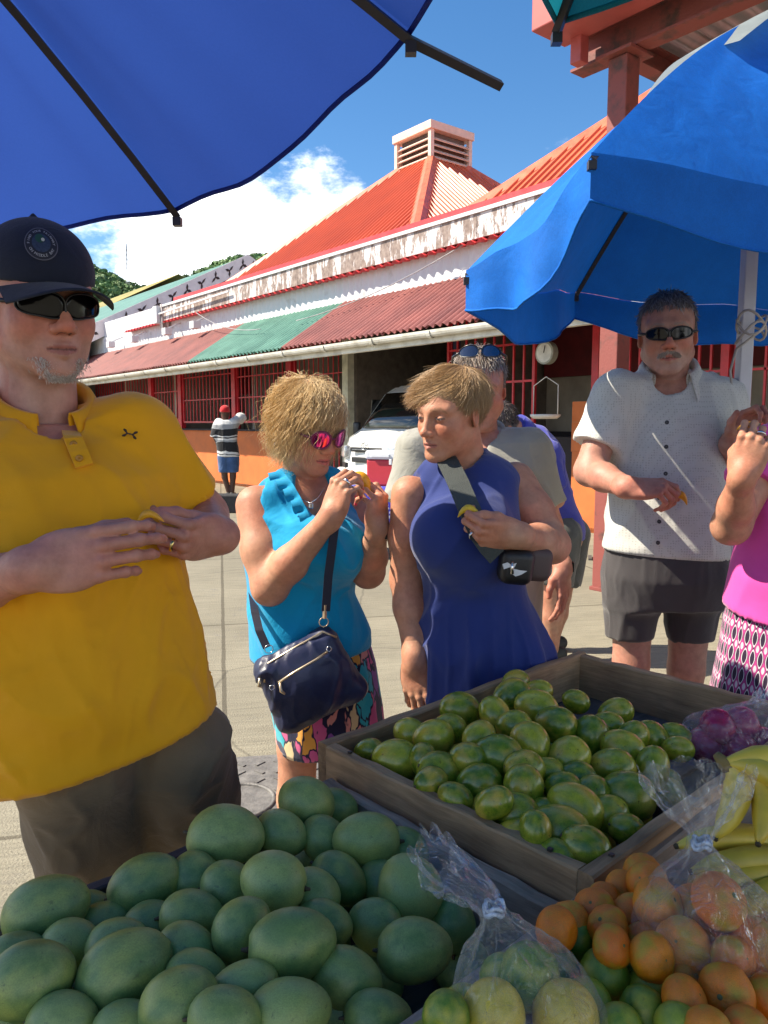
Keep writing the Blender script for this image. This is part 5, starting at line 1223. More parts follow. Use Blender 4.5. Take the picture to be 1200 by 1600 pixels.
# ------------------------------------------------------------------ figure pieces
def head_rot(yaw, pitch=0, roll=0):
    """columns: person's right, forward, up. yaw 0 faces the camera, + turns to the photo's right; pitch + looks down"""
    y, p = math.radians(yaw), math.radians(pitch)
    f = np.array([math.sin(y) * math.cos(p), -math.cos(y) * math.cos(p), -math.sin(p)])
    r = np.array([f[1], -f[0], 0.0]); r /= np.linalg.norm(r); u = np.cross(r, f)
    a = math.radians(roll); r2 = r * math.cos(a) + u * math.sin(a); u2 = np.cross(r2, f)
    return np.stack([r2, f, u2], 1)
class Head:
    """a head in its own frame: x right, y forward, z up; metres for a 0.23 m head"""
    def __init__(s, c, R, sc=1.0, fem=False, jaw=1.0, fat=0.0, nose=1.0):
        s.c, s.R, s.sc, s.fem, s.jaw, s.fat, s.nose = np.asarray(c, float), R, sc, fem, jaw, fat, nose
    def W(s, p): return s.c + s.R @ (np.asarray(p, float) * s.sc)
    def L(s, V): return ((V - s.c) @ s.R) / s.sc
    def vol(s, neck=None, neck_r=0.055, ears=True, open_eye=True):
        v = Vol(); W, q, R = s.W, s.sc, s.R
        E = lambda c, r, k=0.02, op='u': v.ell(W(c), np.array(r) * q, R, k * q, op)
        C = lambda a, b, ra, rb, k=0.02, op='u': v.cone(W(a), W(b), ra * q, rb * q, k * q, False, op)
        j, ft = s.jaw, s.fat
        E((0, -0.018, 0.040), (0.074, 0.097, 0.080), 0.01)
        E((0, 0.012, 0.0), (0.066 + ft * .3, 0.076, 0.085), 0.03)
        E((0, 0.034, -0.045), (0.052 + ft, 0.050, 0.062), 0.03)
        for x in (-1, 1):
            C((x * 0.050 * j, -0.002, -0.058), (x * 0.016, 0.068, -0.100), 0.022 + ft * .5, 0.016, 0.03)
            E((x * 0.040, 0.052, -0.030), (0.022 + ft * .4, 0.024, 0.026), 0.022)            # cheek
            C((x * 0.046, 0.062, 0.021), (x * 0.014, 0.082, 0.021), 0.011 if s.fem else 0.013, 0.010 if s.fem else 0.013, 0.018)
        E((0, 0.076, -0.101), (0.021, 0.017, 0.016), 0.018)                                   # chin
        E((0, 0.074, -0.064), (0.028, 0.021, 0.026), 0.016)                                   # mouth mass
        for x in (-1, 1): E((x * 0.0325, 0.090, 0.000), (0.019, 0.012, 0.0115), 0.014, 's')    # sockets
        n = s.nose
        C((0, 0.084, 0.014), (0, 0.106 * (0.5 + n / 2) + 0.0, -0.030), 0.0085, 0.0105, 0.010)
        E((0, 0.108 + 0.006 * (n - 1), -0.034), (0.0125 * n, 0.0125, 0.0110), 0.007)
        for x in (-1, 1):
            E((x * 0.0125 * n, 0.098, -0.038), (0.0085, 0.0115, 0.0085), 0.006)
            E((x * 0.0065, 0.107, -0.0455), (0.0036, 0.0050, 0.003), 0.003, 's')
        for x in (-1, 1):
            C((x * 0.023, 0.083, -0.0675), (x * 0.005, 0.0955, -0.0635), 0.0042, 0.0058, 0.005)
            C((x * 0.021, 0.083, -0.0715), (0, 0.0945, -0.0760), 0.0045, 0.0068, 0.005)
        C((-0.024, 0.0885, -0.0690), (0, 0.1015, -0.0692), 0.0016, 0.0020, 0.003, 's'); C((0.024, 0.0885, -0.0690), (0, 0.1015, -0.0692), 0.0016, 0.0020, 0.003, 's')
        for x in (-1, 1):
            E((x * 0.0325, 0.0725, 0.000), (0.0145, 0.0135, 0.0135), 0.003)                    # eyeball / lids
            if ears:
                Rr = R @ np.array(Euler((math.radians(8), 0, x * math.radians(-22))).to_matrix())
                v.ell(W((x * 0.076, -0.014, -0.006)), np.array((0.0075, 0.0185, 0.031)) * q, Rr, 0.006 * q)
                v.ell(W((x * 0.0835, -0.009, -0.004)), np.array((0.006, 0.0105, 0.018)) * q, Rr, 0.004 * q, 's')
        if neck is not None:
            v.cone(W((0, -0.030, -0.045)), neck, neck_r * 0.98, neck_r * 1.06, 0.03 * q)
        return v
    def colour(s, V, skin, lip=(0.42, 0.13, 0.11), brow=None, stubble=None, shut=False, lids=True, opening=0.0045):
        P = s.L(V); c = np.tile(np.array(skin, float), (len(V), 1))
        def blend(mask, col, a=1.0):
            nonlocal c
            w = np.clip(mask, 0, 1)[:, None] * a; c = c * (1 - w) + np.array(col) * w
        x, y, z = np.abs(P[:, 0]), P[:, 1], P[:, 2]; front = y > 0.03
        flush = np.array(skin) * np.array([1.06, 0.70, 0.64])
        blend(np.exp(-((x - 0.042) / 0.02) ** 2 - ((z + 0.032) / 0.018) ** 2) * front, flush, 0.55)
        blend(np.exp(-(x / 0.014) ** 2 - ((z + 0.036) / 0.014) ** 2) * (y > 0.08), flush, 0.65)
        blend(np.exp(-((x - 0.08) / 0.008) ** 2 - (z / 0.04) ** 2) * (y < 0.02), flush, 0.5)
        if stubble is not None:
            blend(((z < -0.045) & (y > 0.0)) * np.clip((-z - 0.045) / 0.02, 0, 1) * (x < 0.07), stubble, 0.35)
        lw = np.clip(1 - (x / 0.0245) ** 2, 0, 1) ** 0.5
        lipm = (np.abs(z + 0.0695) < (0.0075 * lw + 0.0005)) & (y > 0.082) & (x < 0.0245)
        blend(lipm.astype(float), lip, 0.75)
        blend(((np.abs(z + 0.0692) < 0.0016) & (x < 0.023) & (y > 0.080)).astype(float), np.array(lip) * 0.25, 0.8)
        if brow is not None:
            bz = 0.0235 + 0.0035 * np.clip((x - 0.02) / 0.02, 0, 1) - 0.010 * np.clip((x - 0.04) / 0.012, 0, 1)
            blend(((np.abs(z - bz) < 0.0036) & (x > 0.013) & (x < 0.053) & (y > 0.05)).astype(float), brow, 0.7)
        if lids:
            ex = np.clip(1 - ((x - 0.0325) / 0.0145) ** 2, 0, 1) ** 0.5
            on = (y > 0.062) & (np.abs(x - 0.0325) < 0.0145)
            if shut:
                blend((on & (np.abs(z + 0.0035 + 0.003 * (1 - ex)) < 0.0016)), (0.06, 0.035, 0.03), 0.9)
            else:
                op = opening * ex
                eye = on & (np.abs(z) < op)
                blend(eye, (0.62, 0.58, 0.55)); blend(eye & (np.abs(x - 0.0325) < 0.0055), (0.09, 0.12, 0.13))
                blend(eye & (np.abs(x - 0.0325) < 0.0026), (0.01, 0.01, 0.01))
                blend(on & (np.abs(z - op) < 0.0014), (0.05, 0.03, 0.025), 0.9); blend(on & (np.abs(z + op) < 0.0009), (0.25, 0.12, 0.10), 0.6)
            blend(np.exp(-((x - 0.0325) / 0.016) ** 2 - ((z + 0.011) / 0.005) ** 2) * (y > 0.05), np.array(skin) * np.array([0.72, 0.6, 0.6]), 0.45)
        blend(((x - 0.0065) ** 2 / 0.004 ** 2 + (z + 0.0455) ** 2 / 0.003 ** 2 < 1) & (y > 0.095), (0.07, 0.03, 0.025), 0.9)
        return c
def hand_vol(wrist, ydir, back, side, sc=1.0, curls=None, thumb=None, spread=0.0, fore=None):
    """side +1: thumb on local +x.  curls: 4 x (a1,a2,a3) degrees towards the palm; thumb: three local points after the root"""
    y = np.asarray(ydir, float); y /= np.linalg.norm(y); z = np.asarray(back, float); z = z - y * (z @ y); z /= np.linalg.norm(z); x = np.cross(y, z) * side
    R = np.stack([x, y, z], 1); w = np.asarray(wrist, float)
    Wp = lambda p: w + R @ (np.asarray(p, float) * sc)
    v = Vol()
    v.cone(Wp((0, -0.012, 0)), Wp((0, 0.014, 0)), 0.026 * sc, 0.025 * sc, 0.01)
    Rp = R
    if fore is not None:
        el_, r0, r1 = fore; dv = np.asarray(el_, float) - w; L_ = np.linalg.norm(dv); q_ = min(1.0, 0.10 / L_)
        v.cone(w + dv * q_, w, r0 * q_ + r1 * (1 - q_) + 0.0008, r1 * 0.96, 0.03)
    v.ell(Wp((0.0, 0.050, 0.0)), np.array((0.041, 0.052, 0.0155)) * sc, Rp, 0.018)
    v.ell(Wp((0.024, 0.032, -0.008)), np.array((0.019, 0.034, 0.016)) * sc, Rp, 0.012)
    v.ell(Wp((-0.026, 0.038, -0.006)), np.array((0.014, 0.036, 0.014)) * sc, Rp, 0.012)
    curls = curls or [(20, 25, 15)] * 4
    roots = [(0.0295, 0.089, 0.001), (0.0100, 0.094, 0.003), (-0.0100, 0.090, 0.002), (-0.0285, 0.080, -0.001)]
    lens = [(0.043, 0.026, 0.021), (0.047, 0.030, 0.022), (0.043, 0.028, 0.021), (0.034, 0.021, 0.019)]
    rad = [(0.0092, 0.0082, 0.0072, 0.0060), (0.0094, 0.0084, 0.0074, 0.0062), (0.0090, 0.0080, 0.0070, 0.0058), (0.0080, 0.0070, 0.0062, 0.0052)]
    tips = []
    for i in range(4):
        p = np.array(roots[i]); ang = 0.0; fan = math.radians((1.5 - i) * (3 + spread)); pts = [p - np.array([0, 0.022, 0.0]), p]
        for L_, a in zip(lens[i], curls[i]):
            ang += math.radians(a)
            d = np.array([math.sin(fan) * math.cos(ang), math.cos(ang) * math.cos(fan), -math.sin(ang)]); p = p + d * L_; pts.append(p)
        rr = [rad[i][0] * 1.02] + list(rad[i])
        fv = [Wp(q) for q in pts]
        for kx in range(len(fv) - 1): v.cone(fv[kx], fv[kx + 1], rr[kx] * sc, rr[min(kx + 1, 4)] * sc, 0.0045)
        for kx in (1, 2, 3): v.ell(fv[kx] + R[:, 2] * 0.0012 * sc, np.array((1.04, 1.0, 1.0)) * rr[min(kx + 1, 4)] * sc * 1.05, R, 0.004)
        tips.append(fv[-1])
    th = thumb or [(0.040, 0.040, -0.012), (0.052, 0.072, -0.020), (0.054, 0.098, -0.026)]
    tp = [Wp((0.020, 0.014, -0.004))] + [Wp(q) for q in th]
    v.chain(tp, [0.016 * sc, 0.0130 * sc, 0.0108 * sc, 0.0085 * sc], 0.008)
    tips.append(tp[-1])
    return v, tips, (R, w)
def strands(name, head, roots, nrm, flow, length, seg, width, mat, parent, base, curl=0.0, curlf=60, gravity=0.0, jitter=0.35, lift=0.0, clear=None, seed=0, cvar=(0.0, 1.0), tone=None):
    """hair as many thin tapering tubes. roots/nrm/flow in head frame"""
    r = np.random.default_rng(seed); n = len(roots); P = roots.copy(); out = [P.copy()]
    L_ = length(roots) if callable(length) else np.full(n, length); L_ = L_ * r.uniform(0.7, 1.15, n); st = L_ / (seg - 1)
    J = r.normal(size=(n, 3)) * jitter; ph = r.uniform(0, 6.28, n); g = np.array([0, 0, -1.0])
    cen = np.array([0, -0.016, 0.03]); rad = np.array(clear if clear is not None else (0.080, 0.102, 0.090))
    for i in range(seg - 1):
        t = i / (seg - 1)
        d = flow(P, t) + J * (0.4 + t) + nrm * lift * (1 - t) + g * gravity * (0.3 + t)
        d /= np.linalg.norm(d, axis=1)[:, None] + 1e-9
        if curl > 0:
            s1 = np.cross(d, nrm + 1e-3); s1 /= np.linalg.norm(s1, axis=1)[:, None] + 1e-9; s2 = np.cross(d, s1)
            a = ph + curlf * L_ * t
            d = d + curl * (np.cos(a)[:, None] * s1 + np.sin(a)[:, None] * s2)
        P = P + d * st[:, None]
        q = (P - cen) / rad; k = np.linalg.norm(q, axis=1); k2 = np.maximum(k, 1.0); P = cen + (P - cen) * (k2 / np.maximum(k, 1e-6))[:, None]
        out.append(P.copy())
    O = np.stack(out, 1)                                  # n, seg, 3
    T = np.gradient(O, axis=1); T /= np.linalg.norm(T, axis=2)[..., None] + 1e-9
    ref = np.repeat(nrm[:, None], seg, 1); S = np.cross(T, ref); S /= np.linalg.norm(S, axis=2)[..., None] + 1e-9; B = np.cross(T, S)
    w = width * np.interp(np.linspace(0, 1, seg), [0, 0.15, 0.7, 1], [0.8, 1, 0.8, 0.15])[None, :, None] * r.uniform(0.6, 1.3, n)[:, None, None]
    ring = [O + S * w, O + (-0.5 * S + 0.87 * B) * w * 0.8, O + (-0.5 * S - 0.87 * B) * w * 0.8]
    V = np.stack(ring, 2).reshape(n * seg * 3, 3)
    i = np.arange(n)[:, None, None] * seg * 3; j = np.arange(seg - 1)[None, :, None] * 3; k = np.arange(3)[None, None, :]; k2 = (k + 1) % 3
    Q = np.stack([i + j + k, i + j + k2, i + j + 3 + k2, i + j + 3 + k], -1).reshape(-1, 4)
    tn = r.uniform(*cvar, n)
    if tone is not None: tn = np.clip(tn * 0.6 + tone(roots) * 0.4, 0, 1)
    cl = np.repeat(tn, seg * 3)[:, None] * np.ones((1, 3))
    Vw = head.c + (V * head.sc) @ head.R.T
    return mesh_obj(name, Vw, Q, mat, parent, True, base, cols=cl)
def scalp_points(n, test, rad=(0.076, 0.099, 0.084), cen=(0, -0.018, 0.038), seed=0):
    r = np.random.default_rng(seed); d = r.normal(size=(n * 6, 3)); d /= np.linalg.norm(d, axis=1)[:, None]
    P = np.array(cen) + d * np.array(rad); N = d / np.array(rad); N /= np.linalg.norm(N, axis=1)[:, None]
    m = test(P); P, N = P[m][:n], N[m][:n]
    return P, N
def crown_flow(crown, bias=(0, 0, 0)):
    crown = np.array(crown); bias = np.array(bias); cen = np.array([0, -0.016, 0.03])
    def f(P, t):
        d = P - crown; q = (P - cen) / np.array([0.08, 0.1, 0.09]) ** 2; q /= np.linalg.norm(q, axis=1)[:, None]
        d = d / (np.linalg.norm(d, axis=1)[:, None] + 1e-6) + bias
        return d - q * np.sum(d * q, 1)[:, None]
    return f
def glasses(head, parent, base, lens_m, frame_m, a0=0.42, da=0.36, hz=0.019, wrap=True, zc=0.0, round_=2.6, R_=0.078, yc=0.028, rim=0.0016, ear=True, drop=0.004, name='sunglasses', tilt=0.0):
    """pair of glasses in head frame: two lenses, rims, bridge and temples"""
    g = link(name, None, parent)
    W = head.W
    def pt(a, z, off=0.0):
        return (R_ + off) * math.sin(a), yc + (R_ + off) * math.cos(a) * (1.0), zc + z
    for sx in (-1, 1):
        n, rings = 28, 5; V = []
        for off in (0.0012, -0.0012):
            for rr in range(rings + 1):
                rho = rr / rings
                for k in range(n):
                    t = 2 * math.pi * k / n; ct, st = math.cos(t), math.sin(t)
                    den = (abs(ct) ** round_ + abs(st) ** round_) ** (1 / round_)
                    uu, vv = rho * ct / den, rho * st / den
                    a = sx * (a0 + da * uu); z = hz * vv * (1 - (0.22 * uu if wrap else 0)) - (drop * max(0, -uu) if wrap else 0) + tilt * uu
                    V.append(W(pt(a, z, off)))
        F = []; m = (rings + 1) * n
        for s in (0, 1):
            for rr in range(rings):
                for k in range(n):
                    q = (s * m + rr * n + k, s * m + rr * n + (k + 1) % n, s * m + (rr + 1) * n + (k + 1) % n, s * m + (rr + 1) * n + k)
                    F.append(q if s == 0 else q[::-1])
        for k in range(n): F.append((rings * n + k, rings * n + (k + 1) % n, m + rings * n + (k + 1) % n, m + rings * n + k))
        mesh_obj('lens', V, F, lens_m, g, True, base)
        ring = V[rings * n:(rings + 1) * n]; ring = ring + [ring[0], ring[1]]
        tube('rim', ring, rim * head.sc, frame_m, g, 6, base)
        aa = sx * (a0 + da)
        p0 = pt(aa, 0.002); tp = [W(p0), W((sx * 0.079, 0.03, zc + 0.003)), W((sx * 0.0815, -0.012, zc + 0.006)), W((sx * 0.079, -0.04, zc - 0.008))]
        Vt, Ft = tube_arrays(tp, [0.0035 * head.sc, 0.004 * head.sc, 0.0028 * head.sc, 0.002 * head.sc], 6)
        mesh_obj('temple', Vt, Ft, frame_m, g, True, base)
    b = [W(pt(a, 0.004 - 0.0, 0.0008)) for a in np.linspace(-(a0 - da) * 1.1, (a0 - da) * 1.1, 5)]
    tube('bridge', b, 0.0026 * head.sc, frame_m, g, 6, base)
    return g
def link_empty(name, parent, loc=(0, 0, 0)):
    o = bpy.data.objects.new(name, None); COL.objects.link(o); o.parent = parent; o.location = loc; o.empty_display_size = 0.05; return o
def body_obj(parts, parent, base, name='body'):
    """parts: (V, Q, colours) joined into one skin mesh"""
    Vs, Qs, Cs = [], [], []; o = 0
    for V, Q, c in parts:
        c = np.asarray(c, float); c = np.tile(c, (len(V), 1)) if c.ndim == 1 else c
        Vs.append(V); Qs.append(Q + o); Cs.append(c); o += len(V)
    return mesh_obj(name, np.concatenate(Vs), np.concatenate(Qs), m_skin, parent, True, base, cols=np.concatenate(Cs))
def cloth_obj(name, vol, h, mat, parent, base, amp=0.004, scale=(6, 6, 3), seed=0, cuts=(), rot=None, mask=None, sm=2, extra=()):
    V, Q = vol.mesh(h, cuts); V = relax(V, Q, sm)
    pl = [(np.asarray(p, float), np.asarray(n_, float) / np.linalg.norm(n_)) for p, n_ in cuts]
    def edge(V_):                                            # folds die out towards hems
        w = np.ones(len(V_)) if mask is None else mask(V_)
        for p, n_ in pl: w = w * (1 - np.exp(-(((V_ - p) @ n_) / 0.03) ** 2))
        return w
    if amp > 0: V = folds(V, Q, amp, scale, seed, rot, edge)
    for a2, s2, seed2, mk2 in extra: V = folds(V, Q, a2, s2, seed2, None, (lambda V_, mk2=mk2: edge(V_) * mk2(V_)))
    for p, n_ in pl:                                         # straight hem
        d = (V - p) @ n_; m = np.abs(d) < h * 0.9; V[m] -= np.outer(d[m], n_)
    return mesh_obj(name, V, Q, mat, parent, True, base)
def secs_px(rows, yaw=0.0, q=0.68):
    """torso sections from photo outline: (py, left px, right px, depth[, yaw, q])"""
    out = []
    for r in rows:
        py, l, rr, Y = r[:4]; yw = math.radians(r[4]) if len(r) > 4 else math.radians(yaw); qq = r[5] if len(r) > 5 else q
        c = U((l + rr) / 2, py, Y); hw = (rr - l) / 2 * MPP(py, Y)
        rx = hw / math.sqrt(math.cos(yw) ** 2 + (qq * math.sin(yw)) ** 2)
        out.append((c[2], c[0], c[1], rx, rx * qq, yw))
    return out
# ================================================================== people
SK_FAIR = (0.52, 0.285, 0.205); SK_RED = (0.50, 0.245, 0.175); SK_TAN = (0.50, 0.26, 0.165); SK_DARK = (0.085, 0.045, 0.03)
m_blackgloss = MAT('gloss_black_lens', (0.004, 0.004, 0.005), 0.08, spec=0.3, var=0.0)
m_blackframe = MAT('black_frame', (0.012, 0.012, 0.013), 0.3)
m_slice = MAT('mango_slice_flesh', (0.78, 0.36, 0.012), 0.4, var=0.12, scale=60, objco=True)
m_gold = MAT('gold_ring', (0.75, 0.55, 0.2), 0.25, metal=1.0); m_silver = MAT('silver_ring', (0.75, 0.75, 0.74), 0.22, metal=1.0)
m_brass = MAT('pale_brass_zip', (0.62, 0.50, 0.34), 0.35, metal=0.8)
def person(base, label): return empty('person', (base[0], base[1], 0), 0, label, 'person', 'people round the fruit stall')
def limb(v, pts, rs, k=0.02): return v.chain([np.asarray(p) for p in pts], rs, k)
def hand(parts, skin, wrist, ydir, back, side, sc, curls=None, thumb=None, h=0.0022, spread=0.0, nails=None, fore=None):
    v, tips, fr_ = hand_vol(wrist, ydir, back, side, sc, curls, thumb, spread, fore)
    V, Q = v.mesh(h); V = relax(V, Q, 1, 0.4)
    c = np.tile(np.array(skin), (len(V), 1))
    kn = np.array(skin) * np.array([1.02, 0.80, 0.76])
    for t in tips:
        w = np.exp(-(np.linalg.norm(V - t, axis=1) / (0.013 * sc)) ** 2)[:, None] * 0.6; c = c * (1 - w) + kn * w
    if nails is not None:
        R = fr_[0]
        for i, t in enumerate(tips):
            dd = V - t; w = ((np.linalg.norm(dd, axis=1) < 0.0095 * sc) & ((dd @ R[:, 2]) > 0.001 if i < 4 else (dd @ R[:, 0]) > -0.002)).astype(float)[:, None]; c = c * (1 - w) + np.array(nails) * w
    parts.append((V, Q, c)); return tips, fr_
def ring_band(name, c, axis, r, th, w, mat, parent, base, n=20):
    """a flat band (ring, watch strap, bracelet) around axis"""
    ax = np.asarray(axis, float); ax /= np.linalg.norm(ax); s = np.cross(ax, (0.3, 0.5, 0.8)); s /= np.linalg.norm(s); t = np.cross(ax, s)
    rr = r if hasattr(r, '__len__') else (r, r); V = []
    for a in np.linspace(0, 2 * np.pi, n, endpoint=False):
        d = s * math.cos(a) * rr[0] + t * math.sin(a) * rr[1]; u = d / np.linalg.norm(d)
        for dd, ww in ((0, -w / 2), (th, -w / 2), (th, w / 2), (0, w / 2)): V.append(np.asarray(c) + d + u * dd + ax * ww)
    F = [(i * 4 + j, i * 4 + (j + 1) % 4, ((i + 1) % n) * 4 + (j + 1) % 4, ((i + 1) % n) * 4 + j) for i in range(n) for j in range(4)]
    return mesh_obj(name, V, F, mat, parent, True, base)
def collar(c, R, mat, parent, base, r=0.066, h=0.032, fold=0.045, gap=26, point=0.03, tilt=0.42, wide=1.0):
    """shirt collar folded down round the neck, open at the front"""
    V = []; n = 44; rows = [(0.0, -0.012), (-0.004, h * 0.6), (0.0, h), (0.008, h + 0.002), (0.016, h * 0.5), (0.024, -fold * 0.2), (0.030, -fold * 0.75)]
    for i in range(n + 1):
        a = math.radians(gap + (360 - 2 * gap) * i / n)       # from the front, round the back
        fr_ = math.exp(-((min(i, n - i)) / (n * 0.10)) ** 2)
        for j, (dr, dz) in enumerate(rows):
            rr = r * wide + dr + (0.012 * fr_ if j > 4 else 0)
            x, y = rr * math.sin(a), rr * math.cos(a) * 0.95
            z = dz - (point * fr_ * (1.0 if j == 6 else 0.55 if j == 5 else 0.0)) - tilt * (y + 0.02) * (1 if y > 0 else 0.8)
            if j > 4: y += 0.012 * fr_
            V.append(np.asarray(c) + R @ np.array([x, y, z]))
    k = len(rows); F = np.array([(i * k + j, i * k + j + 1, (i + 1) * k + j + 1, (i + 1) * k + j) for i in range(n) for j in range(k - 1)])
    o = mesh_obj('collar', V, F, mat, parent, True, base)
    s = o.modifiers.new('thick', 'SOLIDIFY'); s.thickness = 0.003
    return o
def slab_patch(name, pts, th, mat, parent=None, base=None):
    """closed outline given in 3-D, given a thickness along its normal"""
    P = np.asarray(pts, float); n = len(P); nr = np.cross(P[1] - P[0], P[2] - P[0]); nr /= np.linalg.norm(nr)
    V = np.concatenate([P + nr * th / 2, P - nr * th / 2]); F = [tuple(range(n)), tuple(range(2 * n - 1, n - 1, -1))] + [(i, n + i, n + (i + 1) % n, (i + 1) % n) for i in range(n)]
    return mesh_obj(name, V, F, mat, parent, False, base)
def mango_slice(label, c, axis, up, L=0.05, w=0.018, mat=None):
    """curved crescent wedge of mango: flesh with a strip of skin"""
    ax = np.asarray(axis, float); ax /= np.linalg.norm(ax); up = np.asarray(up, float); up -= ax * (up @ ax); up /= np.linalg.norm(up); s = np.cross(ax, up)
    V = []; n = 16; m = 10
    for i in range(n + 1):
        t = -1 + 2 * i / n; rad = math.sqrt(max(0.0, 1 - t * t * 0.98)); bend = -0.35 * L * t * t
        for j in range(m):
            a = 2 * math.pi * j / m
            V.append(ax * t * L * 0.5 + up * (bend + w * 0.75 * rad * math.sin(a) * (0.55 if math.sin(a) < 0 else 1)) + s * (w * 0.55 * rad * math.cos(a)))
    F = [(i * m + j, i * m + (j + 1) % m, (i + 1) * m + (j + 1) % m, (i + 1) * m + j) for i in range(n) for j in range(m)] + [tuple(range(m - 1, -1, -1)), tuple(n * m + j for j in range(m))]
    o = mesh_obj('mango_slice', V, F, mat or m_slice, None, True); o.location = tuple(c)
    return tag(o, label, 'mango slice', 'mango slices being eaten')
def tilt_cut(pa, pb, keep_up=True):
    """near-horizontal cutting plane through two points, level across"""
    pa, pb = np.asarray(pa), np.asarray(pb); d = pb - pa; hv = np.array([d[0], d[1], 0.0]); hl = np.linalg.norm(hv); side = np.array([-hv[1], hv[0], 0]) / hl
    nrm = np.cross(d / np.linalg.norm(d), side); nrm = nrm if nrm[2] > 0 else -nrm
    return (pa, -nrm if keep_up else nrm)
def feet(parts_parent, base, pts, mat, yaw):
    for p in pts:
        v = Vol(); d = np.array([math.sin(math.radians(yaw)), -math.cos(math.radians(yaw)), 0])
        p = np.array([p[0], p[1], 0.0]); v.cone(p + [0, 0, 0.045] - d * 0.06, p + [0, 0, 0.035] + d * 0.14, 0.042, 0.036, 0.03)
        V, Q = v.mesh(0.008, cuts=[((0, 0, 0.004), (0, 0, -1))]); mesh_obj('shoe', V, Q, mat, parts_parent, True, base)
m_shoe = MAT('dark_shoe', (0.05, 0.045, 0.04), 0.7)

def RIBBON(name, pts, w, th, mat, parent, base, nrm):
    pts = np.array(pts, float); m = 24; t = np.linspace(0, 1, m); C = np.stack([np.interp(t, np.linspace(0, 1, len(pts)), pts[:, i]) for i in range(3)], 1)
    T = np.gradient(C, axis=0); T /= np.linalg.norm(T, axis=1)[:, None]; S = np.cross(T, nrm); S /= np.linalg.norm(S, axis=1)[:, None]; N2 = np.cross(S, T)
    V = np.stack([C + S * w / 2 + N2 * th, C - S * w / 2 + N2 * th, C - S * w / 2 - N2 * th, C + S * w / 2 - N2 * th], 1).reshape(-1, 3)
    F = [(i * 4 + j, i * 4 + (j + 1) % 4, i * 4 + 4 + (j + 1) % 4, i * 4 + 4 + j) for i in range(m - 1) for j in range(4)] + [(3, 2, 1, 0), (m * 4 - 4, m * 4 - 3, m * 4 - 2, m * 4 - 1)]
    return mesh_obj(name, V, F, mat, parent, False, base)

# ------------------------------------------------------------------ text helper for small lettering
def text_arrays(s, size):
    cu = bpy.data.curves.new('lettering', 'FONT'); cu.body = s; cu.size = size; cu.align_x = 'CENTER'; cu.align_y = 'CENTER'; cu.resolution_u = 2
    ob = bpy.data.objects.new('lettering', cu); COL.objects.link(ob)
    dg = bpy.context.evaluated_depsgraph_get(); me = ob.evaluated_get(dg).to_mesh()
    V = np.array([v.co[:] for v in me.vertices]); F = [tuple(p.vertices) for p in me.polygons]
    ob.evaluated_get(dg).to_mesh_clear(); bpy.data.objects.remove(ob); bpy.data.curves.remove(cu)
    return V, F

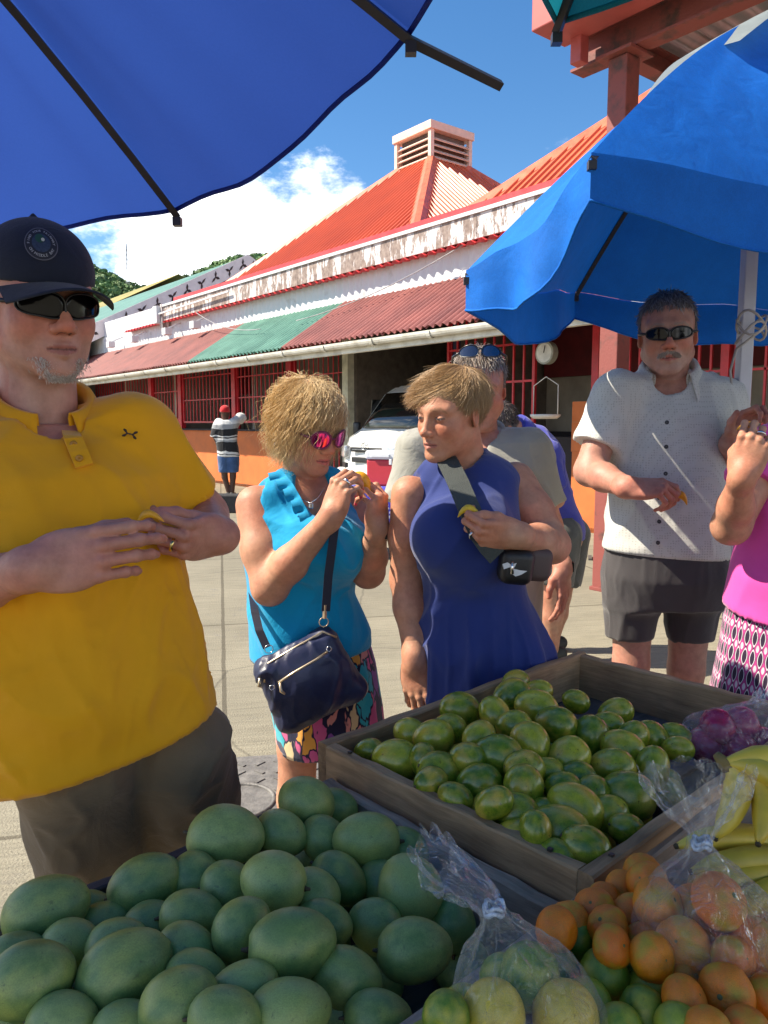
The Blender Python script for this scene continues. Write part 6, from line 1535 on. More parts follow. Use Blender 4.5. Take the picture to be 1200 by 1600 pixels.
# ================================================================== 1. man in the yellow polo, navy cap
def man_yellow():
    B = U(185, 1200, 1.36); base = np.array([B[0], B[1], 0.0])
    P = person(base, 'big man in a yellow polo shirt, navy cap and dark sunglasses')
    R = head_rot(42, 6, -2); H = Head(U(64, 476, 1.43), R, 1.10, jaw=1.05, fat=0.005, nose=1.1)
    neck = U(62, 668, 1.47)
    v = H.vol(neck, 0.066); V, Q = v.mesh(0.003); V = relax(V, Q, 1, 0.3)
    skin = SK_RED
    col = H.colour(V, skin, lip=(0.36, 0.14, 0.12), brow=(0.3, 0.2, 0.14), stubble=(0.45, 0.36, 0.30))
    parts = [(V, Q, col)]
    rows = [(662, -45, 170, 1.47), (690, -80, 212, 1.46), (740, -88, 246, 1.43), (810, -82, 264, 1.40), (900, -72, 278, 1.36), (1000, -58, 305, 1.33), (1060, -48, 318, 1.32), (1110, -34, 322, 1.32), (1240, -12, 330, 1.32)]
    secs = secs_px(rows, 34, 0.74)
    ls, le, lw = U(205, 676, 1.52), U(316, 806, 1.58), U(342, 838, 1.38)
    rs, re, rw = U(-92, 690, 1.38), U(-110, 935, 1.20), U(58, 886, 1.10)
    bv = Vol(); bv.loft([q for q in secs if q[0] > 1.05], 0.02, 2.2, grow=-0.024); bv.cone([secs[-1][1] + 0.02, 1.40, 1.1], [secs[-1][1] + 0.02, 1.38, 0.85], 0.07, 0.07, 0.02)
    limb(bv, [ls, le], [0.062, 0.052]); limb(bv, [le, lw], [0.050, 0.030]); limb(bv, [rs, re], [0.064, 0.050]); limb(bv, [re, re * .5 + rw * .5, rw], [0.047, 0.042, 0.029])
    hipR, kneeR, ankR = U(122, 1185, 1.29), U(168, 1425, 1.42), np.array([U(168, 1425, 1.42)[0] - 0.02, 1.5, 0.07])
    hipL, kneeL, ankL = U(272, 1165, 1.38), U(306, 1355, 1.52), np.array([U(306, 1355, 1.52)[0] + 0.02, 1.6, 0.07])
    for a, b, c in ((hipR, kneeR, ankR), (hipL, kneeL, ankL)): limb(bv, [a, b, b * .6 + c * .4, c], [0.08, 0.062, 0.062, 0.04])
    BV, BQ = bv.mesh(0.008); BV = relax(BV, BQ, 1); parts.append((BV, BQ, skin))
    th_in = [(0.030, 0.052, -0.022), (0.036, 0.084, -0.036), (0.038, 0.112, -0.044)]
    tR, fR = hand(parts, skin, rw, (0.97, -0.02, 0.20), (0.10, -0.96, 0.20), -1, 1.10, [(26, 38, 24), (28, 36, 22), (30, 38, 24), (32, 42, 26)], th_in, fore=(re, 0.042, 0.029), spread=-3.0)
    tL, fL = hand(parts, skin, lw, (-0.48, -0.87, 0.05), (0.80, -0.50, -0.30), 1, 1.0, [(52, 50, 22), (54, 52, 24), (58, 54, 26), (62, 56, 28)], th_in, fore=(le, 0.050, 0.030))
    body_obj(parts, P, base)
    # polo shirt
    yel = fabric('yellow_polo_knit', (0.80, 0.36, 0.004), 0.7, 0.2, 900, 0.18, 7, sheen=0.15, var=0.05)
    s = Vol(); s.loft(secs, 0.03, 2.35)
    s.cone(U(80, 684, 1.48), ls, 0.055, 0.066, 0.06); s.cone(U(40, 684, 1.46), rs, 0.055, 0.066, 0.06)
    s.cone(ls, U(300, 784, 1.56), 0.076, 0.072, 0.045, flat=True); s.cone(rs, U(-92, 880, 1.24), 0.085, 0.082, 0.045, flat=True)
    s.cone(U(64, 560, 1.46), U(80, 676, 1.415), 0.060, 0.060, 0.006, op='s'); s.cone(U(86, 640, 1.36), U(112, 712, 1.32), 0.030, 0.006, 0.006, op='s')
    hem = tilt_cut(U(20, 1228, 1.18), U(338, 1092, 1.40))
    def msk(V): return 0.35 + 0.65 * np.clip((1.42 - V[:, 2]) / 0.25, 0, 1)
    shirt = cloth_obj('shirt', s, 0.007, yel, P, base, 0.021, (5.0, 5.0, 2.4), 4, [hem], rot=np.array(Euler((0, 0.5, 0.3)).to_matrix()), mask=msk, extra=[(0.007, (13, 13, 5), 8, lambda V: np.clip((1.35 - V[:, 2]) / 0.2, 0.2, 1))])
    collar(U(68, 628, 1.46), head_rot(36, 0, -2), yel, P, base, 0.080, 0.026, 0.066, 20, 0.040, 0.55, 1.0)
    # placket, buttons
    # chest emblem: two crossed arcs, raised print
    def surf(px, py):                                        # nearest shirt point on that sight line
        me = shirt.data; n = len(me.vertices); co = np.empty(n * 3, np.float32); me.vertices.foreach_get('co', co); co = co.reshape(-1, 3) + base
        d = U(px, py, 1.0) - np.array([0, 0, CAM_H]); d /= np.linalg.norm(d); q = co - np.array([0, 0, CAM_H]); t = q @ d; off = np.linalg.norm(q - t[:, None] * d, axis=1)
        m = off < 0.012; tt = np.min(t[m]) + 0.0 if m.any() else 1.3
        return np.array([0, 0, CAM_H]) + d * (tt - 0.004)
    pk_ = [surf(x, y) for x, y in ((106, 664), (114, 684), (123, 706), (132, 728))]; PLK = (pk_, yel, shirt, base)
    for q in (surf(118, 694), surf(127, 716)): ring_band('button', q + np.array([-0.002, -0.004, 0]), (0.3, -1, 0), 0.001, 0.0055, 0.003, MAT('amber_button', (0.45, 0.2, 0.01), 0.4), shirt, base, 12)
    RIBBON('placket', pk_, 0.030, 0.0022, yel, shirt, base, (0.45, -0.9, 0))
    c0 = surf(203, 678); ex = surf(212, 680) - surf(194, 676); ex /= np.linalg.norm(ex); ez = np.array([0, 0, 1.0]); ez -= ex * (ez @ ex); ez /= np.linalg.norm(ez)
    px = 1.27 / 1200; black = MAT('black_print', (0.03, 0.012, 0.012), 0.7)
    logo = []
    for sgn in (1, -1):
        arc = [(-12, 6 * sgn), (-8.5, 4.5 * sgn), (-5.5, 1.0 * sgn), (0, -0.8 * sgn), (5.5, 1.0 * sgn), (8.5, 4.5 * sgn), (12, 6 * sgn)]
        wid = [1.6, 2.6, 1.5, 0.8, 1.5, 2.6, 1.6]
        V_, F_ = tube_arrays([c0 + ex * x * px + ez * y * px for x, y in arc], [w * px for w in wid], 6); logo.append((V_, F_))
    LV, LF = merge(logo); nrm = np.cross(ex, ez); cc = LV.mean(0); LV = LV - np.outer((LV - cc) @ nrm, nrm) * 0.75
    mesh_obj('chest_emblem', LV, LF, black, shirt, True, base)
    # shorts
    kh = fabric('brown_khaki_twill', (0.19, 0.135, 0.075), 0.85, 0.3, 800, 0.5, 9, sheen=0.15)
    t = Vol(); sb = [q for q in secs if q[0] < 1.0]; t.loft([(q[0], q[1] - 0.01, q[2] + 0.01, q[3] * 0.90, q[4] * 0.84, q[5]) for q in sb[:1]] + [(0.80, sb[0][1] - 0.012, sb[0][2] + 0.03, 0.185, 0.125, 0.55)], 0.06, 2.3)
    t.cone(hipR + [0, 0, -0.02], U(166, 1412, 1.38), 0.112, 0.084, 0.02, flat=True); t.cone(hipL + [0, 0, -0.02], U(300, 1345, 1.50), 0.110, 0.090, 0.012, flat=True)
    cloth_obj('shorts', t, 0.008, kh, P, base, 0.013, (7, 7, 5), 9, rot=np.array(Euler((0.5, 0.3, 0)).to_matrix()))
    feet(P, base, [ankR, ankL], m_shoe, 20)
    # cap
    nv = fabric('navy_cap_cloth', (0.012, 0.016, 0.03), 0.8, 0.3, 900, 0.15, 20, sheen=0.1)
    c = Vol(); c.ell(H.W((0, -0.012, 0.050)), np.array((0.0865, 0.112, 0.087)) * 1.1, R, 0); c.cone(H.W((0, -0.015, 0.134)), H.W((0, -0.015, 0.139)), 0.008, 0.006, 0.004)
    pc = H.W((0, 0.0, 0.036)); up = R @ np.array([0, 0.10, 1.0])
    V, Q = c.mesh(0.0045, [(pc, -up)]); capo = mesh_obj('cap', V, Q, nv, P, True, base)
    V = []; n = 26; m = 9
    for side in (0, 1):
        for i in range(n + 1):
            a = math.radians(-62 + 124 * i / n)
            for j in range(m + 1):
                e = j / m; L_ = 0.082 * max(0.0, math.cos(a)) ** 0.55 * e
                x = (0.086 + L_ * 0.12) * math.sin(a); y = -0.012 + 0.110 * math.cos(a) + L_
                z = 0.034 - 0.10 * (y - 0.07) * 0.35 - 4.4 * x * x * (0.5 + 0.5 * e) - 0.10 * L_ - 0.0035 * side
                V.append(H.W((x, y, z)))
    o1 = (n + 1) * (m + 1); F = []
    for i in range(n):
        for j in range(m):
            q = (i * (m + 1) + j, (i + 1) * (m + 1) + j, (i + 1) * (m + 1) + j + 1, i * (m + 1) + j + 1); F.append(q); F.append(tuple(o1 + k for k in q[::-1]))
    for i in range(n): F.append((i * (m + 1) + m, (i + 1) * (m + 1) + m, o1 + (i + 1) * (m + 1) + m, o1 + i * (m + 1) + m))
    mesh_obj('brim', V, F, nv, capo, True, base)
    # round emblem sewn on the front
    e0 = np.array([0, -0.012, 0.050]); er = np.array([0.0865, 0.112, 0.087])
    def onc(u, w, lift=1.012):
        az = 0.30 + u / 0.092; el = 0.47 + w / 0.083
        d = np.array([math.sin(az) * math.cos(el), math.cos(az) * math.cos(el), math.sin(el)])
        return H.W(e0 + d * er * lift)
    def disc(r0, r1, mat, lift, name, n=40, cx=0, cy=0):
        V = [onc(cx + r * math.cos(a), cy + r * math.sin(a), lift) for r in (r0, (r0 + r1) / 2, r1) for a in np.linspace(0, 2 * np.pi, n, endpoint=False)]
        F = [(k * n + i, k * n + (i + 1) % n, (k + 1) * n + (i + 1) % n, (k + 1) * n + i) for k in range(2) for i in range(n)]
        mesh_obj(name, V, F, mat, emb, True, base)
    emb = link('emblem', None, capo)
    disc(0.0005, 0.0270, MAT('patch_dark', (0.010, 0.012, 0.02), 0.7), 1.013, 'patch')
    disc(0.0255, 0.0270, MAT('patch_ring', (0.10, 0.10, 0.12), 0.6), 1.020, 'ring')
    disc(0.0005, 0.0150, MAT('patch_blue', (0.012, 0.022, 0.05), 0.7, col2=(0.03, 0.05, 0.09), scale=300), 1.019, 'sea')
    disc(0.0003, 0.0075, MAT('patch_green', (0.012, 0.06, 0.035), 0.7), 1.026, 'green', 20, 0.002, 0.0065)
    disc(0.0002, 0.0030, MAT('patch_white', (0.45, 0.46, 0.38), 0.7), 1.034, 'flag', 8, -0.003, 0.004)
    lm = MAT('patch_letters', (0.42, 0.42, 0.42), 0.7)
    def arc_text(s, r, a0, a1, flip):
        acc = []
        for i, ch in enumerate(s):
            if ch == ' ': continue
            tv, tf = text_arrays(ch, 0.0058); a = math.radians(a0 + (a1 - a0) * i / max(1, len(s) - 1))
            rad = np.array([math.cos(a), math.sin(a)]); tg = np.array([math.sin(a), -math.cos(a)]) * (1 if not flip else -1); rd = rad * (1 if not flip else -1)
            acc.append(([onc(-(r * rad[0] + x * tg[0] + y * rd[0]), r * rad[1] + x * tg[1] + y * rd[1], 1.020) for x, y, z in tv], tf))
        Vv, Ff = merge(acc); mesh_obj('lettering', Vv, Ff, lm, emb, False, base)
    arc_text('FIND YOUR FAIRWAY', 0.0202, 185, -5, False); arc_text('ON MIDDLE BAY', 0.0202, 212, 328, True)
    glasses(H, P, base, m_blackgloss, m_blackframe, 0.46, 0.46, 0.0185, True, -0.001, 2.9, 0.080, 0.029)
    # goatee and short side hair
    gm = hair_mat('sandy_grey_beard', (0.42, 0.32, 0.24), (0.80, 0.72, 0.64))
    rg = np.random.default_rng(4); n = 2600; x = rg.normal(0, 0.015, n); z = rg.uniform(-0.118, -0.082, n); x *= 1 + 0.3 * (z + 0.1) / 0.02
    y = 0.0935 - 7 * x * x - 12 * (z + 0.10) ** 2 - 0.004
    strands('goatee', H, np.stack([x, y, z], 1), np.tile([0, 0.8, -0.3], (n, 1)).astype(float), lambda p, t: np.tile([0, 0.55, -0.8], (len(p), 1)), 0.0075, 4, 0.0006, gm, P, base, jitter=0.4, clear=(0.001, 0.001, 0.001), seed=1)
    Pp, Nn = scalp_points(900, lambda p: (p[:, 2] < 0.045) & (p[:, 2] > -0.03) & (p[:, 1] < 0.02), seed=5)
    strands('hair', H, Pp, Nn, lambda p, t: np.tile([0, -0.4, -0.8], (len(p), 1)), 0.016, 4, 0.0008, gm, P, base, jitter=0.3, seed=2)
    c = (tR[0] + tL[0] + tR[4] + tL[4]) / 4 + np.array([0, -0.006, 0.004])
    mango_slice('orange mango sliver pinched by the man in the yellow polo', c, (0.95, 0, 0.15), (0, -0.3, 1), 0.045, 0.012)
    ring_band('wedding_ring', fL[1] + fL[0] @ (np.array([-0.0105, 0.104, -0.010]) * 1.0), fL[0] @ np.array([0, 0.6, -0.8]), 0.0108, 0.0016, 0.005, m_gold, P, base)
man_yellow()
# ================================================================== 2. woman in the turquoise blouse
def hair_base_colour(H, V, c, test, col):
    m = test(H.L(V)); c = c.copy(); c[m] = np.array(col); return c
def woman_turquoise():
    base = np.array([*U(490, 1000, 2.05)[:2], 0.0])
    P = person(base, 'blonde curly haired woman in a turquoise sleeveless blouse and pink mirrored sunglasses')
    R = head_rot(44, 20, -3); H = Head(U(482, 664, 2.05), R, 0.97, fem=True, fat=0.003)
    neck = U(476, 772, 2.10); v = H.vol(neck, 0.050, ears=True); V, Q = v.mesh(0.003); V = relax(V, Q, 1, 0.3)
    skin = SK_TAN
    col = H.colour(V, skin, lip=(0.45, 0.11, 0.12), brow=(0.28, 0.17, 0.09))
    col = hair_base_colour(H, V, col, lambda p: (p[:, 2] > 0.045) & (p[:, 1] < 0.075) | (p[:, 1] < 0.0) & (p[:, 2] > -0.02), (0.42, 0.29, 0.15))
    parts = [(V, Q, col)]
    rows = [(740, 440, 520, 2.10, 35, .7), (762, 405, 545, 2.10, 35, .62), (800, 396, 556, 2.08, 35, .64), (850, 390, 553, 2.06, 35, .74), (930, 394, 550, 2.06, 35, .74), (985, 396, 572, 2.06, 35, .78), (1060, 402, 584, 2.06, 35, .8)]
    secs = secs_px(rows)
    rs, re, rw = U(400, 790, 2.02), U(421, 918, 1.93), U(518, 806, 1.83)
    ls, le, lw = U(546, 788, 2.14), U(575, 893, 2.02), U(590, 826, 1.90)
    b = Vol(); b.loft(secs, 0.02, 2.2, grow=-0.010)
    limb(b, [rs, rs * .45 + re * .55, re], [0.054, 0.056, 0.044]); limb(b, [re, re * .65 + rw * .35, rw], [0.044, 0.043, 0.0245])
    limb(b, [ls, ls * .45 + le * .55, le], [0.052, 0.054, 0.043]); limb(b, [le, le * .65 + lw * .35, lw], [0.043, 0.041, 0.0245])
    for hx, ax_ in ((U(470, 1080, 2.02), -0.03), (U(540, 1070, 2.12), 0.02)):
        kn = np.array([hx[0] - 0.01, hx[1] + 0.0, 0.50]); an = np.array([hx[0] + ax_, hx[1] + 0.03, 0.06]); limb(b, [hx, kn, kn * .65 + an * .35, an], [0.085, 0.054, 0.052, 0.035])
    BV, BQ = b.mesh(0.007); BV = relax(BV, BQ, 1); parts.append((BV, BQ, skin))
    nails = (0.55, 0.03, 0.12)
    thR = [(0.034, 0.046, -0.020), (0.032, 0.078, -0.040), (0.022, 0.100, -0.056)]
    tR, fR = hand(parts, skin, rw, (0.30, -0.15, 0.92), (-0.62, -0.75, 0.2), -1, 0.90, [(52, 45, 25), (58, 48, 25), (62, 52, 28), (66, 55, 30)], thR, nails=nails, fore=(re, 0.044, 0.0245))
    tL, fL = hand(parts, skin, lw, (0.0, -0.20, 1.0), (0.72, -0.66, 0.1), 1, 0.88, [(52, 48, 25), (58, 50, 28), (62, 52, 28), (66, 55, 30)], thR, nails=nails, fore=(le, 0.042, 0.0245))
    body_obj(parts, P, base)
    tq = fabric('turquoise_blouse_cotton', (0.0, 0.28, 0.52), 0.75, 0.2, 900, 0.35, 11, sheen=0.2, var=0.06)
    s = Vol(); s.loft(secs, 0.03, 2.3, grow=0.004)
    s.ell(U(500, 858, 1.925), (0.075, 0.06, 0.07), None, 0.10); s.ell(U(540, 855, 2.0), (0.055, 0.06, 0.06), None, 0.10)
    s.cone(U(462, 762, 2.10), rs + np.array([0.035, 0, 0.02]), 0.055, 0.050, 0.03); s.cone(U(500, 760, 2.12), ls + np.array([-0.04, 0, 0.02]), 0.055, 0.046, 0.03)
    s.cone(U(484, 690, 2.06), U(492, 775, 2.02), 0.052, 0.050, 0.006, op='s'); s.cone(U(492, 770, 2.0), U(506, 828, 1.93), 0.042, 0.006, 0.006, op='s')
    dl = rs - U(478, 790, 2.08); dl /= np.linalg.norm(dl); dr = ls - U(478, 790, 2.1); dr /= np.linalg.norm(dr)
    for sh, dd in ((rs, dl), (ls, dr)): s.cone(sh + dd * 0.022 + np.array([0, 0, 0.04]), sh + dd * 0.040 + np.array([0, 0, -0.08]), 0.050, 0.048, 0.006, op='s')
    hem = tilt_cut(U(402, 1038, 1.97), U(582, 996, 2.14))
    bl = cloth_obj('blouse', s, 0.0065, tq, P, base, 0.011, (7, 7, 3.2), 2, [hem], rot=np.array(Euler((0.2, 0.5, 0)).to_matrix()))
    # ruffle down both sides of the neckline
    for pts, sg in (([U(440, 735, 2.03), U(455, 752, 1.99), U(470, 778, 1.95), U(484, 806, 1.925), U(498, 832, 1.91), U(508, 852, 1.90)], -1), ([U(515, 738, 2.03), U(518, 756, 2.0), U(517, 780, 1.965), U(514, 806, 1.935), U(511, 832, 1.915), U(510, 850, 1.905)], 1)):
        pts = np.array(pts); n = 60; t = np.linspace(0, 1, n); C = np.stack([np.interp(t, np.linspace(0, 1, len(pts)), pts[:, i]) for i in range(3)], 1)
        V = []
        for i in range(n):
            for j in range(7):
                e = j / 6; amp = 0.010 * e; w = 0.042 * e * (1 - 0.55 * t[i])
                V.append(C[i] + np.array([sg * w * 0.85, -amp * math.sin(i * 0.75) - 0.010 * e + 0.004, -w * 0.35 + amp * 0.8 * math.cos(i * 0.75)]))
        F = np.array([(i * 7 + j, i * 7 + j + 1, (i + 1) * 7 + j + 1, (i + 1) * 7 + j) for i in range(n - 1) for j in range(6)])
        mesh_obj('ruffle', V, F, tq, bl, True, base)
    # stand-up collar
    collar(U(480, 752, 2.10), head_rot(38, 0, 0), tq, P, base, 0.058, 0.02, 0.045, 34, 0.02, 0.55, 1.05)
    # skirt with a bright leaf print on navy
    def leafprint(nt, co, c):
        mp = nn(nt, 'ShaderNodeMapping'); mp.inputs['Scale'].default_value = (28, 28, 13); mp.inputs['Rotation'].default_value = (0.3, 0.6, 0.5); nt.links.new(co, mp.inputs[0])
        nz = nn(nt, 'ShaderNodeTexNoise', Scale=1.2, Detail=2); nt.links.new(mp.outputs[0], nz.inputs['Vector'])
        mv = nn(nt, 'ShaderNodeMixRGB'); mv.inputs[0].default_value = 0.55; nt.links.new(mp.outputs[0], mv.inputs[1]); nt.links.new(nz.outputs['Color'], mv.inputs[2])
        vo = nn(nt, 'ShaderNodeTexVoronoi', Scale=2.0); nt.links.new(mv.outputs[0], vo.inputs['Vector'])
        sp = nn(nt, 'ShaderNodeSeparateColor'); nt.links.new(vo.outputs['Color'], sp.inputs[0])
        r = ramp(nt, [(0.0, (0.012, 0.012, 0.05)), (0.17, (0.012, 0.012, 0.05)), (0.18, (0.62, 0.10, 0.26)), (0.36, (0.02, 0.40, 0.48)), (0.52, (0.80, 0.36, 0.06)), (0.66, (0.25, 0.07, 0.32)), (0.78, (0.70, 0.28, 0.25)), (0.90, (0.72, 0.55, 0.30))]); r.color_ramp.interpolation = 'CONSTANT'
        nt.links.new(sp.outputs[0], r.inputs[0])
        ve = nn(nt, 'ShaderNodeTexVoronoi', feature='DISTANCE_TO_EDGE', Scale=2.0); nt.links.new(mv.outputs[0], ve.inputs['Vector'])
        re_ = ramp(nt, [(0.03, (0, 0, 0)), (0.06, (1, 1, 1))]); nt.links.new(ve.outputs['Distance'], re_.inputs[0])
        mx = nn(nt, 'ShaderNodeMixRGB'); mx.inputs[1].default_value = (0.012, 0.012, 0.045, 1); nt.links.new(re_.outputs[0], mx.inputs[0]); nt.links.new(r.outputs[0], mx.inputs[2])
        return mx.outputs[0]
    sk = fabric('leaf_print_skirt_cloth', (0.05, 0.05, 0.1), 0.8, 0.2, 800, 0.3, 9, pattern=leafprint)
    k = Vol(); k.loft(secs_px([(985, 408, 570, 2.07, 35, .8), (1040, 412, 586, 2.06, 35, .8), (1110, 428, 597, 2.06, 35, .82), (1215, 446, 606, 2.06, 35, .84)]), 0.02, 2.2)
    cloth_obj('skirt', k, 0.007, sk, P, base, 0.006, (8, 8, 1.2), 5, [tilt_cut(U(452, 1186, 1.95), U(596, 1116, 2.2))])
    feet(P, base, [U(470, 1080, 2.02), U(540, 1070, 2.14)], m_shoe, 35)
    mir = MAT('magenta_mirror_lens', (0.75, 0.10, 0.45), 0.08, metal=0.9, var=0.25, scale=30, objco=True, col2=(0.30, 0.02, 0.30))
    glasses(H, P, base, mir, MAT('plum_frame', (0.16, 0.02, 0.07), 0.3), 0.43, 0.33, 0.0235, False, -0.003, 2.1, 0.080, 0.031, rim=0.0028)
    # curls
    hm = hair_mat('honey_blonde_hair', (0.42, 0.25, 0.09), (0.88, 0.66, 0.34))
    fl = crown_flow((0.01, -0.03, 0.125), (0, 0, -0.25))
    def test(p): return ((p[:, 2] > 0.062) | ((p[:, 1] < 0.005) & (p[:, 2] > -0.02))) & (p[:, 1] < 0.082)
    Pp, Nn = scalp_points(6000, test, rad=(0.079, 0.101, 0.087), seed=11)
    ln = lambda p: np.interp(p[:, 2], [-0.02, 0.06, 0.13], [0.115, 0.165, 0.21]) * np.where((p[:, 1] > 0.035), 0.42, 1.0)
    strands('hair', H, Pp, Nn, fl, ln, 15, 0.00065, hm, P, base, curl=0.42, curlf=75, gravity=1.0, jitter=0.13, lift=0.12, clear=(0.083, 0.104, 0.091), seed=12)
    Pp, Nn = scalp_points(900, test, rad=(0.086, 0.108, 0.094), seed=13)
    strands('hair', H, Pp, Nn, fl, lambda p: ln(p) * 1.05, 18, 0.0006, hm, P, base, curl=0.9, curlf=95, gravity=0.9, jitter=0.22, lift=0.15, clear=(0.086, 0.107, 0.094), seed=14)
    # ear ring, necklace, rings, watch
    er = H.W((0.080, -0.012, -0.058)); ring_band('earring', er, R @ np.array([0.2, 1, 0]), 0.013, 0.0012, 0.0015, m_silver, P, base, 24)
    nk = [U(455, 752, 2.06), U(462, 775, 2.02), U(475, 782, 1.985), U(485, 786, 1.965), U(497, 778, 1.975), U(508, 760, 2.01)]
    tube('necklace', nk, 0.0011, m_silver, P, 5, base); bevel_box('pendant', (0.012, 0.006, 0.016), m_silver, P, tuple(U(486, 790, 1.958) - base), (0, 0, 0.4), bev=0.003)
    ring_band('ring', fR[1] + fR[0] @ (np.array([-0.009, 0.100, -0.008]) * 0.9), fR[0] @ np.array([0, 0.7, -0.7]), 0.0092, 0.0022, 0.006, m_silver, P, base)
    ax = lw - le; wt = ring_band('watch', lw - ax / np.linalg.norm(ax) * 0.012, ax, 0.027, 0.003, 0.017, MAT('steel_watch', (0.42, 0.40, 0.38), 0.3, metal=0.9), P, base)
    bevel_box('watch_face', (0.024, 0.012, 0.026), MAT('watch_glass', (0.02, 0.02, 0.025), 0.1), wt, tuple(lw + np.array([0.026, -0.008, -0.012]) - base), (0, 0, 0.6), bev=0.003)
    mango_slice('curved orange mango slice held up by the blonde woman in turquoise', (tR[0] + tL[0]) / 2 + np.array([0.0, -0.010, 0.008]), (0.9, -0.1, -0.35), (0.2, -0.3, 1), 0.085, 0.030)
    # cross-body bag
    nb = MAT('navy_nylon_bag', (0.022, 0.028, 0.075), 0.42, bump=0.25, bscale=30, var=0.2, scale=9, objco=True); nd = MAT('navy_webbing', (0.010, 0.011, 0.03), 0.7)
    bc_ = U(481, 1058, 1.86)
    g = empty('cross_body_bag', bc_, 0, 'navy nylon handbag with brass zips hanging from the blonde woman', 'handbag')
    v = Vol(); n = np.array([0.25, -0.95, 0.15]); n /= np.linalg.norm(n); ex = np.array([0.93, 0.2, 0.32]); ex -= n * (ex @ n); ex /= np.linalg.norm(ex); ey = np.cross(n, ex) * -1; ey = ey if ey[2] > 0 else -ey
    pt = lambda x, y, z=0: bc_ + ex * x + ey * y + n * z
    q = [(-0.088, 0.055), (0.072, 0.068), (0.100, -0.075), (-0.080, -0.082)]
    for i in range(4): v.cone(pt(*q[i]), pt(*q[(i + 1) % 4]), 0.030, 0.030, 0.02)
    v.ell(bc_ + n * 0.01, (0.10, 0.085, 0.045), np.stack([ex, ey, n], 1), 0.03)
    V, Q = v.mesh(0.005); V = relax(V, Q, 3); V = folds(V, Q, 0.005, (14, 14, 9), 8); mesh_obj('bag_body', V, Q, nb, g, True, bc_)
    tube('front_zip', [pt(-0.075, 0.026, 0.050), pt(-0.03, 0.036, 0.056), pt(0.03, 0.044, 0.055), pt(0.062, 0.050, 0.049)], 0.0032, m_brass, g, 6, bc_)
    tube('top_zip', [pt(-0.105, 0.035, 0.028), pt(-0.08, 0.075, 0.026), pt(0.0, 0.087, 0.026), pt(0.07, 0.096, 0.026), pt(0.098, 0.07, 0.028)], 0.0030, m_brass, g, 6, bc_)
    tube('zip_pull', [pt(-0.072, 0.026, 0.056), pt(-0.076, 0.006, 0.058), pt(-0.070, -0.004, 0.058)], [0.0030, 0.0045, 0.003], m_brass, g, 6, bc_)
    tube('zip_pull', [pt(-0.112, 0.05, 0.03), pt(-0.120, 0.03, 0.03)], [0.003, 0.005], m_brass, g, 6, bc_)
    for xy in ((0.068, 0.054), (-0.093, 0.020)): ring_band('eyelet', pt(*xy, 0.046), n, 0.005, 0.002, 0.003, m_silver, g, bc_, 16)
    RIBBON('strap', [U(509, 955, 1.84), U(513, 900, 1.84), U(519, 855, 1.845), U(526, 800, 1.87), U(528, 775, 2.0)], 0.021, 0.0013, nd, g, bc_, (0.2, -1, 0))
    ring_band('strap_ring', U(506, 972, 1.845), (0.3, -1, 0), 0.0105, 0.0022, 0.002, m_brass, g, bc_, 20)
    bar('strap_clip', U(508, 945, 1.84) - bc_, U(507, 966, 1.842) - bc_, 0.007, m_brass, g)
    RIBBON('strap', [U(417, 1012, 1.865), U(405, 985, 1.88), U(398, 955, 1.92), U(394, 925, 2.0)], 0.020, 0.0013, nd, g, bc_, (0.3, -1, 0))
    ring_band('strap_ring', U(420, 1014, 1.86), (0.3, -1, 0), 0.0095, 0.002, 0.002, m_silver, g, bc_, 20)
woman_turquoise()

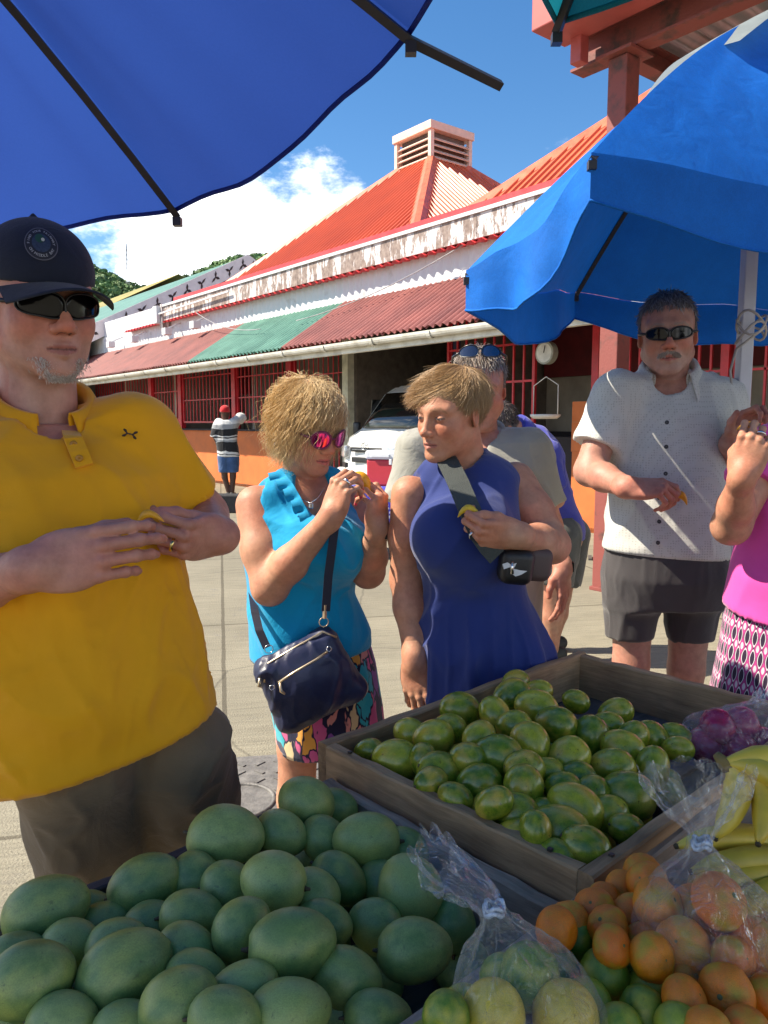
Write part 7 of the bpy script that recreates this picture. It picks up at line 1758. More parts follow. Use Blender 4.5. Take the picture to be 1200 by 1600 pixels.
# ================================================================== 3. woman in the blue sleeveless dress
def woman_blue():
    base = np.array([*U(745, 1000, 1.86)[:2], 0.0])
    P = person(base, 'short haired woman in a blue sleeveless dress looking left over the fruit')
    R = head_rot(-47, 10, 3); H = Head(U(704, 646, 1.88), R, 0.90, fem=True, nose=0.95, jaw=0.84)
    neck = U(728, 735, 1.93); v = H.vol(neck, 0.050); V, Q = v.mesh(0.0026); V = relax(V, Q, 1, 0.25)
    skin = SK_TAN
    hairtest = lambda p: ((p[:, 2] > 0.058) & (p[:, 1] < 0.082)) | ((p[:, 1] < -0.005) & (p[:, 2] > -0.035) & (np.abs(p[:, 0]) < 0.072)) | ((p[:, 1] < 0.03) & (p[:, 2] > 0.032) & (np.abs(p[:, 0]) < 0.078))
    col = H.colour(V, skin, lip=(0.42, 0.15, 0.13), brow=(0.30, 0.18, 0.10), shut=False, opening=0.0026)
    col = hair_base_colour(H, V, col, hairtest, (0.20, 0.115, 0.045))
    parts = [(V, Q, col)]
    rows = [(704, 692, 752, 1.93, -8, .8), (722, 668, 782, 1.92, -8, .55), (748, 652, 802, 1.90, -8, .52), (800, 654, 798, 1.88, -8, .62), (850, 655, 796, 1.86, -8, .74), (925, 662, 818, 1.87, -8, .76), (1000, 652, 856, 1.87, -8, .8), (1070, 655, 874, 1.87, -8, .82), (1250, 668, 892, 1.87, -8, .85)]
    secs = secs_px(rows)
    rs, re, rw = U(640, 772, 1.88), U(634, 905, 1.90), U(648, 1032, 1.83)
    ls, le, lw = U(805, 752, 1.94), U(862, 852, 1.84), U(806, 836, 1.68)
    b = Vol(); b.loft(secs, 0.02, 2.2, grow=-0.010)
    limb(b, [rs, rs * .5 + re * .5, re], [0.046, 0.046, 0.038]); limb(b, [re, re * .65 + rw * .35, rw], [0.038, 0.037, 0.0245])
    limb(b, [ls, ls * .5 + le * .5, le], [0.050, 0.050, 0.043]); limb(b, [le, le * .6 + lw * .4, lw], [0.042, 0.040, 0.0255])
    for dx in (-0.09, 0.09):
        k_ = np.array([base[0] + dx, base[1], 0.5]); a_ = np.array([base[0] + dx, base[1] + 0.03, 0.06]); limb(b, [k_ + [0, 0, 0.1], k_, a_], [0.07, 0.055, 0.036])
    BV, BQ = b.mesh(0.007); BV = relax(BV, BQ, 1); parts.append((BV, BQ, skin))
    hand(parts, skin, rw, (0.05, -0.05, -1.0), (-0.42, -0.9, 0), -1, 0.95, [(10, 14, 10), (12, 16, 10), (16, 18, 12), (20, 22, 14)], [(0.040, 0.036, -0.012), (0.048, 0.064, -0.018), (0.046, 0.088, -0.022)], fore=(re, 0.038, 0.0245))
    tL, fL = hand(parts, skin, lw, (-0.96, -0.22, 0.06), (0.05, -0.86, -0.42), 1, 0.93, [(48, 58, 34), (58, 62, 36), (64, 64, 36), (68, 64, 36)], [(0.036, 0.050, -0.018), (0.036, 0.080, -0.026), (0.030, 0.104, -0.032)], fore=(le, 0.042, 0.0255))
    body_obj(parts, P, base)
    bl = fabric('royal_blue_jersey', (0.020, 0.036, 0.165), 0.8, 0.2, 900, 0.22, 7, sheen=0.25, var=0.06)
    s = Vol(); s.loft(secs, 0.03, 2.25, grow=0.004)
    s.ell(U(692, 838, 1.775), (0.042, 0.030, 0.050), None, 0.13); s.ell(U(756, 838, 1.78), (0.042, 0.030, 0.050), None, 0.13)
    s.cone(U(700, 730, 1.93), U(662, 758, 1.90), 0.040, 0.040, 0.03); s.cone(U(752, 728, 1.95), U(788, 750, 1.94), 0.040, 0.042, 0.03)
    s.cone(U(726, 640, 1.93), U(720, 714, 1.91), 0.056, 0.055, 0.006, op='s')
    dl = rs - U(720, 772, 1.9); dl /= np.linalg.norm(dl); dr = ls - U(720, 752, 1.92); dr /= np.linalg.norm(dr)
    for sh, dd in ((rs, dl), (ls, dr)): s.cone(sh + dd * 0.03 + np.array([0, 0, 0.035]), sh + dd * 0.045 + np.array([0, 0, -0.07]), 0.052, 0.050, 0.006, op='s')
    cloth_obj('dress', s, 0.0065, bl, P, base, 0.012, (6, 6, 2.4), 12, rot=np.array(Euler((0.0, -0.5, 0.2)).to_matrix()), extra=[(0.016, (9, 9, 0.5), 3, lambda V: np.clip((1.02 - V[:, 2]) / 0.2, 0, 1))])
    feet(P, base, [base + [-0.09, 0, 0], base + [0.09, 0, 0]], m_shoe, -10)
    # layered short hair swept to the side
    hm = hair_mat('light_brown_hair', (0.19, 0.10, 0.04), (0.56, 0.36, 0.17))
    fl0 = crown_flow((-0.012, -0.045, 0.118), (0.1, 0.0, -0.10))
    def flow(p, t):
        d = fl0(p, t); w = np.clip((p[:, 1] - 0.02) / 0.05, 0, 1)[:, None]
        return d * (1 - 0.5 * w) + np.array([0.95, 0.12, -0.22]) * w * 1.1
    tst = lambda p: hairtest(p) & ~((p[:, 2] < 0.03) & (p[:, 1] > -0.012))
    tone = lambda p: np.clip((p[:, 2] - 0.0) / 0.11, 0, 1)
    Pp, Nn = scalp_points(8500, tst, rad=(0.078, 0.100, 0.086), seed=21)
    strands('hair', H, Pp, Nn, flow, lambda p: np.interp(p[:, 2], [-0.04, 0.03, 0.06, 0.12], [0.050, 0.040, 0.06, 0.09]), 9, 0.00062, hm, P, base, curl=0.2, curlf=60, gravity=0.1, jitter=0.13, lift=0.10, clear=(0.0785, 0.1005, 0.0860), seed=22, tone=tone)
    Pp, Nn = scalp_points(3000, lambda p: tst(p) & (p[:, 2] > 0.02), rad=(0.0795, 0.1015, 0.088), seed=23)
    strands('hair', H, Pp, Nn, flow, lambda p: np.interp(p[:, 2], [0.02, 0.05, 0.12], [0.03, 0.055, 0.085]), 9, 0.00062, hm, P, base, curl=0.15, gravity=0.15, jitter=0.16, lift=0.10, clear=(0.080, 0.102, 0.089), seed=24, tone=tone)
    ax = le - lw; ax /= np.linalg.norm(ax)
    ring_band('wrist_band', lw + ax * 0.012, ax, 0.029, 0.002, 0.014, MAT('pale_pink_band', (0.70, 0.42, 0.42), 0.5), P, base, 24)
    ring_band('ring', fL[1] + fL[0] @ (np.array([-0.0105, 0.103, -0.010]) * 0.93), fL[0] @ np.array([0, 0.5, -0.8]), 0.0098, 0.0018, 0.004, m_silver, P, base)
    mango_slice('yellow mango peel in the hand of the woman in the blue dress', tL[4] * .5 + tL[0] * .5 + np.array([-0.012, -0.006, 0.006]), (0.9, -0.1, 0.1), (0.1, -0.3, 1), 0.05, 0.014, MAT('mango_peel', (0.62, 0.42, 0.02), 0.45, var=0.15, scale=40, objco=True))
    # shoulder bag with wide grey strap
    c = U(806, 884, 1.715); g = empty('shoulder_bag', c, 0, 'small black and brown shoulder bag on a wide grey strap across the blue dress', 'handbag')
    kb = MAT('black_bag_leather', (0.012, 0.011, 0.012), 0.45, bump=0.1); br = MAT('dark_brown_bag_flap', (0.075, 0.045, 0.04), 0.6)
    ch = MAT('grey_web_strap', (0.055, 0.065, 0.06), 0.75, bump=0.5, bscale=500)
    bevel_box('bag_body', (0.078, 0.056, 0.084), kb, g, (0, 0, 0), (0.05, 0.12, 0.15), bev=0.022, seg=5, smooth=True)
    bevel_box('bag_side', (0.070, 0.052, 0.078), br, g, (0.050, 0.024, 0.0), (0.05, 0.12, 0.25), bev=0.02, seg=5, smooth=True)
    wp = MAT('white_logo_print', (0.7, 0.7, 0.7), 0.5)
    for poly in ([(-42, 2), (-30, 6), (-20, 0), (-8, 4), (-14, -8), (-26, -6), (-38, -10)], [(-14, -10), (2, -14), (18, -16), (4, -24), (-10, -28), (-18, -22)]):
        slab_patch('print', [c + np.array([x * 0.00095 + 0.004, -0.0300 + (x + 15) * 0.00014, y * 0.00095 + 0.008]) for x, y in poly], 0.002, wp, g, c)
    tube('zip_pull', [c + [-0.014, -0.033, 0.016], c + [-0.014, -0.034, -0.012]], [0.003, 0.0045], m_silver, g, 6, c)
    RIBBON('strap', [U(690, 704, 1.90), U(700, 722, 1.835), U(715, 752, 1.77), U(733, 795, 1.705), U(750, 832, 1.675), U(764, 852, 1.672), U(778, 868, 1.68)], 0.050, 0.002, ch, g, c, (0.1, -1, 0.1))
woman_blue()
# ================================================================== 4. man behind, grey shirt, sunglasses on his head
def short_hair(H, P, base, mat, n, test, ln, seed, width=0.0011, lift=0.35, crown=(0.0, -0.05, 0.115), bias=(0, 0.35, 0), rad=(0.0775, 0.100, 0.085)):
    Pp, Nn = scalp_points(n, test, rad=rad, seed=seed)
    strands('hair', H, Pp, Nn, crown_flow(crown, bias), ln, 6, width, mat, P, base, jitter=0.25, lift=lift, clear=(0.079, 0.1015, 0.0865), seed=seed + 1)
std_hair = lambda p: ((p[:, 2] > 0.068) & (p[:, 1] < 0.07)) | ((p[:, 1] < 0.012) & (p[:, 2] > 0.0)) | ((p[:, 1] < -0.02) & (p[:, 2] > -0.04))
UU = U
def secs_px2(rows): return secs_px([(r[0], r[1], r[2], r[3] + 0.26) + tuple(r[4:]) for r in rows])
def man_behind():
    U = lambda x, y, d: UU(x, y, d + 0.26)
    base = np.array([*U(745, 1000, 2.5)[:2], 0.0])
    P = person(base, 'man in a grey shirt half hidden behind the blue dress, sunglasses pushed up')
    R = head_rot(-6, 14, 0); H = Head(U(748, 606, 2.50), R, 1.16, jaw=1.05, fat=0.004, nose=1.1)
    neck = U(752, 712, 2.56); V, Q = H.vol(neck, 0.062).mesh(0.0035); V = relax(V, Q, 1, 0.3); skin = SK_RED
    col = H.colour(V, skin, brow=(0.22, 0.14, 0.1)); col = hair_base_colour(H, V, col, std_hair, (0.26, 0.20, 0.155)); parts = [(V, Q, col)]
    secs = secs_px2([(672, 715, 790, 2.56, 0, .8), (690, 665, 838, 2.55, 0, .55), (730, 640, 852, 2.52, 0, .55), (850, 645, 850, 2.5, 0, .62), (960, 650, 845, 2.5, 0, .66), (1010, 650, 845, 2.5, 0, .66)])
    rs, re, rw = U(655, 705, 2.50), U(632, 850, 2.46), U(650, 960, 2.35); ls, le, lw = U(826, 702, 2.54), U(858, 822, 2.50), U(879, 888, 2.36)
    b = Vol(); b.loft(secs, 0.02, 2.2, grow=-0.012); limb(b, [rs, re], [0.058, 0.048]); limb(b, [re, rw], [0.046, 0.030]); limb(b, [ls, le], [0.058, 0.048]); limb(b, [le, lw], [0.046, 0.030])
    for dx in (-0.1, 0.1):
        h_ = np.array([base[0] + dx, base[1], 0.85]); k_ = np.array([base[0] + dx, base[1], 0.5]); a_ = np.array([base[0] + dx, base[1] + 0.03, 0.07]); limb(b, [h_, k_, k_ * .6 + a_ * .4, a_], [0.09, 0.06, 0.06, 0.04])
    BV, BQ = b.mesh(0.009); BV = relax(BV, BQ, 1); parts.append((BV, BQ, skin))
    hand(parts, skin, lw, (0.06, -0.15, -1), (0.70, -0.62, 0), 1, 1.05, [(14, 20, 14), (18, 24, 16), (22, 28, 18), (26, 30, 20)], [(0.042, 0.036, -0.016), (0.050, 0.064, -0.024), (0.048, 0.090, -0.030)], h=0.003, fore=(le, 0.046, 0.030))
    hand(parts, skin, rw, (0.0, -0.1, -1), (-0.7, -0.62, 0), -1, 1.05, None, None, h=0.004)
    body_obj(parts, P, base)
    gy = fabric('sage_grey_shirt', (0.30, 0.29, 0.245), 0.85, 0.3, 700, 0.4, 10)
    s = Vol(); s.loft(secs, 0.03, 2.3, grow=0.006); s.cone(U(720, 702, 2.56), rs, 0.05, 0.072, 0.06); s.cone(U(780, 700, 2.57), ls, 0.05, 0.072, 0.06)
    s.cone(rs, U(630, 790, 2.47), 0.080, 0.085, 0.04, flat=True); s.cone(ls, U(852, 792, 2.51), 0.080, 0.080, 0.04, flat=True)
    s.cone(U(752, 590, 2.53), U(752, 692, 2.50), 0.058, 0.058, 0.006, op='s'); s.cone(U(752, 690, 2.46), U(752, 740, 2.40), 0.035, 0.006, 0.006, op='s')
    cloth_obj('shirt', s, 0.008, gy, P, base, 0.009, (7, 7, 3), 21, rot=np.array(Euler((0.3, 0.4, 0)).to_matrix()))
    collar(U(752, 676, 2.555), head_rot(-2, 0, 0), gy, P, base, 0.072, 0.028, 0.05, 30, 0.03, 0.5, 1.05)
    t = Vol(); t.loft([(1.0, base[0], base[1], 0.19, 0.13, 0), (0.78, base[0], base[1], 0.19, 0.13, 0)], 0.02)
    for dx in (-0.1, 0.1): t.cone((base[0] + dx, base[1], 0.85), (base[0] + dx, base[1], 0.52), 0.11, 0.10, 0.03, flat=True)
    cloth_obj('shorts', t, 0.010, fabric('khaki_short_cloth', (0.30, 0.2, 0.11)), P, base, 0.006, (8, 8, 3), 3)
    feet(P, base, [base + [-0.1, 0, 0], base + [0.1, 0, 0]], m_shoe, 0)
    hm = hair_mat('grey_brown_hair', (0.14, 0.10, 0.075), (0.46, 0.40, 0.34)); short_hair(H, P, base, hm, 2200, std_hair, lambda p: np.interp(p[:, 2], [0, 0.1], [0.018, 0.035]), 31)
    H2_ = Head(H.W((0, 0.012, 0.082)), R @ np.array(Euler((math.radians(30), 0, 0)).to_matrix()), 1.16)
    glasses(H2_, P, base, MAT('blue_tint_lens', (0.01, 0.014, 0.035), 0.06, spec=0.9, var=0), m_blackframe, 0.43, 0.38, 0.018, True, 0.0, 2.5, 0.082, 0.010)
    ax = lw - le; ax /= np.linalg.norm(ax); wt = ring_band('watch', lw - ax * 0.008, ax, 0.031, 0.003, 0.020, m_blackframe, P, base); bevel_box('watch_face', (0.012, 0.03, 0.034), m_blackgloss, wt, tuple(lw - ax * 0.008 + np.array([0.034, -0.006, 0]) - base), (0, 0, -0.2), bev=0.003)
man_behind()

# ================================================================== 5. man in the blue shirt bending away
UU = U
def man_bending():
    U = lambda x, y, d: UU(x - 16, y, d)
    base = np.array([*U(880, 1015, 4.45)[:2], 0.0])
    P = person(base, 'man in a royal blue polo and grey shorts bending over beside the orange pier')
    skin = (0.42, 0.23, 0.15)
    hip, ch, nk = U(886, 838, 4.45), U(846, 715, 4.40), U(824, 672, 4.38); H = Head(U(800, 668, 4.32), head_rot(-80, 45, 0), 1.08)
    V, Q = H.vol(nk, 0.06).mesh(0.006); col = H.colour(V, skin, brow=(.1, .07, .05)); col = hair_base_colour(H, V, col, std_hair, (0.08, 0.06, 0.05)); parts = [(V, Q, col)]
    b = Vol(); limb(b, [hip, ch], [0.15, 0.16]); sh = U(866, 712, 4.22); el = U(884, 780, 4.18); wr = U(846, 806, 4.05); limb(b, [sh, el], [0.06, 0.05]); limb(b, [el, wr], [0.048, 0.032])
    legs = []
    for px_, dy in ((876, -0.10), (890, 0.12)):
        h_ = U(px_ + 14, 850, 4.45 + dy); k_ = U(px_ + 2, 930, 4.45 + dy); a_ = np.array([U(px_ - 4, 1000, 4.45)[0], 4.45 + dy, 0.07]); limb(b, [h_, k_, k_ * .6 + a_ * .4, a_], [0.10, 0.062, 0.064, 0.042]); legs.append((h_, k_, a_))
    V, Q = b.mesh(0.012); V = relax(V, Q, 1); parts.append((V, Q, skin)); hand(parts, skin, wr, (-0.9, -0.2, -0.3), (0.2, -0.9, 0.2), -1, 1.05, h=0.005); body_obj(parts, P, base)
    rb = fabric('royal_blue_polo', (0.045, 0.05, 0.30), 0.8, cscale=8, crease=0.3)
    s = Vol(); s.cone(hip + [0, 0, -0.03], ch, 0.165, 0.175, 0.05); s.cone(ch, nk, 0.16, 0.075, 0.05); s.cone(sh, sh * .2 + el * .8, 0.085, 0.080, 0.03, flat=True); s.cone(ch, sh, 0.12, 0.085, 0.04)
    cloth_obj('shirt', s, 0.012, rb, P, base, 0.014, (5, 5, 3), 5, [((hip[0], hip[1], 0.70), (0.1, 0, -1))])
    collar(nk, head_rot(-60, 40, 0), rb, P, base, 0.07, 0.03, 0.05, 20, 0.02, 0.4)
    t = Vol(); gs = fabric('mottled_grey_shorts', (0.085, 0.085, 0.075), 0.9, var=0.3)
    for h_, k_, a_ in legs: t.cone(h_ + [0, 0, 0.05], k_ * .78 + h_ * .22, 0.13, 0.115, 0.04, flat=True)
    cloth_obj('shorts', t, 0.012, gs, P, base, 0.008, (6, 6, 3), 7)
    short_hair(H, P, base, hair_mat('dark_hair', (0.02, 0.016, 0.014), (0.08, 0.06, 0.05)), 700, std_hair, 0.02, 41, 0.002)
    feet(P, base, [l[2] for l in legs], MAT('dark_sandal', (0.03, 0.03, 0.025), 0.7), -70)
man_bending()

# ================================================================== 6. grey haired man in the pale patterned shirt, holding the pole
def man_pale_shirt():
    base = np.array([*U(1035, 1100, 2.52)[:2], 0.0]); D_ = 2.5
    P = person(base, 'grey haired man in a pale patterned shirt and dark shorts by the umbrella pole')
    R = head_rot(-17, 4, -2); H = Head(U(1043, 522, D_ + 0.03), R, 1.10, jaw=1.05, nose=1.12)
    neck = U(1048, 618, D_ + 0.08); V, Q = H.vol(neck, 0.062).mesh(0.0032); V = relax(V, Q, 1, 0.3); skin = (0.46, 0.25, 0.185)
    col = H.colour(V, skin, brow=(0.30, 0.24, 0.2), stubble=(0.40, 0.33, 0.29)); col = hair_base_colour(H, V, col, std_hair, (0.17, 0.15, 0.14)); parts = [(V, Q, col)]
    secs = secs_px([(580, 1008, 1085, D_ + .09, -12, .8), (600, 972, 1122, D_ + .08, -12, .56), (640, 957, 1132, D_ + .05, -12, .56), (700, 962, 1128, D_ + .02, -12, .62), (790, 957, 1126, D_, -12, .68), (850, 947, 1130, D_, -12, .70), (930, 945, 1136, D_, -12, .7)])
    rs, re, rw = U(962, 618, D_ + .03), U(921, 736, D_ - .03), U(982, 762, D_ - .24)
    ls, le, lw = U(1128, 625, D_ + .10), U(1153, 760, D_ + .02), U(1143, 690, D_ - .10)
    b = Vol(); b.loft([(q[0], q[1], q[2], q[3], q[4], q[5]) for q in secs if q[0] > 1.1], 0.02, 2.2, grow=-0.014).cone(U(1040, 780, D_ + .03), U(1040, 900, D_ + .03), 0.10, 0.09, 0.02); limb(b, [rs, re], [0.056, 0.048]); limb(b, [re, re * .6 + rw * .4, rw], [0.047, 0.044, 0.030]); limb(b, [ls, le], [0.056, 0.046]); limb(b, [le, lw], [0.046, 0.030])
    legs = []
    for px0, px1, yh in ((990, 986, 1035), (1082, 1072, 1045)):
        h_ = U(px0, 900, D_ + .02); k_ = U(px1, yh, D_ + .02); a_ = np.array([k_[0], D_ + 0.06, 0.07]); limb(b, [h_, k_, k_ * .65 + a_ * .35, a_], [0.078, 0.058, 0.060, 0.040]); legs.append((h_, k_, a_))
    V, Q = b.mesh(0.008); V = relax(V, Q, 1); parts.append((V, Q, skin))
    tR, fR = hand(parts, (0.50, 0.24, 0.175), rw, (0.93, -0.30, 0.02), (0.05, -0.55, 0.83), -1, 1.05, [(30, 40, 22), (46, 54, 30), (54, 58, 32), (58, 60, 34)], [(0.036, 0.048, -0.020), (0.040, 0.080, -0.030), (0.036, 0.106, -0.036)], h=0.0028, fore=(re, 0.047, 0.030))
    hand(parts, skin, lw, (0.42, -0.35, 0.84), (-0.25, 0.85, 0.45), 1, 1.05, [(40, 62, 40), (44, 64, 40), (48, 66, 40), (50, 66, 40)], [(0.046, 0.030, -0.012), (0.062, 0.056, -0.012), (0.066, 0.086, -0.012)], h=0.0028, fore=(le, 0.046, 0.030))
    body_obj(parts, P, base)
    def tinyprint(nt, co, c):
        mp = nn(nt, 'ShaderNodeMapping'); mp.inputs['Scale'].default_value = (125, 125, 125); nt.links.new(co, mp.inputs[0])
        br = nn(nt, 'ShaderNodeTexVoronoi', Scale=1.0, Randomness=0.25); nt.links.new(mp.outputs[0], br.inputs['Vector'])
        r = ramp(nt, [(0.22, (0.66, 0.65, 0.63)), (0.36, (1, 1, 1))]); nt.links.new(br.outputs['Distance'], r.inputs[0])
        mx = nn(nt, 'ShaderNodeMixRGB', blend_type='MULTIPLY'); mx.inputs[0].default_value = 0.75; nt.links.new(c, mx.inputs[1]); nt.links.new(r.outputs[0], mx.inputs[2]); return mx.outputs[0]
    sh = fabric('pale_grey_printed_shirt', (0.56, 0.56, 0.52), 0.8, 0.2, 800, 0.3, 9, pattern=tinyprint)
    s = Vol(); s.loft(secs, 0.03, 2.35, grow=0.004); s.cone(U(1015, 604, D_ + .09), rs, 0.045, 0.068, 0.06); s.cone(U(1080, 604, D_ + .1), ls, 0.045, 0.068, 0.06)
    s.cone(rs, U(931, 698, D_), 0.076, 0.082, 0.04, flat=True); s.cone(ls, U(1148, 712, D_ + .06), 0.074, 0.080, 0.04, flat=True)
    s.cone(U(1045, 510, D_ + .05), U(1046, 600, D_ + .02), 0.060, 0.058, 0.006, op='s'); s.cone(U(1044, 590, D_ - .05), U(1042, 664, D_ - .13), 0.055, 0.012, 0.006, op='s')
    so = cloth_obj('shirt', s, 0.0075, sh, P, base, 0.010, (6, 6, 2.4), 33, [tilt_cut(U(943, 858, D_), U(1133, 868, D_))], rot=np.array(Euler((0.2, 0.35, 0)).to_matrix()))
    den = fabric('blue_grey_inner_collar', (0.17, 0.20, 0.26), 0.8)
    collar(U(1046, 578, D_ + .06), head_rot(-14, 0, 0), sh, P, base, 0.078, 0.028, 0.062, 40, 0.040, 0.62, 1.0)
    for px_, py_ in ((1042, 660), (1041, 698), (1040, 740), (1030, 778), (1030, 815), (1028, 848)):
        ring_band('button', U(px_, py_, D_ - .155), (0, -1, 0), 0.001, 0.0055, 0.003, MAT('dark_button', (0.03, 0.03, 0.035), 0.4), so, base, 10)
    # dark tailored shorts
    t = Vol(); dk = fabric('charcoal_shorts', (0.055, 0.05, 0.052), 0.75, crease=0.25, cscale=6)
    t.loft(secs_px([(850, 950, 1130, D_, -12, .72), (900, 948, 1135, D_, -12, .72), (945, 952, 1130, D_ + .01, -12, .66)]), 0.03)
    t.cone(legs[0][0], U(984, 996, D_ + .02), 0.098, 0.078, 0.04, flat=True); t.cone(legs[1][0], U(1078, 1000, D_ + .02), 0.098, 0.074, 0.04, flat=True)
    cloth_obj('shorts', t, 0.0075, dk, P, base, 0.007, (8, 8, 3), 35)
    feet(P, base, [l[2] for l in legs], m_shoe, 5)
    hm = hair_mat('iron_grey_hair', (0.12, 0.11, 0.10), (0.46, 0.44, 0.42)); short_hair(H, P, base, hm, 2200, std_hair, lambda p: np.interp(p[:, 2], [0, 0.1], [0.014, 0.030]), 51)
    gm = hair_mat('grey_moustache', (0.34, 0.27, 0.22), (0.60, 0.52, 0.46))
    rg = np.random.default_rng(8); n = 700; x = rg.uniform(-0.028, 0.028, n); z = -0.0555 + rg.normal(0, 0.0028, n) - 9 * x * x; y = 0.0965 - 9 * x * x
    strands('moustache', H, np.stack([x, y, z], 1), np.tile([0, 0.9, -0.2], (n, 1)).astype(float), lambda p, t: np.stack([np.sign(p[:, 0]) * 0.5, np.full(len(p), 0.25), np.full(len(p), -0.7)], 1), 0.010, 4, 0.0007, gm, P, base, jitter=0.3, clear=(0.001, 0.001, 0.001), seed=3)
    glasses(H, P, base, m_blackgloss, m_blackframe, 0.43, 0.42, 0.0165, True, -0.001, 2.7, 0.081, 0.029, rim=0.002)
    mango_slice('orange mango piece held by the man in the pale patterned shirt', tR[0] * .5 + tR[4] * .5 + np.array([0.018, -0.006, 0.0]), (0.9, -0.2, -0.3), (0.1, -0.4, 1), 0.062, 0.020)
man_pale_shirt()

# ================================================================== 7. woman in pink at the right edge
def woman_pink():
    base = np.array([*U(1262, 1000, 2.0)[:2], 0.0])
    P = person(base, 'woman in a bright pink top and patterned skirt cut off by the right edge')
    skin = SK_TAN
    H = Head(U(1285, 560, 2.05), head_rot(-40, 8, 0), 0.96, fem=True); V, Q = H.vol(U(1275, 660, 2.1), 0.05).mesh(0.005); parts = [(V, Q, H.colour(V, skin, brow=(.2, .12, .08)))]
    secs = secs_px([(640, 1240, 1310, 2.1, -20, .8), (672, 1200, 1335, 2.08, -20, .6), (720, 1190, 1345, 2.05, -20, .62), (800, 1172, 1340, 2.0, -20, .72), (900, 1152, 1345, 1.98, -20, .78), (1000, 1134, 1372, 1.98, -20, .8)])
    rs, re, rw = U(1200, 705, 2.02), U(1142, 822, 1.93), U(1161, 742, 1.80)
    b = Vol(); b.loft(secs, 0.02, 2.2, grow=-0.012); limb(b, [rs, re], [0.052, 0.045]); limb(b, [re, re * .6 + rw * .4, rw], [0.046, 0.041, 0.027])
    for dx in (-0.08, 0.08):
        k_ = np.array([base[0] + dx, base[1], 0.5]); limb(b, [k_ + [0, 0, 0.3], k_, [base[0] + dx, base[1] + .03, 0.06]], [0.08, 0.055, 0.036])
    V, Q = b.mesh(0.008); V = relax(V, Q, 1); parts.append((V, Q, skin))
    tR, fR = hand(parts, skin, rw, (0.20, -0.12, 0.96), (-0.42, -0.9, 0.05), -1, 0.95, [(40, 52, 26), (46, 56, 28), (50, 58, 28), (54, 58, 30)], [(0.036, 0.046, -0.020), (0.030, 0.076, -0.040), (0.018, 0.098, -0.052)], h=0.0026, fore=(re, 0.046, 0.027))
    body_obj(parts, P, base)
    pk = fabric('hot_pink_jersey', (0.72, 0.07, 0.33), 0.8, crease=0.2, cscale=6, var=0.05)
    s = Vol(); s.loft(secs, 0.03, 2.25, grow=0.006); s.cone(U(1245, 672, 2.1), rs, 0.05, 0.06, 0.04); s.cone(rs, rs * .55 + re * .45, 0.066, 0.066, 0.03, flat=True)
    cloth_obj('top', s, 0.007, pk, P, base, 0.008, (5, 5, 2), 44, [tilt_cut(U(1140, 955, 1.97), U(1200, 986, 1.85))])
    def waves(nt, co, c):
        sp = nn(nt, 'ShaderNodeSeparateXYZ'); nt.links.new(co, sp.inputs[0])
        def M_(op, a, b_=None):
            n = nn(nt, 'ShaderNodeMath', operation=op)
            for i, v in enumerate((a, b_)):
                if v is None: continue
                if isinstance(v, (int, float)): n.inputs[i].default_value = v
                else: nt.links.new(v, n.inputs[i])
            return n.outputs[0]
        ang = M_('ARCTAN2', sp.outputs['Y'], sp.outputs['X']); u = M_('MULTIPLY', ang, 34.0)
        wz = M_('MULTIPLY', M_('SINE', M_('MULTIPLY', sp.outputs['Z'], 62.0)), 1.15)
        band = M_('SINE', M_('ADD', u, wz)); b2 = M_('SINE', M_('SUBTRACT', u, wz)); v = M_('MULTIPLY', band, b2)
        r = ramp(nt, [(0.0, (0.02, 0.012, 0.03)), (0.36, (0.03, 0.015, 0.04)), (0.40, (0.62, 0.58, 0.60)), (0.47, (0.62, 0.58, 0.60)), (0.50, (0.05, 0.02, 0.05)), (0.62, (0.42, 0.04, 0.20)), (0.8, (0.42, 0.04, 0.20)), (0.86, (0.55, 0.50, 0.54))])
        nt.links.new(M_('ADD', M_('MULTIPLY', v, 0.5), 0.5), r.inputs[0]); return r.outputs[0]
    k = Vol(); k.loft(secs_px([(930, 1150, 1350, 1.98, -20, .8), (1000, 1138, 1372, 1.98, -20, .8), (1090, 1122, 1392, 1.98, -20, .82), (1300, 1110, 1410, 1.98, -20, .85)]), 0.02, 2.2)
    cloth_obj('skirt', k, 0.008, fabric('wave_print_skirt_cloth', (0.2, 0.1, 0.2), 0.8, pattern=waves), P, base, 0.006, (7, 7, 1.5), 45)
    feet(P, base, [base + [-0.08, 0, 0], base + [0.08, 0, 0]], m_shoe, -30)
    hm = hair_mat('auburn_hair', (0.12, 0.06, 0.03), (0.35, 0.2, 0.1)); short_hair(H, P, base, hm, 1200, std_hair, 0.06, 61, 0.0016)
    ring_band('wedding_ring', fR[1] + fR[0] @ (np.array([-0.0100, 0.104, -0.008]) * 0.95), fR[0] @ np.array([0, 0.7, -0.7]), 0.0098, 0.0018, 0.005, m_silver, P, base)
    mango_slice('sliver of mango in the hand of the woman in pink', tR[0] + np.array([0.01, -0.004, 0.004]), (0.9, -0.2, -0.2), (0.1, -0.3, 1), 0.05, 0.014)
woman_pink()

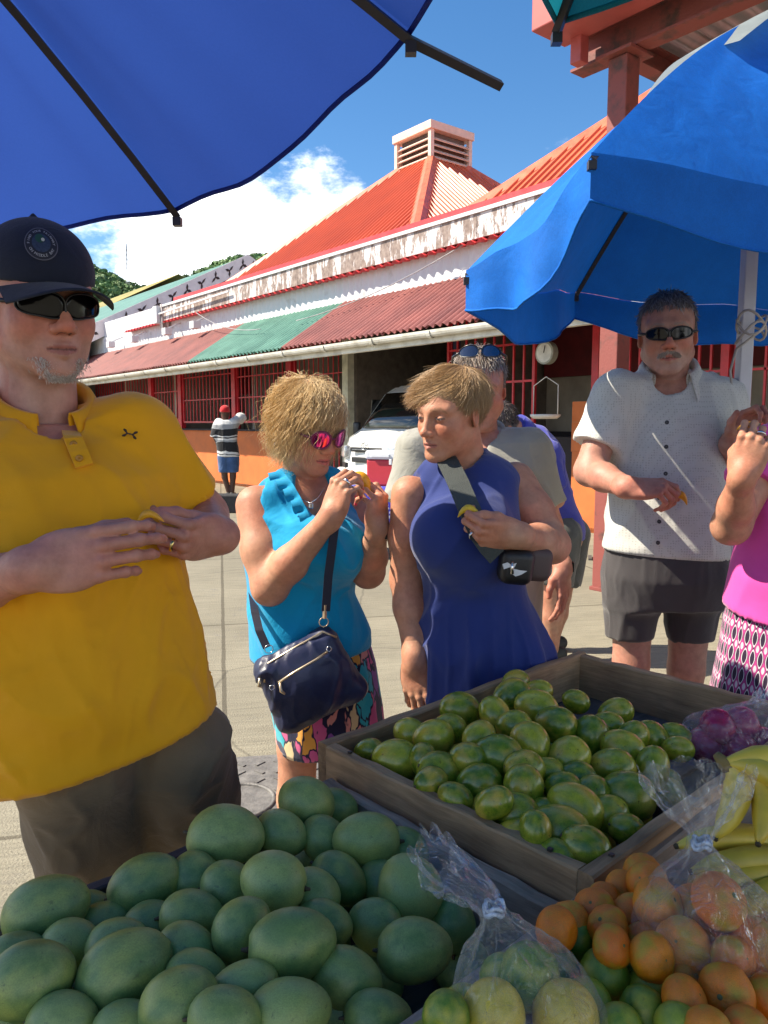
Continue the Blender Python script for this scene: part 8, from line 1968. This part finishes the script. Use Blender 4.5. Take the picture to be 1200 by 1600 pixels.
# ================================================================== 8. far person with red cap and striped shirt
def person_red_cap():
    Y = 14.6; base = np.array([*U(358, 772, Y)[:2], 0.0])
    P = person(base, 'person in a red cap and striped shirt standing at the orange counter, back turned')
    skin = SK_DARK; u = lambda x, y, d=0: U(x, y, Y + d)
    H = Head(u(352, 645), head_rot(172, 0, 0), 1.0); parts = []
    V, Q = H.vol(u(353, 662), 0.055).mesh(0.008); parts.append((V, Q, np.tile(skin, (len(V), 1))))
    b = Vol(); limb(b, [u(342, 660), u(338, 685), u(342, 700)], [0.06, 0.05, 0.035]); limb(b, [u(366, 657), u(374, 650, .15), u(380, 648, .4)], [0.06, 0.05, 0.035])
    legs = [(u(350, 725), u(351, 745), u(357, 768)), (u(364, 725), u(364, 745), u(363, 767))]
    for l in legs: limb(b, l, [0.08, 0.058, 0.042])
    V, Q = b.mesh(0.012); parts.append((V, Q, skin)); body_obj(parts, P, base)
    def stripes(nt, co, c):
        sp = nn(nt, 'ShaderNodeSeparateXYZ'); nt.links.new(co, sp.inputs[0])
        nz = nn(nt, 'ShaderNodeTexNoise', Scale=3.0); nt.links.new(co, nz.inputs['Vector'])
        a = nn(nt, 'ShaderNodeMath', operation='MULTIPLY_ADD'); a.inputs[1].default_value = 0.16; nt.links.new(nz.outputs['Fac'], a.inputs[0]); nt.links.new(sp.outputs['Z'], a.inputs[2])
        mr = nn(nt, 'ShaderNodeMapRange'); mr.inputs['From Min'].default_value = 0.72; mr.inputs['From Max'].default_value = 1.52; nt.links.new(a.outputs[0], mr.inputs['Value'])
        W_, K_, G_ = (0.62, 0.62, 0.6), (0.02, 0.02, 0.022), (0.30, 0.31, 0.32)
        r = ramp(nt, [(0.0, W_), (0.07, G_), (0.16, W_), (0.20, K_), (0.22, W_), (0.27, K_), (0.50, G_), (0.55, W_), (0.60, K_), (0.63, W_), (0.66, K_), (0.80, G_), (0.9, W_)]); r.color_ramp.interpolation = 'CONSTANT'
        nt.links.new(mr.outputs[0], r.inputs[0]); return r.outputs[0]
    s = Vol(); q = MPP(700, Y)
    s.loft(secs_px([(656, 340, 370, Y, 0, .6), (664, 334, 372, Y, 0, .6), (690, 337, 371, Y, 0, .65), (714, 340, 375, Y, 0, .7)]), 0.04, 2.3)
    s.cone(u(342, 662), u(335, 684), 0.10, 0.095, 0.05, flat=True); s.cone(u(366, 660), u(379, 651, .2), 0.10, 0.10, 0.05, flat=True)
    cloth_obj('shirt', s, 0.016, fabric('striped_knit', (0.5, 0.5, 0.5), 0.85, pattern=stripes), P, base, 0.014, (5, 5, 2), 3)
    t = Vol(); [t.cone(l[0] + [0, 0, 0.12], u(l[0] is legs[0][0] and 351 or 364, 738), 0.125, 0.11, 0.03, flat=True) for l in legs]
    cloth_obj('shorts', t, 0.014, fabric('denim', (0.05, 0.10, 0.22), 0.85, var=0.3), P, base, 0.008, (8, 8, 4), 4)
    c = Vol(); c.ell(H.W((0, -0.012, 0.045)), np.array((0.095, 0.115, 0.10)), H.R, 0); V, Q = c.mesh(0.01, [(H.W((0, 0, 0.01)), -(H.R @ np.array([0, 0.0, 1.0])))])
    mesh_obj('cap', V, Q, fabric('red_cap_cloth', (0.55, 0.02, 0.025), 0.8), P, True, base)
    feet(P, base, [l[2] for l in legs], m_shoe, 175)
person_red_cap()
# ================================================================== white van nosed out of the yard
def van():
    c = FW(9.66, 8.6, 0); c[2] = 0.07; r = empty('parked_van', c, RZ, 'white passenger van parked nose out before the grey barred gate', 'van')
    # local: x along the front (right in the photo), y into the building, z up.  nose at y = -1.25
    wh = MAT('white_van_paint', (0.72, 0.72, 0.68), 0.25, var=0.03); gl = MAT('van_windscreen', (0.012, 0.014, 0.014), 0.05, spec=0.8, var=0); bk = MAT('black_van_trim', (0.015, 0.015, 0.016), 0.5)
    hw = 0.85; n0 = -1.3
    # side profile (y, z) of the front end and roof
    prof = [(n0 + 0.02, 0.30), (n0 - 0.02, 0.55), (n0 + 0.02, 0.86), (n0 + 0.10, 1.06), (n0 + 0.34, 1.20), (n0 + 0.95, 1.84), (n0 + 1.15, 1.95), (n0 + 2.2, 2.0), (n0 + 3.6, 2.0), (n0 + 3.7, 0.30)]
    V = []; m = len(prof); xs = [-1, -0.93, -0.75, 0, 0.75, 0.93, 1]
    for x in xs:
        inn = abs(x)
        for y, z in prof:
            w = hw * (1.0 if z < 1.2 else 1.0 - 0.13 * (z - 1.2) / 0.8); yy = y + (0.16 * max(0, inn - 0.7) / 0.3 if y < n0 + 0.5 else 0) + 0.06 * inn ** 2; zz = z - (0.05 * max(0, inn - 0.75) / 0.25 if z > 1.8 else 0)
            V.append((x * w, yy, zz))
    F = [(i * m + j, i * m + j + 1, (i + 1) * m + j + 1, (i + 1) * m + j) for i in range(len(xs) - 1) for j in range(m - 1)] + [tuple(range(m)), tuple(range((len(xs) - 1) * m + m - 1, (len(xs) - 1) * m - 1, -1))]
    o = mesh_obj('body', V, F, wh, r, False); bv = o.modifiers.new('soft', 'BEVEL'); bv.width = 0.03; bv.segments = 3; bv.limit_method = 'ANGLE'; bv.angle_limit = 0.5
    def fp(x, s, off=0.012):                                 # point on the windscreen plane, s 0 bottom..1 top
        y0, z0, y1, z1 = n0 + 0.34, 1.20, n0 + 0.95, 1.84; y = y0 + (y1 - y0) * s; z = z0 + (z1 - z0) * s; w = hw * (1 - 0.13 * (z - 1.2) / 0.8)
        return (x * w, y - off * 0.7 + 0.06 * x * x + 0.16 * max(0, abs(x) - 0.7) / 0.3 * (1 - s), z + off * 0.7)
    X = np.linspace(-0.9, 0.9, 13); V = [fp(x, s, o_) for o_ in (0.022, 0.002) for s in (0.05, 0.95) for x in X]; k = 13
    F = [(i, i + 1, k + i + 1, k + i) for i in range(k - 1)] + [(2 * k + i, 3 * k + i, 3 * k + i + 1, 2 * k + i + 1) for i in range(k - 1)] + [(i, 2 * k + i, 2 * k + i + 1, i + 1) for i in range(k - 1)] + [(k + i, k + i + 1, 3 * k + i + 1, 3 * k + i) for i in range(k - 1)]
    mesh_obj('windscreen', V, F, gl, r, True)
    for sx in (-1, 1):
        bevel_box('headlight', (0.30, 0.10, 0.20), MAT('headlight_glass', (0.55, 0.57, 0.58), 0.1, metal=0.4, var=0.25, scale=40), r, (sx * 0.66, n0 + 0.085, 0.86), (0, 0, sx * 0.42), bev=0.02, smooth=True)
        bevel_box('door_window', (0.02, 0.85, 0.48), gl, r, (sx * 0.818, n0 + 1.15, 1.48), (0, sx * -0.13, 0), bev=0.008)
        bevel_box('fog_recess', (0.24, 0.05, 0.12), bk, r, (sx * 0.66, n0 + 0.07, 0.62), (0, 0, sx * 0.42), bev=0.01)
        mr = bevel_box('mirror', (0.15, 0.08, 0.24), bk, r, (sx * 0.98, n0 + 0.55, 1.22), bev=0.03, smooth=True); bar('mirror_arm', (0, 0, 0), (-sx * 0.18, 0.0, -0.08), 0.035, bk, mr)
        for y in (n0 + 0.75, n0 + 3.0):
            a = np.linspace(0, 2 * np.pi, 24, endpoint=False); pr = [(0.0, 0.10), (0.2, 0.11), (0.30, 0.11), (0.33, 0.07), (0.33, -0.07), (0.3, -0.10), (0, -0.10)]
            Vw = [(sx * (0.72 + w), y + rr * math.cos(t), 0.33 + rr * math.sin(t)) for rr, w in pr for t in a]; Fw = [(i * 24 + j, i * 24 + (j + 1) % 24, (i + 1) * 24 + (j + 1) % 24, (i + 1) * 24 + j) for i in range(len(pr) - 1) for j in range(24)]
            w_ = mesh_obj('wheel', Vw, Fw, MAT('tyre_rubber', (0.02, 0.02, 0.02), 0.8), r, True); box('hub', (sx * 0.84, y, 0.33), (0.02, 0.2, 0.2), MAT('hub_grey', (0.35, 0.35, 0.36), 0.4), w_)
    gr = bevel_box('grille', (0.78, 0.04, 0.075), bk, r, (0, n0 + 0.005, 0.90), bev=0.012); bevel_box('grille', (0.70, 0.04, 0.085), bk, r, (0, n0 - 0.012, 0.74), bev=0.015)
    bevel_box('grille_bar', (0.66, 0.02, 0.012), MAT('van_chrome', (0.6, 0.6, 0.6), 0.2, metal=1), gr, (0, -0.025, 0.0), bev=0.003)
    bevel_box('bumper', (1.62, 0.16, 0.24), wh, r, (0, n0 + 0.06, 0.48), bev=0.05, seg=3, smooth=True); bevel_box('lower_bumper', (1.5, 0.14, 0.12), bk, r, (0, n0 + 0.06, 0.31), bev=0.02)
    ch = MAT('van_chrome', (0.6, 0.6, 0.6), 0.2, metal=1)
    ov = lambda a, b_, cz: [(a * math.cos(t), n0 - 0.022 - 0.002, cz + b_ * math.sin(t)) for t in np.linspace(0, 2 * np.pi, 25)]
    g = link('emblem', None, r); tube('oval', ov(0.085, 0.060, 0.955), 0.007, ch, g, 6); tube('oval', ov(0.028, 0.055, 0.955), 0.006, ch, g, 6); tube('oval', ov(0.062, 0.022, 0.985), 0.006, ch, g, 6)
    bevel_box('wiper', (0.55, 0.02, 0.02), bk, r, (-0.1, n0 + 0.40, 1.27), (0, -0.06, 0.05), bev=0.004)
van()

# ================================================================== cooler on a clothed table
def cooler_table():
    Y = 8.0; c = U(598, 840, Y); c[2] = 0
    r = empty('clothed_table', c, -0.35, 'small wooden table under a blue and white printed cloth', 'table')
    def flowers(nt, co, c_):
        v = nn(nt, 'ShaderNodeTexVoronoi', Scale=22); nt.links.new(co, v.inputs['Vector'])
        rr = ramp(nt, [(0.0, (0.65, 0.66, 0.75)), (0.32, (0.55, 0.56, 0.7)), (0.40, (0.05, 0.05, 0.40))]); nt.links.new(v.outputs['Distance'], rr.inputs[0]); return rr.outputs[0]
    tw = MAT('orange_wood_leg', (0.42, 0.17, 0.04), 0.6); cl = fabric('blue_flower_cloth', (0.1, 0.1, 0.4), 0.8, pattern=flowers)
    w, d, h = 0.95, 0.6, 0.74
    bevel_box('table_top', (w, d, 0.03), tw, r, (0, 0, h - 0.016), bev=0.005)
    for sx in (-1, 1):
        for sy in (-1, 1): bevel_box('leg', (0.05, 0.05, h - 0.03), tw, r, (sx * (w / 2 - 0.06), sy * (d / 2 - 0.06), (h - 0.03) / 2), bev=0.004)
    # cloth draping over the edges
    per = []; m = 96
    for i in range(m):
        t = i / m * 4; s = int(t); f = t - s
        x, y = [(-w / 2 + w * f, -d / 2), (w / 2, -d / 2 + d * f), (w / 2 - w * f, d / 2), (-w / 2, d / 2 - d * f)][s]; per.append((x * 1.02, y * 1.03))
    V = [(0, 0, h + 0.004)] + [(x, y, h + 0.004) for x, y in per]
    for k in range(1, 6): V += [(x * (1 + 0.012 * k * (1 + math.sin(i * 0.9))), y * (1 + 0.016 * k * (1 + math.sin(i * 0.9 + 1))), h + 0.004 - 0.07 * k) for i, (x, y) in enumerate(per)]
    F = [(0, 1 + i, 1 + (i + 1) % m) for i in range(m)] + [(1 + k * m + i, 1 + (k + 1) * m + i, 1 + (k + 1) * m + (i + 1) % m, 1 + k * m + (i + 1) % m) for k in range(5) for i in range(m)]
    mesh_obj('table_cloth', V, F, cl, r, True)
    q = U(602, 760, Y - 0.05); q[2] = h + 0.006
    k = empty('cool_box', q, -0.35, 'red cool box with a white lid on the clothed table', 'cool box')
    rd = MAT('red_cooler_plastic', (0.50, 0.03, 0.045), 0.45, var=0.05); wl = MAT('white_cooler_lid', (0.72, 0.74, 0.76), 0.4, var=0.03)
    bevel_box('body', (0.32, 0.26, 0.27), rd, k, (0, 0, 0.135), bev=0.02, seg=3, smooth=False); bevel_box('lid', (0.345, 0.285, 0.09), wl, k, (0, 0, 0.317), bev=0.025, seg=3)
    bevel_box('handle', (0.20, 0.02, 0.035), wl, k, (0, -0.15, 0.31), bev=0.006); bevel_box('latch', (0.03, 0.02, 0.06), wl, k, (0.11, -0.145, 0.25), bev=0.004)
    q2 = U(566, 762, Y + 0.1); q2[2] = h + 0.006
    bx = empty('carton', q2, -0.2, 'open pale carton beside the red cool box on the table', 'carton'); cb = MAT('pale_carton', (0.62, 0.5, 0.36), 0.8)
    for sx in (-1, 1): box('side', (sx * 0.15, 0, 0.045), (0.006, 0.24, 0.09), cb, bx); box('side', (0, sx * 0.117, 0.044), (0.293, 0.006, 0.088), cb, bx)
    box('bottom', (0, 0, 0.003), (0.29, 0.225, 0.006), cb, bx); 
cooler_table()

# ================================================================== things on the ground: manhole cover, dark block, drain
def manhole():
    c = UZ(372, 1262, 0.0); r = empty('manhole_cover', (c[0], c[1], 0.004), 0.15, 'cast iron square manhole cover in the concrete behind the mangoes', 'manhole cover')
    im = MAT('cast_iron', (0.17, 0.16, 0.145), 0.6, var=0.2, scale=20, bump=0.3)
    bevel_box('frame', (0.80, 0.80, 0.012), im, r, (0, 0, 0.006), bev=0.004); bevel_box('plate', (0.70, 0.70, 0.014), im, r, (0, 0, 0.0135), bev=0.004)
    for i in range(9):
        for j in range(9):
            if (i - 4) ** 2 + (j - 4) ** 2 > 4: box('tread', ((i - 4) * 0.075, (j - 4) * 0.075, 0.0225), (0.045, 0.016, 0.005), im, r, (0, 0, 0.785 if (i + j) % 2 else -0.785))
    a = np.linspace(0, 2 * np.pi, 33); tube('boss', [(0.13 * math.cos(t), 0.13 * math.sin(t), 0.0215) for t in a], 0.008, im, r, 6)
manhole()
def dark_block():
    c = UZ(372, 800, 0.0); o = bevel_box('dark_block', (0.95, 0.35, 0.28), MAT('black_block', (0.035, 0.035, 0.035), 0.8, var=0.3, scale=10), None, (c[0] + 0.1, c[1], 0.14), (0, 0, -0.05), bev=0.02); tag(o, 'black block on the ground behind the far person in the red cap', 'kerb block')  # plain black block resting on the ground
    c2_ = UZ(925, 873, 0); r = empty('drain_grate', (c2_[0], c2_[1], 0.003), -0.25, 'rough dark drain strip at the foot of the orange wall', 'drain')
    for i in range(26): box('bar', (-1.1 + i * 0.09, 0, 0.008), (0.035, 0.22, 0.016), MAT('rusty_grate', (0.09, 0.08, 0.07), 0.8), r)
dark_block()
